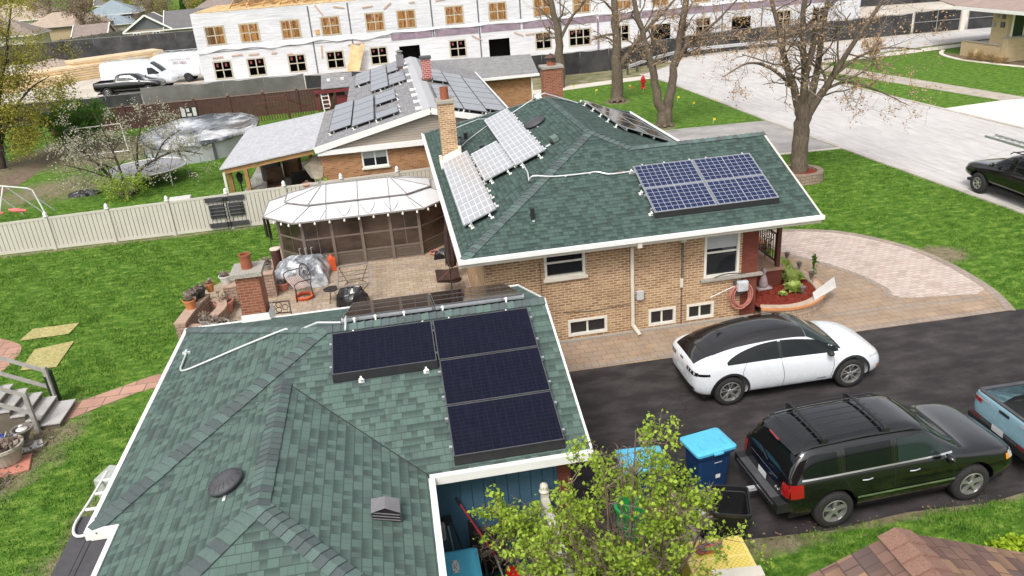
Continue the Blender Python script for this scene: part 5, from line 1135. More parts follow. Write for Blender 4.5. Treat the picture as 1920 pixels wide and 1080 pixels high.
    def spoiler(s, x0, x1, hy, drop, material):
        n = 13; ys = [-hy+2*hy*i/(n-1) for i in range(n)]; A = [s.top(x0, y, .012) for y in ys]; B = [Vector((x1+.06*(abs(y)/hy)**2, y, a.z-drop)) for y, a in zip(ys, A)]; D = [b_-Vector((-.02, 0, .035)) for b_ in B]; q = MB().m(material)
        q.add(A+B+D, [(i, i+1, n+i+1, n+i) for i in range(n-1)]+[(n+i, n+i+1, 2*n+i+1, 2*n+i) for i in range(n-1)]+[(2*n+i, 2*n+i+1, i+1, i) for i in range(n-1)]); return q.build('spoiler', s.t, smooth=False)
    def mirror(s, x, y, z, material, sz=(.16, .2, .13)):
        for sd in (-1, 1):
            q = MB().m(material); n = 10; vs = []
            for j in range(7):
                a = PI*j/6-PI/2
                for i in range(n): b_ = 2*PI*i/n; vs.append((x+sz[0]/2*math.cos(a)*math.cos(b_)*1., sd*(y+sz[1]/2*math.sin(a)), z+sz[2]/2*math.cos(a)*math.sin(b_)))
            q.add(vs, [(j*n+i, j*n+(i+1) % n, (j+1)*n+(i+1) % n, (j+1)*n+i) for j in range(6) for i in range(n)]); q.build('mirror', s.t, smooth=True)

# --- white electric crossover
C = Car('parked_car', 'white electric crossover with glossy black roof, parked beside the brick house', 'car', (8.40, 15.47, .012), R(-.4))
st = [(-2.37,.52,.50,.58,.80,.55,.84,.42,.86), (-2.33,.36,.70,.76,.93,.74,1.00,.60,1.02), (-2.20,.27,.82,.88,1.00,.84,1.09,.70,1.11), (-1.95,.24,.88,.93,1.03,.89,1.19,.66,1.24), (-1.6,.22,.90,.95,1.035,.90,1.33,.63,1.41),
      (-1.1,.20,.89,.945,1.02,.885,1.43,.615,1.53), (-.5,.19,.87,.935,1.0,.875,1.49,.61,1.60), (.1,.19,.87,.93,.985,.875,1.50,.61,1.61), (.5,.19,.87,.93,.975,.875,1.41,.63,1.52), (.85,.19,.88,.935,.965,.88,1.22,.67,1.31),
      (1.2,.20,.89,.94,.95,.885,1.01,.79,1.07), (1.45,.21,.90,.945,.94,.88,.985,.72,1.01), (1.85,.22,.89,.94,.885,.85,.925,.62,.95), (2.12,.25,.84,.89,.80,.78,.85,.52,.865), (2.28,.32,.73,.78,.72,.66,.77,.42,.78), (2.36,.44,.56,.60,.62,.5,.66,.3,.67)]
WX = (-1.50, 1.48); C.body(st, m_pwhite, WX, .37)
C.arch_ring(WX[0], .39, .42, .475, m_plast); C.arch_ring(WX[1], .39, .42, .475, m_plast)
C.wheels(WX, .37, .225, .80, rim=.245, spokes=5, style=1)
for sd in (-1, 1):
    C.side_patch('rocker_cladding', m_plast, (-1.08, 1.04), lambda x: .205, lambda x: .33-.03*math.sin((x+1.1)/2.15*PI), sd, 14, 3)
    up_ = lambda x: 1.055+.335*max(0, math.sin(PI*min(1, max(0, (x+1.62)/2.86))**.92))**.72
    C.side_patch('side_window', m_carglass, (-1.58, -.30), lambda x: 1.05-.012*(x+1.6), lambda x: min(up_(x), 1.40), sd, 18, 5)
    C.side_patch('side_window', m_carglass, (-.24, 1.16), lambda x: 1.035-.03*(x+.24), lambda x: min(up_(x), 1.40), sd, 18, 5)
    C.side_patch('window_pillar', m_plast, (-.31, -.23), lambda x: 1.03, lambda x: 1.37, sd, 3, 5, off=.007)
    C.seam([(-1.0, .36), (-1.18, .62), (-1.22, .85), (-1.12, 1.04)], sd); C.seam([(-.22, .32), (-.2, .6), (-.27, 1.02)], sd); C.seam([(.95, .33), (1.02, .7), (1.0, .95)], sd)
    C.side_patch('door_badge', m_seam, (.62, .86), lambda x: .385, lambda x: .405, sd, 4, 2)
    C.side_patch('tail_lamp', m_pdark, (-2.32, -2.0), lambda x: .84, lambda x: .90, sd, 5, 3)
    C.side_patch('headlight', m_lamp, (1.9, 2.27), lambda x: .74-.03*(x-1.9), lambda x: .80-.12*(x-1.9), sd, 7, 3)
    C.side_patch('marker_lamp', m_amber, (2.13, 2.2), lambda x: .42, lambda x: .52, sd, 3, 3)
    C.end_patch('tail_lamp', m_pdark, sd*.36, sd*.80, .84, .93, -1, 10, 4, skew=-.01)
    for k_ in range(3): C.end_patch('tail_lamp_bar', m_lamp, sd*(.46+k_*.12), sd*(.50+k_*.12), .85, .915, -1, 3, 4, off=.012)
C.top_patch('roof_panel', m_pdark, (-1.86, .40), lambda x: -.62+.0*x, lambda x: .62, 40, 18, off=.014)
C.top_patch('rear_window', m_pdark, (-2.27, -1.84), lambda x: -.56-.10*(x+2.27), lambda x: .56+.10*(x+2.27), 8, 14, off=.007)
C.top_patch('windscreen', m_cargreen, (.41, 1.14), lambda x: -.61-.14*(x-.36), lambda x: .61+.14*(x-.36), 20, 18, off=.014)
C.top_patch('cowl', m_plast, (1.10, 1.24), lambda x: -.76, lambda x: .76, 4, 16)
q = MB().m(m_pdark); C.spoiler(-1.80, -2.03, .60, .075, m_pdark)
q = MB().m(m_pdark); q.add([(-1.5, -.03, 1.47), (-1.5, .03, 1.47), (-1.36, 0, 1.50), (-1.56, 0, 1.55)], [(0,2,3), (2,1,3), (0,3,1)]); q.build('aerial_fin', C.t)
C.mirror(.86, 1.0, 1.06, m_plast)
C.end_patch('bumper_cladding', m_plast, -.72, .72, .36, .52, -1, 14, 3); C.end_patch('number_plate', m_plate, -.2, .2, .62, .74, -1, 4, 3, off=.012); C.end_patch('badge', m_seam, -.08, .08, .93, .97, -1, 3, 2, off=.01)
C.end_patch('grille', m_plast, -.5, .5, .36, .46, 1, 8, 3)
q = MB().m(m_plast); q.box(-2.1, -.72, .19, 2.1, .72, .26); q.build('underbody', C.t)

# --- black SUV
C = Car('parked_suv', 'black sport utility vehicle with roof bars and silver side strips, parked by the bins', 'car', (8.35, 11.22, .012), R(1.6))
st = [(-2.36,.62,.66,.72,.86,.70,.90,.60,.91), (-2.30,.45,.78,.86,1.06,.82,1.14,.72,1.16), (-2.24,.34,.83,.90,1.09,.845,1.28,.70,1.30), (-2.08,.30,.85,.92,1.10,.86,1.53,.70,1.57), (-1.90,.29,.87,.925,1.10,.865,1.64,.70,1.68), (-1.5,.28,.88,.93,1.10,.87,1.67,.70,1.715),
      (-.8,.27,.87,.93,1.095,.87,1.68,.70,1.73), (-.1,.27,.87,.93,1.09,.87,1.675,.70,1.725), (.38,.27,.87,.93,1.085,.87,1.63,.695,1.685), (.62,.27,.875,.93,1.08,.87,1.48,.67,1.55), (.92,.27,.88,.93,1.07,.87,1.26,.70,1.32), (1.2,.28,.88,.93,1.055,.86,1.09,.76,1.125),
      (1.5,.29,.885,.93,1.04,.85,1.075,.68,1.105), (1.95,.30,.87,.92,1.0,.82,1.04,.6,1.06), (2.2,.33,.82,.88,.93,.76,.975,.55,.985), (2.31,.40,.74,.8,.84,.68,.88,.5,.89), (2.36,.48,.64,.68,.74,.58,.78,.4,.79)]
WX = (-1.40, 1.38); C.body(st, m_pblack, WX, .385, arch=.075)
C.wheels(WX, .385, .25, .80, rim=.235, spokes=5, style=0)
for sd in (-1, 1):
    C.side_patch('side_window', m_carglass, (-2.02, -1.36), lambda x: 1.16, lambda x: 1.53 if x > -1.86 else 1.53-.9*(-1.86-x)*1.6, sd, 10, 6)
    C.side_patch('side_window', m_carglass, (-1.20, -.30), lambda x: 1.155, lambda x: 1.56, sd, 8, 6)
    C.side_patch('side_window', m_cargreen, (-.18, .86), lambda x: 1.15, lambda x: 1.56 if x < .42 else 1.56-.86*(x-.42), sd, 14, 6)
    C.side_patch('chrome_strip', m_chrome, (-2.06, .92), lambda x: 1.115, lambda x: 1.145, sd, 24, 2, off=.010)
    C.side_patch('side_moulding', m_chrome, (-.98, .98), lambda x: .60, lambda x: .645, sd, 18, 2, off=.014)
    C.side_patch('sill', m_plast, (-.9, .88), lambda x: .285, lambda x: .36, sd, 10, 2, off=.02)
    for x0 in (-.92, .02): 
        q = MB().m(m_chrome); p0, p1 = C.side(x0, .97, sd, .02), C.side(x0+.2, .975, sd, .02); q.tube([p0, p0.lerp(p1, .5)+Vector((0, sd*.018, 0)), p1], .014, 6); q.build('door_handle', C.t)
    C.seam([(-.25, .40), (-.25, 1.08), (-.24, 1.62)], sd); C.seam([(.95, .42), (.95, 1.05)], sd); C.seam([(-1.02, .62), (-1.27, 1.09), (-1.28, 1.62)], sd)
    C.side_patch('tail_lamp', m_red, (-2.27, -2.04), lambda x: .80+.1*(x+2.27), lambda x: 1.07, sd, 6, 5); C.end_patch('tail_lamp', m_red, sd*.66, sd*.85, .80, 1.06, -1, 5, 5)
    C.side_patch('headlight', m_lamp, (2.12, 2.30), lambda x: .78, lambda x: .90, sd, 4, 3); C.side_patch('marker_lamp', m_amber, (2.05, 2.13), lambda x: .78, lambda x: .88, sd, 3, 3, off=.01)
    q = MB().m(m_plast); q.tube([C.top(-1.95, sd*.60, .0), C.top(-1.8, sd*.605, .045), C.top(-.8, sd*.605, .05), C.top(.15, sd*.605, .045), C.top(.38, sd*.60, .0)], .022, 6); q.build('roof_rail', C.t)
for xx in (-1.55, -.35):
    q = MB().m(m_plast); q.beam((xx, -.62, 1.785), (xx, .62, 1.785), .06, .022); q.box(xx-.06, -.64, 1.69, xx+.06, -.59, 1.795); q.box(xx-.06, .59, 1.69, xx+.06, .64, 1.795); q.build('roof_bar', C.t, bevel=.006)
q = MB().m(m_plast)
for k_ in range(6): y = -.45+k_*.18; q.tube([C.top(-1.72+.22*i, y, .002) for i in range(8)], .008, 4)
q.build('roof_strake', C.t)
q = MB().m(m_seam); q.tube([C.top(.2, -.42, .001), C.top(-.25, -.42, .001), C.top(-.25, .42, .001), C.top(.2, .42, .001), C.top(.2, -.42, .001)], .004, 4); q.tube([C.top(-1.9, y_/10, .001) for y_ in range(-6, 7)], .006, 4); q.build('panel_seam', C.t)
C.top_patch('windscreen', m_cargreen, (.44, 1.10), lambda x: -.60-.12*(x-.44), lambda x: .60+.12*(x-.44), 12, 14)
C.top_patch('cowl', m_plast, (1.10, 1.22), lambda x: -.72, lambda x: .72, 4, 14)
C.end_patch('rear_window', m_carglass, -.66, .66, 1.16, 1.56, -1, 14, 6)
sp = C.spoiler(-1.98, -2.17, .60, .05, m_pblack)
q = MB().m(m_red); q.box(-2.19, -.16, 1.575, -2.165, .16, 1.60); q.build('brake_lamp', sp)
C.end_patch('number_plate', m_plate, -.16, .14, .74, .88, -1, 4, 3, off=.015); C.end_patch('chrome_strip', m_chrome, -.5, .5, 1.00, 1.02, -1, 12, 2, off=.012)
text_mesh('badge', '4x4', .09, frame3(tuple(C.end(-.52, .82, -1, .012)), (0, -1, 0), (0, 0, 1)), m_chrome, C.t)
q = MB().m(m_plast); q.box(-2.50, -.84, .50, -2.22, .84, .70); q.m(m_dkgrey).box(-2.51, -.62, .705, -2.28, .62, .715); bp = q.build('rear_bumper', C.t, bevel=.03); q = MB().m(m_chrome); q.beam((-2.512, -.7, .62), (-2.512, .7, .62), .01, .02); q.build('chrome_strip', bp)
q = MB().m(m_galv); q.box(-2.7, -.04, .42, -2.4, .04, .49); q.build('tow_hitch', C.t); q = MB().m(m_plast); q.box(-2.2, -.74, .26, 2.2, .74, .34); q.build('underbody', C.t)
q = MB().m(m_plast); q.tube([C.end(-.1, 1.13, -1, .03), C.end(.25, 1.22, -1, .03)], .012, 5); q.build('rear_wiper', C.t)
C.mirror(.72, 1.02, 1.16, m_pblack, (.14, .24, .18))

# --- pickups
def pickup(label, loc, rz, material, st, WX, rw, bed, grp=None, detail=True, cab=None, yc=.80, glass=(1.2, 1.6)):
    C = Car('pickup_truck', label, 'pickup truck', loc, rz, grp); b_ = MB().m(m_plast); b_.box(bed[0], -bed[2], bed[3], bed[1], bed[2], 3); C.body(st, material, WX, rw, arch=.08, extra=[b_])
    q = MB().m(m_plast); z = bed[3]; x0, x1, y, zt = bed[0], bed[1], bed[2], bed[4]
    q.add([(x0, -y, z+.004), (x1, -y, z+.004), (x1, y, z+.004), (x0, y, z+.004), (x0, -y, zt), (x1, -y, zt), (x1, y, zt), (x0, y, zt)], [(0,1,2,3), (0,4,5,1), (2,6,7,3), (3,7,4,0), (1,5,6,2)])
    q.m(m_dkgrey)
    q.beam((x0-.03, -y-.03, zt+.012), (x1, -y-.03, zt+.012), .09, .03); q.beam((x0-.03, y+.03, zt+.012), (x1, y+.03, zt+.012), .09, .03); q.beam((x0-.03, -y, zt+.012), (x0-.03, y, zt+.012), .07, .03); q.build('bed_liner', C.t)
    C.wheels(WX, rw, .25, yc, rim=.22, spokes=6, style=0, alloy=m_alloy)
    g0, g1 = glass
    for sd in (-1, 1):
        C.side_patch('side_window', m_carglass, (cab[0]+.14, cab[1]-.05), lambda x: g0, lambda x: g1, sd, 8, 4); C.side_patch('side_window', m_carglass, (cab[1]+.05, cab[2]), lambda x: g0, lambda x: g1 if x < cab[3] else g1-(g1-g0)*(x-cab[3])/(cab[2]-cab[3]+.12), sd, 12, 4)
        C.seam([(cab[1], .5), (cab[1], g1)], sd); C.arch_ring(WX[0], rw+.02, rw+.075, rw+.14, m_plast); C.arch_ring(WX[1], rw+.02, rw+.075, rw+.14, m_plast)
    C.top_patch('windscreen', m_carglass, (cab[3]+.05, cab[2]+.05), lambda x: -.62, lambda x: .62, 8, 10)
    C.mirror(cab[2]-.12, 1.03, g0+.05, material, (.14, .22, .18))
    q = MB().m(m_plast); q.box(st[0][0]+.2, -.74, .3, st[-1][0]-.2, .74, .4); q.build('underbody', C.t)
    return C
stp = [(-2.49,.56,.74,.78,1.02,.78,1.07,.70,1.075), (-2.44,.42,.82,.90,1.08,.86,1.115,.78,1.12), (-2.3,.36,.85,.925,1.09,.875,1.12,.80,1.125), (-1.5,.34,.86,.93,1.09,.88,1.12,.80,1.125), (-1.05,.33,.86,.93,1.09,.88,1.12,.80,1.125), (-1.0,.33,.86,.93,1.09,.88,1.45,.67,1.5), (-.85,.33,.86,.93,1.09,.88,1.59,.64,1.65),
       (-.2,.33,.86,.93,1.08,.88,1.62,.64,1.69), (.4,.33,.86,.93,1.07,.88,1.58,.64,1.64), (.8,.33,.87,.93,1.06,.88,1.34,.68,1.4), (1.2,.33,.88,.93,1.05,.88,1.10,.78,1.13), (1.6,.34,.88,.93,1.02,.86,1.06,.7,1.08), (2.1,.36,.86,.9,.95,.8,.99,.6,1.0), (2.35,.4,.78,.82,.86,.7,.9,.5,.9), (2.45,.5,.66,.7,.76,.6,.8,.4,.8)]
C = pickup('pale blue pickup truck seen from its tailgate, parked ahead of the black one', (13.66, 11.36, .012), R(-1), m_pblue, stp, (-1.52, 1.48), .37, (-2.40, -1.08, .74, .72, 1.10), cab=(-.95, -.15, .95, .45), glass=(1.16, 1.52))
for sd in (-1, 1):
    C.end_patch('tail_lamp', m_red, sd*.62, sd*.87, .88, 1.00, -1, 5, 4); C.side_patch('tail_lamp', m_red, (-2.44, -2.28), lambda x: .88, lambda x: 1.02, sd, 4, 4); C.end_patch('lamp_strip', m_lamp, sd*.42, sd*.84, .975, 1.005, -1, 8, 2, off=.014); C.end_patch('reflector', m_red, sd*.5, sd*.8, .60, .64, -1, 4, 2, off=.08)
C.end_patch('tailgate_handle', m_plast, -.14, .14, .96, 1.02, -1, 4, 2, off=.01); C.end_patch('number_plate', m_plate, -.16, .16, .56, .70, -1, 4, 3, off=.09)
q = MB().m(m_plast); q.box(-2.56, -.86, .40, -2.4, .86, .60); q.build('rear_bumper', C.t, bevel=.03)
stt = [(-2.68,.62,.74,.78,1.12,.78,1.17,.70,1.175), (-2.62,.5,.84,.90,1.18,.86,1.22,.78,1.22), (-2.4,.46,.87,.93,1.19,.88,1.22,.80,1.225), (-1.6,.45,.88,.935,1.19,.88,1.22,.80,1.225), (-.92,.44,.88,.935,1.19,.88,1.22,.80,1.225), (-.86,.44,.88,.935,1.19,.88,1.6,.67,1.65), (-.7,.44,.88,.935,1.19,.88,1.72,.63,1.78),
       (0,.44,.88,.935,1.18,.88,1.74,.63,1.80), (.55,.44,.88,.935,1.17,.88,1.70,.64,1.75), (.95,.44,.88,.935,1.16,.88,1.45,.68,1.5), (1.3,.44,.89,.94,1.15,.88,1.20,.78,1.23), (1.7,.45,.90,.94,1.13,.86,1.17,.7,1.2), (2.25,.48,.88,.92,1.08,.82,1.12,.6,1.14), (2.55,.54,.82,.86,.98,.74,1.02,.5,1.03), (2.68,.62,.7,.74,.86,.62,.9,.4,.9)]
C = pickup('black pickup with a ladder on its rack, parked along the street kerb', (23.15, 24.55, .02), R(90), m_pblack, stt, (-1.62, 1.66), .40, (-2.55, -.98, .78, .8, 1.2), cab=(-.8, .1, 1.1, .55), yc=.83, glass=(1.26, 1.64))
for sd in (-1, 1): C.side_patch('headlight', m_lamp, (2.42, 2.62), lambda x: .86, lambda x: 1.0, sd, 4, 3); C.side_patch('step', m_dkgrey, (-.9, 1.0), lambda x: .47, lambda x: .52, sd, 6, 2, off=.05)
q = MB().m(m_plast); 
for sd in (-1, 1): q.tube([(-1.0, sd*.6, 1.74), (-.9, sd*.62, 1.86), (.5, sd*.62, 1.86), (.65, sd*.6, 1.74)], .02, 6)
for k_ in range(5): q.beam((-.8+k_*.3, -.62, 1.86), (-.8+k_*.3, .62, 1.86), .05, .03)
q.build('roof_rack', C.t)
LD = wthing('ladder', 'aluminium extension ladder lying on the rack of the black street pickup', 'ladder', (23, 25, 1.95)); q = MB().m(m_alu)
for x in (22.95, 23.4): q.beam((x, 21, 2.0), (x, 27.1, 2.0), .04, .09)
for i in range(18): q.beam((22.95, 21.3+i*.33, 2.0), (23.4, 21.3+i*.33, 2.0), .045, .03)
q.build('rails_and_rungs', LD)
C = pickup('black pickup truck on the building lot behind the black mesh fence', (-20.1, 69.6, .01), R(-4), m_pblack, stt, (-1.62, 1.66), .40, (-2.55, -.98, .78, .8, 1.2), cab=(-.8, .1, 1.1, .55), yc=.83, glass=(1.26, 1.64))
# --- vans
def van(label, loc, rz, open_rear=False):
    st = [(-2.95,.5,.88,.93,1.3,.95,2.2,.82,2.35), (-2.90,.42,.92,.98,1.3,.98,2.35,.84,2.48), (-1.5,.40,.93,.99,1.3,.99,2.38,.86,2.52), (.3,.40,.93,.99,1.3,.99,2.38,.86,2.52), (1.0,.40,.93,.99,1.3,.98,2.3,.84,2.42), (1.55,.40,.93,.99,1.28,.97,1.95,.82,2.02), (2.0,.40,.93,.99,1.25,.95,1.5,.82,1.56), (2.3,.42,.92,.98,1.12,.93,1.22,.74,1.26), (2.75,.44,.88,.93,1.0,.86,1.06,.6,1.08), (2.95,.5,.78,.82,.85,.7,.88,.5,.9)]
    C = Car('panel_van', label, 'van', loc, rz); C.body(st, m_pwhite, (-1.75, 1.95), .36); C.wheels((-1.75, 1.95), .36, .22, .84, rim=.2, spokes=6, alloy=m_dkgrey)
    for sd in (-1, 1):
        C.side_patch('side_window', m_carglass, (1.0, 1.95), lambda x: 1.32, lambda x: 1.85 if x < 1.4 else 1.85-.85*(x-1.4), sd, 8, 4); C.side_patch('headlight', m_lamp, (2.55, 2.9), lambda x: .82, lambda x: .98, sd, 4, 3); C.side_patch('bumper_cladding', m_plast, (-2.9, 2.8), lambda x: .42, lambda x: .55, sd, 20, 2, off=.01)
    C.top_patch('windscreen', m_carglass, (1.25, 2.1), lambda x: -.78, lambda x: .78, 8, 10); C.mirror(1.75, 1.12, 1.42, m_plast, (.12, .2, .3))
    q = MB().m(m_alu)
    for y in (-.75, .75): q.beam((-2.6, y, 2.62), (.8, y, 2.62), .04)
    for x in (-2.5, -1.5, -.5, .5): q.beam((x, -.8, 2.6), (x, .8, 2.6), .04)
    q.build('roof_rack', C.t)
    if open_rear:
        q = MB().m(m_void); q.box(-2.97, -.82, .6, -2.93, .82, 2.15); q.build('cargo_opening', C.t)
        for sd in (-1, 1): q = MB().m(m_pwhite); q.cbox((-3.35, sd*.98, 1.35), (.82, .06, 1.7), R(8*sd)); dr = q.build('rear_door', C.t, bevel=.02); q = MB().m(m_red); q.box(-2.98, sd*.9, .9, -2.92, sd*.98, 1.5); q.build('tail_lamp', C.t)
        mt = plain('van_lettering', (.22, .10, .12), .6)
        for i, (t_, s_) in enumerate((('CONTRACTORS', .26), ('597-5823', .32))): text_mesh('lettering', t_, s_, frame3((-1.3, 1.0, 2.0-i*.3), (-1, 0, 0), (0, 0, 1)), mt, C.t)
    return C
van('white high roofed van with its rear doors open beside the white building', (-18.3, 75.6, .01), R(176), True)
van('white van facing right, half hidden behind the black lot pickup', (-19.9, 72.2, .01), R(-6))
# ------------------------------------------------------------------ trees and plants
def bark(name, c, s=5):
    m, nt, b = mat(name); setb(b, .95, 0, .15); p = coords(nt, 'Object', (s, s, s*.25))
    c1 = ramp(nt, noise(nt, p, 3, 6, .7), [(.3, tuple(v*.5 for v in c)), (.6, c), (.8, tuple(min(1, v*1.6) for v in c))]); L(nt, c1, b.inputs['Base Color']); bump(nt, b, noise(nt, p, 5, 6, .7), .9, .03); return m
m_bark = bark('grey_brown_bark', (.17, .135, .10)); m_bark2 = bark('thin_twig_bark', (.27, .22, .18)); m_bark3 = bark('dark_wet_bark', (.085, .07, .055)); m_barkp = bark('pinkish_twig_bark', (.26, .19, .155))
def leafmat(name, a, c, nsc=2., tr=.35):
    m, nt, b = mat(name); setb(b, .6, 0, .3); p = wcoords(nt)
    k = mixc(nt, .5, ramp(nt, noise(nt, p, nsc, 3), [(.3, a), (.7, c)]), ramp(nt, noise(nt, p, nsc*14, 2), [(.35, tuple(v*.75 for v in a)), (.65, tuple(min(1, v*1.3) for v in c))]))
    L(nt, k, b.inputs['Base Color']); t = N(nt, 'ShaderNodeBsdfTranslucent'); L(nt, k, t.inputs[0]); mx = N(nt, 'ShaderNodeMixShader'); mx.inputs[0].default_value = tr
    L(nt, b.outputs[0], mx.inputs[1]); L(nt, t.outputs[0], mx.inputs[2]); L(nt, mx.outputs[0], nt.nodes['Material Output'].inputs[0]); return m
m_leaf_spring = leafmat('fresh_spring_leaves', (.17, .30, .02), (.42, .54, .07), tr=.25); m_leaf_bud = leafmat('orange_bud_clusters', (.42, .24, .10), (.60, .42, .24)); m_leaf_olive = leafmat('yellow_olive_young_leaves', (.26, .25, .035), (.42, .38, .07))
m_leaf_blossom = leafmat('pale_blossom_leaves', (.36, .38, .22), (.62, .56, .48)); m_leaf_dark = leafmat('deep_green_leaves', (.05, .13, .02), (.12, .24, .035)); m_leaf_haze = leafmat('far_budding_twigs', (.22, .16, .10), (.34, .26, .17)); m_leaf_lime = leafmat('lime_hosta_leaves', (.35, .48, .09), (.60, .68, .25)); m_straw = leafmat('dry_straw_grass', (.42, .30, .15), (.60, .46, .27))
def leaves(name, pts, material, per, spread, size, parent, seed=1, flat=.0, aspect=.7):
    """small folded leaf faces scattered round the twig points"""
    r = np.random.default_rng(seed); P = np.repeat(np.asarray(pts, float), per, axis=0); n = len(P)
    P = P+r.normal(0, spread, (n, 3)); s = size*r.uniform(.45, 1.5, n)
    a = r.normal(0, 1, (n, 3)); a[:, 2] *= (1-flat); a /= np.linalg.norm(a, axis=1)[:, None]
    b_ = np.cross(a, r.normal(0, 1, (n, 3))); b_ /= np.linalg.norm(b_, axis=1)[:, None]; c = np.cross(a, b_)
    v = np.empty((n, 4, 3)); v[:, 0] = P-a*s[:, None]*.5; v[:, 1] = P+b_*s[:, None]*.5*aspect+c*s[:, None]*.12; v[:, 2] = P+a*s[:, None]*.5; v[:, 3] = P-b_*s[:, None]*.5*aspect+c*s[:, None]*.12
    return raw_mesh(name, v.reshape(-1, 3), np.arange(n*4).reshape(-1, 4), material, parent)
class Tree:
    def __init__(s, seed, minr=.0045): s.mr = minr; s.r = random.Random(seed); s.q = MB(); s.tw = MB(); s.tips = []
    def seg(s, pts, r0, r1, n, mb=None):
        k = len(pts); (mb or s.q).tube(pts, [r0+(r1-r0)*i/(k-1) for i in range(k)], n, cap=False)
    def grow(s, p, d, ln, r0, depth, wob=.25, up_=.1, kids=(3, 4), shr=.62, minr=.0045):
        R_ = s.r; p = Vector(p); d = Vector(d).normalized(); n = 4 if depth else 3; pts = [p.copy()]
        for i in range(n):
            d = (d+Vector((R_.gauss(0, wob), R_.gauss(0, wob), R_.gauss(0, wob*.7)+up_))).normalized(); p = p+d*ln/n; pts.append(p.copy())
        minr = max(minr, s.mr); r1 = max(minr*.6, r0*.45); s.seg(pts, r0, r1, 6 if r0 > .03 else (4 if r0 > .012 else 3), s.q if r0 > .03 else s.tw)
        if depth == 0: s.tips += pts[1:]; return
        if depth == 1: s.tips += pts[2:]
        for i in range(R_.randint(*kids)):
            t = R_.uniform(.35, 1); j = min(n-1, int(t*n)); q_ = pts[j].lerp(pts[j+1], t*n-j) if t < 1 else pts[-1]
            dd = (pts[j+1]-pts[j]).normalized(); sd = dd.orthogonal(); sd.rotate(Matrix.Rotation(R_.uniform(0, 2*PI), 3, dd)); nd = (dd*R_.uniform(.5, 1.1)+sd*R_.uniform(.5, 1.)).normalized()
            s.grow(q_, nd, ln*shr*R_.uniform(.7, 1.2), max(minr, r0*R_.uniform(.35, .55)), depth-1, wob, up_, kids, shr, minr)
    def limb(s, pts, r0, r1, spawn, slen, sdepth, n=9, wob=.28, up_=.06, kids=(3, 4), t0=.25, srad=.4):
        P = smooth_line([tuple(p) for p in pts], 4) if len(pts) > 2 else pts; P = [Vector(p) for p in P]; k = len(P)
        P = [p+Vector((s.r.gauss(0, r0*.12), s.r.gauss(0, r0*.12), 0)) if 0 < i < k-1 else p for i, p in enumerate(P)]
        s.seg(P, r0, r1, n)
        for i in range(spawn):
            t = t0+(1-t0)*(i+s.r.random())/spawn; j = min(k-2, int(t*(k-1))); dd = (P[j+1]-P[j]).normalized(); sd = dd.orthogonal(); sd.rotate(Matrix.Rotation(s.r.uniform(0, 2*PI), 3, dd))
            rr = r0+(r1-r0)*t; s.grow(P[j], (dd*s.r.uniform(.3, .9)+sd).normalized(), slen*s.r.uniform(.7, 1.25), max(.008, rr*srad*s.r.uniform(.7, 1.1)), sdepth, wob, up_, kids)
    def done(s, name, label, cat, base, bark_m, twig_m, leaf_m, per, spread, size, group=None, crown='crown', flat=0):
        t = wthing(name, label, cat, base, group); s.q.m(bark_m); s.q.mats = [bark_m]; s.q.mi = [0]*len(s.q.f); s.q.build('trunk', t, smooth=True)
        if s.tw.f: s.tw.mats = [twig_m]; s.tw.mi = [0]*len(s.tw.f); s.tw.build('twigs', t)
        if leaf_m and s.tips:
            o = leaves(crown, [tuple(p) for p in s.tips], leaf_m, per, spread, size, None, seed=len(s.tips), flat=flat); o.parent = t; o.matrix_parent_inverse = Matrix.Translation(-Vector(base)); s.crown = o
        return t
# the maple in the round stone planter
T = Tree(11); b0 = (17.1, 30.6)
T.limb([(17.1, 30.6, 0), (17.1, 30.6, 1.2), (17.05, 30.6, 2.4), (17.05, 30.6, 3.3)], .37, .30, 0, 1, 1, n=14)
for k_ in range(7): a = k_*.9; T.seg([Vector((17.1, 30.6, .5)), Vector((17.1+.5*math.cos(a), 30.6+.5*math.sin(a), 0))], .16, .1, 6)
for pts, r0, r1, sp, sl_ in (([(17.0, 30.6, 2.7), (16.4, 30.6, 4.5), (15.8, 30.8, 6.3), (15.1, 31, 9.2)], .2, .05, 11, 1.7), ([(17.05, 30.6, 3.0), (16.95, 30.5, 4.8), (16.6, 30.3, 7), (16.7, 30, 10)], .19, .05, 11, 1.7), ([(17.15, 30.6, 2.7), (17.6, 30.7, 4.2), (17.9, 31, 6), (18.2, 31.2, 9.8)], .21, .05, 11, 1.8),
        ([(17.2, 30.6, 2.6), (17.9, 30.4, 3.9), (18.9, 30.2, 5.7), (20.4, 29.9, 8.2)], .2, .04, 12, 1.8), ([(17.75, 30.5, 3.7), (18.7, 30.2, 4.05), (20.0, 29.9, 3.6), (21.3, 29.5, 2.9)], .08, .008, 16, 1.0), ([(16.7, 30.6, 3.9), (15.4, 30.4, 4.9), (14.3, 30.2, 5.2), (13.2, 30.0, 4.8)], .09, .02, 10, 1.4), ([(18.2, 30.3, 4.4), (19.3, 30.4, 5.0), (20.6, 30.6, 5.2), (22.2, 30.6, 5.0)], .08, .02, 9, 1.3), ([(16.9, 30.5, 3.2), (16.9, 30.0, 5.2), (17.3, 29.7, 7.5), (17.5, 29.6, 9.5)], .13, .04, 9, 1.5)): T.limb(pts, r0, r1, sp, sl_, 2, n=8)
T.done('maple_tree', 'bare maple with rusty buds growing from the round stone planter', 'tree', (17.1, 30.6, 0), m_bark, m_bark2, m_leaf_bud, 1, .07, .08)
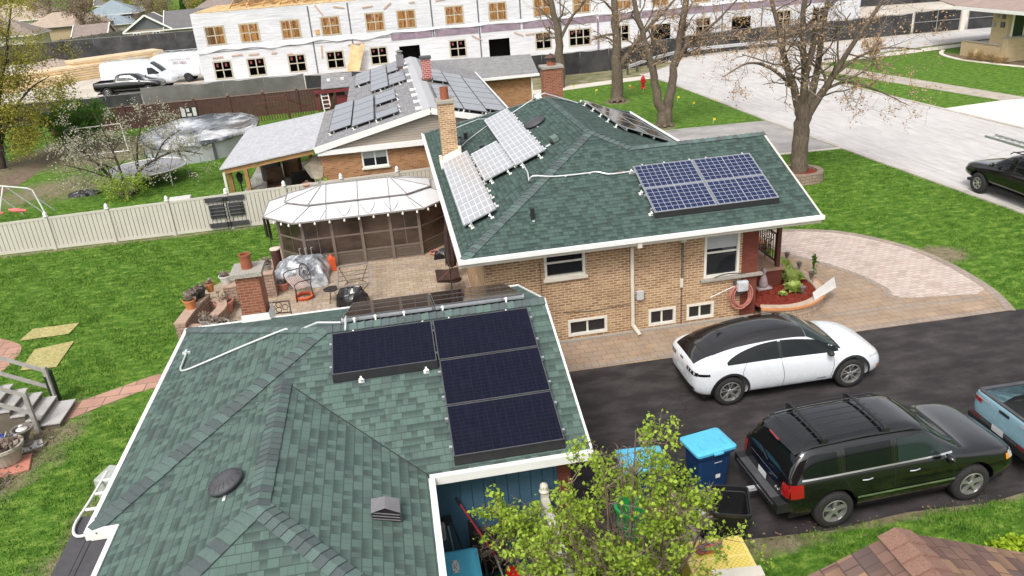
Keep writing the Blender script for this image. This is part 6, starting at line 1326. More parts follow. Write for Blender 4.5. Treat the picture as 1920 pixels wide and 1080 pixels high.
PL_ = wthing('tree_planter', 'round stone block planter ring with red mulch at the maple foot', 'planter', (17.15, 30.55, 0)); q = MB().m(brick('planter_blocks', (.34, .26, .19), (.26, .20, .15), (.14, .11, .09), .3, .13, .012)); q.lathe([(.98, 0), (.95, .42), (.70, .42), (.70, .2)], 28, (17.15, 30.55, 0), cap=False); q.m(m_mulch).lathe([(.72, .33), (.001, .35)], 20, (17.15, 30.55, 0), cap=False); q.build('ring', PL_)
T = Tree(5)
T.limb([(15.38, 43.1, 0), (15.35, 43.1, .8), (15.1, 43.1, 1.6), (14.75, 43.1, 3.4), (14.15, 43.2, 5.4), (13.6, 43.4, 8.5)], .36, .1, 12, 1.7, 2, n=10, t0=.6)
T.limb([(15.6, 43.1, 0), (15.65, 43.1, .9), (15.85, 43.0, 2), (16.1, 43.0, 3.8), (16.5, 43, 6), (16.9, 43, 9)], .36, .09, 12, 1.7, 2, n=10, t0=.55)
T.limb([(16.05, 43, 3.4), (16.8, 42.8, 4.6), (18.2, 42.5, 5.6), (20.0, 42.2, 7.4)], .14, .03, 12, 1.6, 2); T.limb([(16.0, 43, 3.0), (16.6, 43.4, 4.4), (17.0, 43.8, 6.2), (17.4, 44, 8.2)], .12, .03, 8, 1.5, 2)
T.limb([(16.9, 42.8, 4.7), (18.6, 42.3, 4.8), (20.2, 42, 4.5), (21.6, 41.6, 4.0)], .08, .02, 10, 1.4, 2)
for k_ in range(7): a = k_*.9; T.seg([Vector((15.48, 43.1, .4)), Vector((15.48+.6*math.cos(a), 43.1+.5*math.sin(a), 0))], .18, .1, 6)
T.done('maple_tree', 'twin trunked bare tree at the centre of the far lawn', 'tree', (15.45, 43.1, 0), m_bark, m_bark2, m_leaf_bud, 2, .08, .08)
T = Tree(8)
T.limb([(15.2, 51.6, 0), (15.2, 51.6, 2), (15.22, 51.6, 3.8), (15.15, 51.6, 6.5), (15.0, 51.6, 10)], .44, .12, 12, 1.8, 2, n=10, t0=.45); T.limb([(15.3, 51.6, 2.2), (15.9, 51.5, 3.0), (17.0, 51.3, 4.4), (18.4, 51.1, 5.7), (20.3, 51, 7.6)], .21, .05, 12, 1.6, 2, n=8)
for k_ in range(7): a = k_*.9; T.seg([Vector((15.2, 51.6, .4)), Vector((15.2+.6*math.cos(a), 51.6+.55*math.sin(a), 0))], .18, .1, 6)
T.done('maple_tree', 'single trunked bare tree with one long right limb, left of the hydrant', 'tree', (15.2, 51.6, 0), m_bark, m_bark2, m_leaf_bud, 2, .09, .08)
T = Tree(9)
T.limb([(13.0, 59.3, 0), (13.05, 59.3, 2), (13.0, 59.3, 4.2), (12.6, 59.3, 6.6), (12.0, 59.3, 10)], .40, .12, 12, 1.8, 2, n=10, t0=.4); T.limb([(13.1, 59.3, 3.4), (13.9, 59.2, 4.8), (15.2, 59.0, 6.3), (16.6, 58.8, 8.4)], .14, .04, 10, 1.6, 2)
T.done('maple_tree', 'bare tree rising directly behind the far red chimney', 'tree', (13.0, 59.3, 0), m_bark, m_bark2, m_leaf_bud, 2, .09, .085)
# large budding tree at the left edge
T = Tree(21)
for pts, r0, r1, sp in (([(-22.4, 50.5, 0), (-22.6, 50.4, 2.5), (-22.8, 50.3, 5), (-22.2, 50.2, 8), (-21.6, 50, 12)], .3, .06, 18), ([(-22.0, 50.6, 0), (-21.6, 50.6, 2), (-20.9, 50.6, 4.2), (-19.8, 50.7, 6.6), (-18.6, 50.8, 9.6)], .2, .04, 18), ([(-22.6, 50.2, 1), (-23.5, 49.8, 3), (-24.0, 49.5, 6), (-24.0, 49, 10)], .2, .04, 14), ([(-21.7, 50.6, 1.5), (-20.5, 50.8, 3.2), (-19.3, 51, 4.4), (-18.1, 51.2, 5.0)], .1, .02, 13), ([(-22.2, 50, 2.5), (-21.3, 49.0, 4.5), (-20.4, 48.4, 6.5), (-19.0, 48, 8.8)], .12, .03, 14), ([(-22.0, 50, .8), (-21.4, 49.6, 1.9), (-20.7, 49.4, 2.5), (-19.8, 49.4, 2.6)], .07, .02, 9)): T.limb(pts, r0, r1, sp, 1.7, 2, n=8, t0=.15)
LT_ = T.done('budding_tree', 'large tree in yellow green bud filling the upper left edge', 'tree', (-22.3, 50.5, 0), m_bark3, m_bark3, m_leaf_olive, 8, .22, .11); LT_.location.x -= 1.5
T = Tree(23)
for k_ in range(9): a = k_*.7; T.limb([(-20.2, 54.5, 0), (-20.2+.9*math.cos(a), 54.5+.8*math.sin(a), 1.2), (-20.2+1.5*math.cos(a), 54.5+1.3*math.sin(a), 2.4)], .04, .015, 6, .9, 1, n=5)
T.done('shrub', 'bushy dark green shrub at the corner of the dirt path', 'shrub', (-20.2, 54.5, 0), m_bark3, m_bark3, m_leaf_dark, 14, .16, .13, crown='foliage')
T = Tree(31); bx_, by_ = -13.5, 40.6
for pts, r0 in (([(bx_-.3, by_, 0), (bx_-.8, by_, 1.3), (bx_-1.5, by_+.1, 2.3), (bx_-2.2, by_+.2, 3.4)], .1), ([(bx_, by_, 0), (bx_-.1, by_, 1.2), (bx_-.3, by_+.2, 2.6), (bx_-.7, by_+.3, 4.2)], .09), ([(bx_+.2, by_, 0), (bx_+.7, by_, 1.1), (bx_+1.5, by_, 1.6), (bx_+2.8, by_-.1, 2.0), (bx_+4.0, by_-.1, 1.7)], .1), ([(bx_+.7, by_, 1.0), (bx_+.9, by_+.1, 2.2), (bx_+1.2, by_+.2, 3.0), (bx_+1.6, by_+.3, 3.9)], .06), ([(bx_+1.6, by_, 1.6), (bx_+2.3, by_, 2.5), (bx_+3.2, by_, 3.0)], .045), ([(bx_-.5, by_, .9), (bx_-1.5, by_-.2, 1.5), (bx_-2.4, by_-.3, 1.9)], .05)): T.limb(pts, r0, .02, 12, 1.0, 2, n=7, t0=.25, srad=.5)
T.done('fruit_tree', 'small multi stemmed fruit tree in pale blossom in front of the trampoline', 'tree', (bx_, by_, 0), m_bark3, m_bark3, m_leaf_blossom, 2, .08, .075)
T = Tree(33)
for k_ in range(12): a = k_*.53; T.limb([(-13.4, 39.9, 0), (-13.4+.5*math.cos(a), 39.9+.4*math.sin(a), .5), (-13.4+.9*math.cos(a), 39.9+.7*math.sin(a), .95)], .02, .01, 5, .5, 1, n=4)
T.done('shrub', 'low twiggy yellow green shrub under the fruit tree', 'shrub', (-13.4, 39.9, 0), m_bark2, m_bark2, m_leaf_spring, 3, .07, .07, crown='foliage')
# the leafy bush in front of the bins
T = Tree(41); base = (2.5, 8.2)
tops = [(2.55, 8.2, 4.75), (2.35, 8.3, 4.2), (1.9, 8.1, 4.35), (1.3, 8.2, 4.15), (1.0, 8.0, 3.9), (1.2, 8.4, 3.5), (2.9, 8.3, 4.2), (3.2, 8.1, 3.9), (3.7, 8.3, 3.5), (4.05, 8.2, 3.25), (3.6, 8.6, 3.2), (2.2, 8.8, 3.5), (2.8, 8.8, 3.4), (1.6, 7.8, 3.4), (3.0, 7.7, 3.3), (2.2, 7.6, 3.2), (2.6, 7.4, 2.6), (1.9, 8.6, 3.0), (3.9, 8.0, 2.9), (1.0, 8.0, 3.2), (.75, 8.1, 3.1), (2.0, 7.4, 2.4)]
for k_, tp in enumerate(tops):
    tp = (2.45+(tp[0]-2.35)*.74, tp[1], tp[2]*.93-.12)
    bx2, by2 = base[0]+T.r.uniform(-.2, .2), base[1]+T.r.uniform(-.2, .2); m1 = (bx2+(tp[0]-bx2)*.35+T.r.uniform(-.1, .1), by2+(tp[1]-by2)*.4, tp[2]*.38); m2 = (bx2+(tp[0]-bx2)*.75, by2+(tp[1]-by2)*.75+T.r.uniform(-.1, .1), tp[2]*.75)
    T.limb([(bx2, by2, 0), m1, m2, tp], .030, .007, 11, .42, 2, n=6, t0=.42, wob=.32, up_=.10, kids=(2, 3), srad=.42)
T.tips = [p for p in T.tips if math.sin(p.x*4.3+1)*math.sin(p.y*3.9)+math.sin(p.z*4.7+p.x*2)*.8+math.sin(p.x*9+p.z*7)*.3 > -.48]
lil = T.done('leafy_bush', 'tall leafy bush in fresh green leaf in front of the bins', 'bush', (2.5, 8.2, 0), m_barkp, m_barkp, m_leaf_spring, 3, .045, .058, crown='foliage')
# distant trees
def far_tree(seed, h, leafy, col, dens=2):
    T = Tree(seed, .022)
    T.limb([(0, 0, 0), (.1, 0, h*.3), (-.1, .1, h*.6), (.2, 0, h)], h*.028, h*.006, 14, h*.30, 2, n=6, t0=.25, kids=(3, 4))
    return T.done('distant_tree', 'leafless brown tree among the distant rooftops', 'tree', (0, 0, 0), m_bark, m_bark2, col, leafy*3, h*.035, h*.022, group='leafless trees among the distant rooftops')
f1 = far_tree(51, 10, 3, m_leaf_haze); f2 = far_tree(52, 9, 2, m_leaf_haze); f3 = far_tree(53, 11, 3, m_leaf_olive); f3['label'] = 'olive budding tree among the distant rooftops'; f3['group'] = 'olive budding trees among the distant rooftops'
pos = [(-70, 150), (-62, 172), (-50, 178), (-38, 150), (-33, 168), (-41, 196), (-22, 150), (-16, 176), (-20, 200), (-64, 210), (-48, 222), (-10, 160), (-82, 190), (-34, 215), (-5, 190), (-56, 128), (-74, 165), (-90, 225), (-75, 240), (-30, 240), (8, 180), (25, 190), (45, 190), (-58, 245), (-100, 260), (-45, 262), (-68, 185), (-60, 230), (-52, 200), (-44, 175), (-88, 205), (-36, 235), (-25, 225), (-95, 180), (-80, 150), (-48, 145), (-15, 230), (-66, 270), (-84, 250)]
protos = [f1, f2, f3]
for i, (x, y) in enumerate(pos):
    o = protos[i] if i < 3 else dup(protos[[0, 1, 0, 1, 2][i % 5]], (x, y, 0), 0); o.location = (x, y, 0); o.rotation_euler = (0, 0, i*1.3); s_ = .8+.35*((i*37) % 10)/10; o.scale = (s_, s_, s_); o.pop('base', None) if 'base' in o.keys() else None
CN = wthing('conifer', 'small dark pointed evergreen behind the grey roofed house', 'tree', (-33, 150, 0)); q = MB().m(m_bark3); q.tube([(-33, 150, 0), (-33, 150, 2)], .15, 6); q.build('trunk', CN); r = np.random.default_rng(4); n = 900; hh = r.uniform(0, 1, n); a = r.uniform(0, 6.28, n); rad = (1-hh)*1.1*np.sqrt(r.uniform(.3, 1, n)); o = leaves('crown', np.stack([-33+rad*np.cos(a), 150+rad*np.sin(a), .6+hh*5.6], 1), m_leaf_dark, 2, .05, .35, None); o.parent = CN; o.matrix_parent_inverse = Matrix.Translation((33, -150, 0))
# clumps
def clump(name, label, cat, c, rad, h, n, material, size, aspect=.35, group=None, seed=1, up_=1.):
    r = np.random.default_rng(seed); t = thing(name, label, cat, c, 0, group)
    a = r.uniform(0, 2*PI, n); e = r.uniform(.2, 1.4, n); l = size*r.uniform(.6, 1.2, n); rr = rad*np.sqrt(r.uniform(0, 1, n))*.5
    d = np.stack([np.cos(a)*np.cos(e), np.sin(a)*np.cos(e), np.sin(e)*up_], 1); p = np.stack([rr*np.cos(a), rr*np.sin(a), r.uniform(0, h*.5, n)], 1); sd = np.stack([-np.sin(a), np.cos(a), np.zeros(n)], 1)*(l*aspect*.5)[:, None]
    v = np.empty((n, 4, 3)); v[:, 0] = p; v[:, 1] = p+d*(l*.5)[:, None]+sd; v[:, 2] = p+d*l[:, None]+np.array([0, 0, -.15])*l[:, None]; v[:, 3] = p+d*(l*.5)[:, None]-sd
    raw_mesh('leaves', v.reshape(-1, 3), np.arange(n*4).reshape(-1, 4), material, t); return t
h0 = clump('hosta', 'x', 'plant', (11.58, 22.0, .35), .26, .22, 170, m_leaf_lime, .24, .45, seed=3)
for (x, y, s_, lb) in ((11.58, 22.0, .85, 'lime hosta farthest along the mulch bed, beside the porch post'), (11.35, 21.46, 1.1, 'second lime hosta from the porch post in the red mulch'), (11.33, 20.86, 1.25, 'wide lime hosta midway along the row in the red mulch'), (11.28, 20.38, 1.1, 'fourth lime hosta of the row, touching the nearest one of the row'), (11.22, 19.93, 1.25, 'lime hosta closing the near end of the row of hostas'), (10.93, 19.3, 1., 'lime hosta standing apart beside the path light near the curved wall'), (10.5, 19.12, .45, 'tiny yellow green seedling alone in the red mulch')):
    o = h0 if lb.startswith('lime hosta far') else dup(h0, (x, y, .35), x*7, None); o['label'] = lb; o.scale = (s_,)*3
r = np.random.default_rng(9)
HG = wthing('hedge', 'bright yellow green low hedge beyond the brown roof', 'hedge', (11.2, 9.2, 0)); n = 5000; o = leaves('foliage', np.stack([r.uniform(9.2, 14, n), 8.95+.25*r.uniform(-1, 1, n), r.uniform(.02, .16, n)], 1), leafmat('chartreuse_leaves', (.28, .42, .02), (.45, .58, .04)), 1, .04, .07, None); o.parent = HG; o.matrix_parent_inverse = Matrix.Translation((-11.2, -9.2, 0))
g1 = clump('ornamental_grass', 'dry straw coloured grass clump in front of the buff planter wall', 'plant', (43.3, 53.5, 0), .7, .3, 260, m_straw, .9, .06, seed=5, group='dry grass clumps in front of the buff house')
for x, y, s_ in ((43.4, 52.6, .9), (43.5, 51.2, .8)): o = dup(g1, (x, y, 0), x); o.scale = (s_,)*3
T = Tree(61); 
for k_ in range(6): a = k_*1.05; T.limb([(37.6, 57.6, 0), (37.6+.3*math.cos(a), 57.6+.3*math.sin(a), .8), (37.6+.6*math.cos(a), 57.6+.5*math.sin(a), 1.5)], .03, .012, 5, .5, 1, n=4)
T.done('shrub', 'small reddish brown twiggy shrub on the lawn before the buff planter wall', 'shrub', (37.6, 57.6, 0), m_bark3, m_bark2, m_leaf_bud, 5, .08, .09, crown='foliage')
# ------------------------------------------------------------------ raised building lot
def lot_h(x, y):
    a = min(1, max(0, (y-66.9)/1.6)); b_ = min(1, max(0, (14-x)/10)); c = min(1, max(0, (112-y)/22)); return .01+1.09*a*a*(3-2*a)*b_*c
for o in list(COL.objects):
    if o.name.startswith('lot'): bpy.data.objects.remove(o)
q = MB().m(m_lot); q.grid(lambda u, v: (-95+190*u, 66.6+53*v**1.6, lot_h(-95+190*u, 66.6+53*v**1.6)), 70, 40); struct(q.build('lot', smooth=True))
for o in COL.objects:
    if o.get('category') in ('van', 'pickup truck') and o.location.y > 60: o.location.z = 1.11; o.location.x -= .6

# ------------------------------------------------------------------ helpers for small things
def lathe_thing(name, label, cat, loc, prof, material, n=20, group=None, tilt=None, smooth=True, cap=False):
    t = thing(name, label, cat, loc, 0, group); q = MB().m(material); q.lathe(prof, n, (0,0,0), tilt, cap=cap); q.build('body', t, smooth=smooth); return t
def crumple(name, label, cat, c, sx_, sy_, h, material, seed=1, n=26, amp=.14, parent=None, power=.55):
    r = np.random.default_rng(seed); ph = r.uniform(0, 6.28, 12); fr = r.uniform(2, 8, (12, 2)); t = thing(name, label, cat, c)
    def fn(u, v):
        x, y = (u-.5)*2, (v-.5)*2; e = max(0, 1-max(abs(x)**3, abs(y)**3)); z = h*e**power
        k = sum(math.sin(fr[i][0]*x+fr[i][1]*y+ph[i]) for i in range(12))/12
        k2 = sum(abs(math.sin(fr[i][0]*1.7*x-fr[i][1]*1.4*y+ph[i])) for i in range(6))/6
        wob = 1+.12*math.sin(4*math.atan2(y, x)+ph[0])+.07*math.sin(7*math.atan2(y, x)+ph[1])
        return (x*sx_/2*wob, y*sy_/2*wob, max(.012, z*(1+amp*3*k)-amp*h*1.3*k2*e))
    q = MB().m(material); q.grid(fn, n, n); q.build('cloth', t, smooth=False); return t
m_brickwall = brick('garden_wall_block', (.36, .25, .19), (.27, .18, .14), (.15, .11, .09), .24, .1, .01, var=(.42, .30, .22))
m_dkplas = plain('dark_plastic_pot', (.035, .033, .034), .6, var=.3); m_gpot = plain('grey_pot', (.26, .24, .22), .8, var=.2); m_wpot = plain('white_glazed_pot', (.6, .58, .55), .5, var=.1)
m_opot = plain('orange_clay_pot', (.52, .20, .07), .75, var=.15); m_ppot = plain('pink_clay_pot', (.50, .20, .14), .7, var=.15); m_potsoil = plain('potting_soil', (.05, .035, .025), .95, var=.4, nscale=15); m_dead = leafmat('dead_flower_stems', (.20, .15, .11), (.40, .33, .27))
def pot(label, x, y, z, r, h, m_, plant=m_dead, n=50, cat='flower pot', ps=.10, ph=.12):
    t = thing('flower_pot', label, cat, (x, y, z)); q = MB().m(m_); q.lathe([(r*.68, 0), (r*.95, h*.82), (r*1.06, h*.84), (r*1.06, h), (r*.93, h), (r*.9, h*.85)], 20, cap=False); q.build('pot', t, smooth=False)
    q = MB().m(m_potsoil); q.lathe([(r*.93, h*.86), (.001, h*.9)], 16, cap=False); q.build('soil', t)
    if n:
        rr = np.random.default_rng(int(abs(x*100+y*37))); P = np.stack([rr.normal(0, r*.4, n), rr.normal(0, r*.4, n), h+rr.uniform(0, ph, n)], 1); leaves('plant', P, plant, 1, .02, ps, t)
    return t

# ------------------------------------------------------------------ gazebo
m_gz = plain('taupe_gazebo_metal', (.17, .13, .105), .55, var=.08); m_gz2 = plain('taupe_gazebo_panel', (.10, .078, .06), .6, var=.1)
m_scr, nt, b = mat('smoky_vinyl_pane'); setb(b, .16, 0, .6); p = coords(nt); L(nt, ramp(nt, noise(nt, coords(nt, 'Object', (1, 1, 2)), .9, 3), [(.35, (.03, .021, .018)), (.7, (.10, .068, .052))]), b.inputs['Base Color'])
m_gzroof = plain('white_gazebo_roof', (.66, .66, .67), .35, var=.03)
GZB = wthing('gazebo', 'brown screened gazebo with a two tiered white metal roof on the patio', 'gazebo', (-1.6, 28.7, 0))
pl = [(-3.62, 26.95), (-2.6, 26.95), (-1.57, 26.95), (-.54, 26.95), (.49, 26.95), (1.5, 27.95), (1.5, 29.5), (.49, 30.5), (-3.62, 30.5), (-4.55, 29.5), (-4.55, 27.95)]
HE = 1.9
for i, (x, y) in enumerate(pl): q = MB().m(m_gz); q.box(x-.05, y-.05, 0, x+.05, y+.05, HE); q.build('post', GZB)
for i in range(len(pl)):
    a = Vector((*pl[i], 0)); b_ = Vector((*pl[(i+1) % len(pl)], 0)); d = (b_-a).normalized(); a2 = a+d*.05; b2 = b_-d*.05; u = Vector((0,0,1))
    q = MB().m(m_gz)
    for z in (.04, .50, 1.12, 1.84): q.beam(a2+u*z, b2+u*z, .05, .06)
    fr = q.build('panel_frame', GZB)
    q = MB().m(m_gz2); q.beam(a2+u*.27, b2+u*.27, .02, .40); q.m(m_gz); n_ = Vector((d.y, -d.x, 0)); l_ = (b2-a2).length
    for s0, s1, z0, z1 in ((.14, .86, .13, .15), (.14, .86, .39, .41)): q.beam(a2+d*l_*s0+n_*.018+u*z0, a2+d*l_*s1+n_*.018+u*z0, .015, .02)
    q.build('kick_panel', fr)
    q = MB().m(m_scr); q.beam(a2+u*.82, b2+u*.82, .014, .60); q.beam(a2+u*1.48, b2+u*1.48, .014, .68); q.build('pane', fr)
    if i in (0, 3, 10): q = MB().m(m_gz); q.beam(a2.lerp(b2, .5)+u*.53, a2.lerp(b2, .5)+u*1.82, .02, up=(1, 0, 0)); q.build('mullion', fr)
ev = [(-3.85, 26.55), (.72, 26.55), (1.9, 27.75), (1.9, 29.7), (.72, 30.9), (-3.85, 30.9), (-5.0, 29.7), (-5.0, 27.75)]
cx_, cy_ = -1.57, 28.72
def sc(p, k_): return (cx_+(p[0]-cx_)*k_+(0), cy_+(p[1]-cy_)*k_)
mid_ = [(cx_+(p[0]-cx_)*.72, cy_+(p[1]-cy_)*.52) for p in ev]; rg = [(-2.85, 28.72), (-.35, 28.72)]
q = MB().m(m_gzroof); n8 = 8
for i in range(8):
    a, b_ = ev[i], ev[(i+1) % 8]; c, d = mid_[(i+1) % 8], mid_[i]; q.add([(a[0], a[1], HE), (b_[0], b_[1], HE), (c[0], c[1], 2.20), (d[0], d[1], 2.20)], [(0,1,2,3)])
    a2, b2 = [(cx_+(p[0]-cx_)*.77, cy_+(p[1]-cy_)*.58) for p in (a, b_)]
    ra = rg[0] if a2[0] < cx_ else rg[1]; rb_ = rg[0] if b2[0] < cx_ else rg[1]
    if ra == rb_: q.add([(a2[0], a2[1], 2.23), (b2[0], b2[1], 2.23), (ra[0], ra[1], 2.58)], [(0,1,2)])
    else: q.add([(a2[0], a2[1], 2.23), (b2[0], b2[1], 2.23), (rb_[0], rb_[1], 2.58), (ra[0], ra[1], 2.58)], [(0,1,2,3)])
gr_ = q.build('roof', GZB)
q = MB().m(plain('grey_roof_rib', (.28, .26, .25), .5))
for i in range(8):
    a = ev[i]; m1 = mid_[i]; a2 = (cx_+(a[0]-cx_)*.77, cy_+(a[1]-cy_)*.58); r_ = rg[0] if a[0] < cx_ else rg[1]
    q.beam((a[0], a[1], HE+.01), (m1[0], m1[1], 2.21), .035, .02); q.beam((a2[0], a2[1], 2.245), (r_[0], r_[1], 2.59), .035, .02); b_ = ev[(i+1) % 8]; b2 = (cx_+(b_[0]-cx_)*.77, cy_+(b_[1]-cy_)*.58); q.beam((a2[0], a2[1], 2.24), (b2[0], b2[1], 2.24), .03, .03); q.beam((a[0], a[1], HE), (b_[0], b_[1], HE), .04, .05)
for x in (-2.7, -1.57, -.45): q.beam((x, 26.55, HE+.01), (x, cy_-1.13, 2.2), .03, .02); q.beam((x, cy_-1.26, 2.245), (x, 28.7, 2.59), .03, .02)
q.beam((rg[0][0], 28.72, 2.6), (rg[1][0], 28.72, 2.6), .05, .04); q.build('rib', gr_)
# string lights under the eave and the loose wire on the roof
q = MB().m(m_dkgrey); pts = []
for i in range(9):
    x0 = -2.9+i*.42; pts += [(x0, 26.6+(i % 2)*.95, HE+.03+(i % 2)*.22)]
q.tube(smooth_line([(p[0], p[1], p[2]+.02) for p in pts], 5), .008, 4); q.build('wire', gr_)
mb_, nt, b = mat('white_bulb'); setb(b, .3); b.inputs['Base Color'].default_value = (.85, .84, .8, 1)
edge = [(-4.7, 27.3), (-3.85, 26.5), (.72, 26.5), (1.9, 27.7)]; cnt = 0
for a, b_, n_ in ((edge[0], edge[1], 3), (edge[1], edge[2], 9), (edge[2], edge[3], 4)):
    for k_ in range(n_):
        x = a[0]+(b_[0]-a[0])*(k_+.5)/n_; y = a[1]+(b_[1]-a[1])*(k_+.5)/n_; q = MB().m(mb_); q.lathe([(.012, .05), (.02, .03), (.04, 0), (.032, -.045), (.001, -.06)], 8, (x, y, HE-.07)); q.build('light_bulb', GZB, smooth=True)

# ------------------------------------------------------------------ patio clutter
m_tarp, nt, b = mat('silver_tarp'); setb(b, .38, .15, .5); p = coords(nt); L(nt, ramp(nt, noise(nt, p, 2.6, 5), [(.38, (.10, .10, .105)), (.5, (.30, .31, .33)), (.62, (.62, .63, .65))]), b.inputs['Base Color'])
crumple('tarpaulin', 'crumpled silver and grey tarpaulin draped over furniture beside the gazebo', 'tarp', (-3.75, 26.05, .02), 1.9, 1.7, .85, m_tarp, 4, 34, .16)
q = MB().m(m_alu)
for x in (-3.75, -3.55, -3.35): q.tube([(x, 26.3, .7), (x, 26.35, 1.05)], .012, 5); q.tube([(x-.03, 26.3, 1.0), (x+.05, 26.4, 1.03)], .01, 4)
tag(q.build('metal_rack'), 'small bare metal rack sticking up from the silver tarpaulin', 'rack')
m_bbag, nt, b = mat('black_bag_plastic'); setb(b, .25, 0, .6); b.inputs['Base Color'].default_value = (.012, .012, .013, 1)
crumple('rubbish_bag', 'bulging black plastic bag beside the bare table frame', 'bag', (-1.95, 23.2, .02), .95, .62, .62, m_bbag, 8, 26, .14, power=.45)
q = MB().m(m_wpot); q.grid(lambda u, v: (-2.0+.22*u+.05*v, 22.98+.4*v, .52+.10*math.sin(u*5)*math.sin(v*4)+.1*v), 6, 6); tag(q.build('white_sack'), 'white cloth scrap lying on the black plastic bag', 'cloth')
crumple('rubbish_bag', 'small black bag on the pavers between gazebo and house', 'bag', (1.25, 26.5, .02), .7, .5, .3, m_bbag, 9, 18, .2)
BN = thing('garden_bench', 'slatted metal garden bench with curved arms on the patio', 'bench', (-3.78, 24.7, .02), R(-68)); m_irn = plain('bronze_iron', (.045, .034, .028), .45, .3); m_slat = plain('pale_bench_slat', (.50, .38, .34), .5)
q = MB().m(m_slat)
for i in range(9): q.box(-.60, -.24+i*.055, .42, .60, -.205+i*.055, .435)
q.build('seat', BN); q = MB().m(m_irn); q.tube([(-.62, .26, .42), (-.62, .32, .75), (-.3, .36, .92), (0, .37, .96), (.3, .36, .92), (.62, .32, .75), (.62, .26, .42)], .018, 6)
for i in range(9): x = -.48+i*.12; q.tube([(x, .27, .45), (x*.9, .34, .9)], .008, 5)
for i in range(3): q.tube([(-.3+.3*i+.11*math.cos(a), .315, .68+.11*math.sin(a)) for a in [k_*.63 for k_ in range(10)]], .008, 4, closed=True)
q.build('backrest', BN)
for sx__ in (-.62, .62):
    q = MB().m(m_irn); q.tube([(sx__, -.28, 0), (sx__, -.25, .42), (sx__, -.26, .6), (sx__, -.1, .67), (sx__, .15, .66), (sx__, .31, .66)], .018, 6); q.build('arm', BN)
    for y in (-.26, .3): q = MB().m(m_irn); q.tube([(sx__, y, 0), (sx__*.98, y*.9, .43)], .017, 6); q.build('leg', BN)
TF = thing('table_frame', 'bare metal patio table frame without its top', 'table', (-1.88, 24.05, .02), R(2)); q = MB().m(plain('taupe_tube', (.25, .22, .2), .5)); q.beam((-.52, -.9, .7), (.52, -.9, .7), .05); q.beam((-.5, .88, .7), (.5, .88, .7), .05); q.beam((-.5, -.88, .7), (-.5, .88, .7), .05); q.beam((.5, -.88, .7), (.5, .88, .7), .05); q.build('frame', TF); q = MB().m(m_irn)
for y in (-.3, .1, .45): q.tube([(-.48, y, .66), (.48, y, .66)], .01, 5)
q.tube([(-.25, -.2, .3), (.25, -.2, .3), (.25, .4, .3), (-.25, .4, .3)], .012, 5, closed=True); q.build('brace', TF)
for x, y in ((-.48, -.86), (.48, -.86), (-.48, .86), (.48, .86)): q = MB().m(m_irn); q.tube([(x, y, .68), (x*.5, y*.5, .3), (x*.9, y*.9, 0)], .014, 5); q.build('leg', TF)
ST = thing('side_table', 'small round black metal side table beside the black bag', 'table', (-2.62, 23.7, .02)); q = MB().m(m_irn); q.lathe([(.25, .44), (.26, .455), (.001, .45)], 20, cap=False); q.build('table_top', ST)
for a in (0, 2.1, 4.2): q = MB().m(m_irn); q.tube([(.05*math.cos(a), .05*math.sin(a), .44), (.2*math.cos(a), .2*math.sin(a), 0)], .01, 5); q.build('leg', ST)
FG = thing('iron_fireplace_screen', 'black scrollwork iron panel standing beside the garage chimney', 'screen', (-4.1, 22.3, .02), R(-4)); q = MB().m(m_irn)
q.beam((-.3, 0, .82), (.34, 0, .82), .03); q.beam((-.3, 0, .45), (.34, 0, .45), .03); q.beam((-.3, 0, 0), (-.3, 0, .82), .03, up=(0,1,0)); q.beam((.34, 0, 0), (.34, 0, .82), .04, up=(0,1,0)); q.beam((.34, .0, .82), (.44, -.5, .2), .03)
for cx2, cz2 in ((-.18, .63), (.0, .56), (.02, .72), (.2, .63)): q.tube([(cx2+.085*math.cos(a), 0, cz2+.085*math.sin(a)) for a in [k_*.63 for k_ in range(10)]], .012, 5, closed=True)
q.build('scrollwork', FG)
OT = thing('plastic_can', 'orange plastic fuel can leaning between tarpaulin and gazebo', 'can', (-2.75, 26.5, .02), .3); q = MB().m(plain('orange_plastic', (.62, .10, .03), .45)); q.box(-.13, -.13, 0, .13, .13, .5); q.lathe([(.1, .5), (.05, .56), (.05, .62)], 10); q.build('body', OT, bevel=.03)
def coil(name, label, cat, c, r0, material, turns=7, tr=.012, flat=1., M=None, seed=2):
    r_ = random.Random(seed); P = []; n_ = turns*16
    for i in range(n_): a = 2*PI*i/16; rr = r0*(1+.14*math.sin(i*.37)+.08*math.sin(i*.11)); v = Vector((rr*math.cos(a)*flat, rr*math.sin(a), .015+.012*(i//16)+.01*math.sin(i))); P.append(M@v if M is not None else v)
    t = thing(name, label, cat, c); q = MB().m(material); q.tube(P, tr, 6); q.build('coil', t, smooth=True); return t
m_orange = plain('orange_cord', (.72, .13, .04), .5); m_pinkh = plain('faded_red_hose', (.50, .20, .16), .5)
coil('extension_cord', 'bright orange cord coiled under the slatted bench', 'cord', (-3.55, 24.3, .03), .26, m_orange, 9, .014)
coil('garden_hose', 'faded red hose heaped on the pavers right of the gazebo', 'hose', (.98, 26.9, .03), .2, m_pinkh, 6, .014)
pot('pink basin of flowers behind the slatted bench', -4.35, 25.3, .02, .24, .28, m_ppot, n=40)
CD = lathe_thing('metal_drum', 'rusty copper coloured drum with a white lid at the gazebo corner', 'drum', (-4.72, 27.3, .02), [(.17, 0), (.17, .78)], brick('rusty_perforated_metal', (.22, .09, .05), (.15, .06, .04), (.05, .02, .02), .05, .05, .015), 20, smooth=False); q = MB().m(plain('pale_pink_lid', (.70, .55, .48), .6)); q.lathe([(.19, .78), (.19, .82), (.001, .83)], 20, cap=False); q.build('lid', CD)
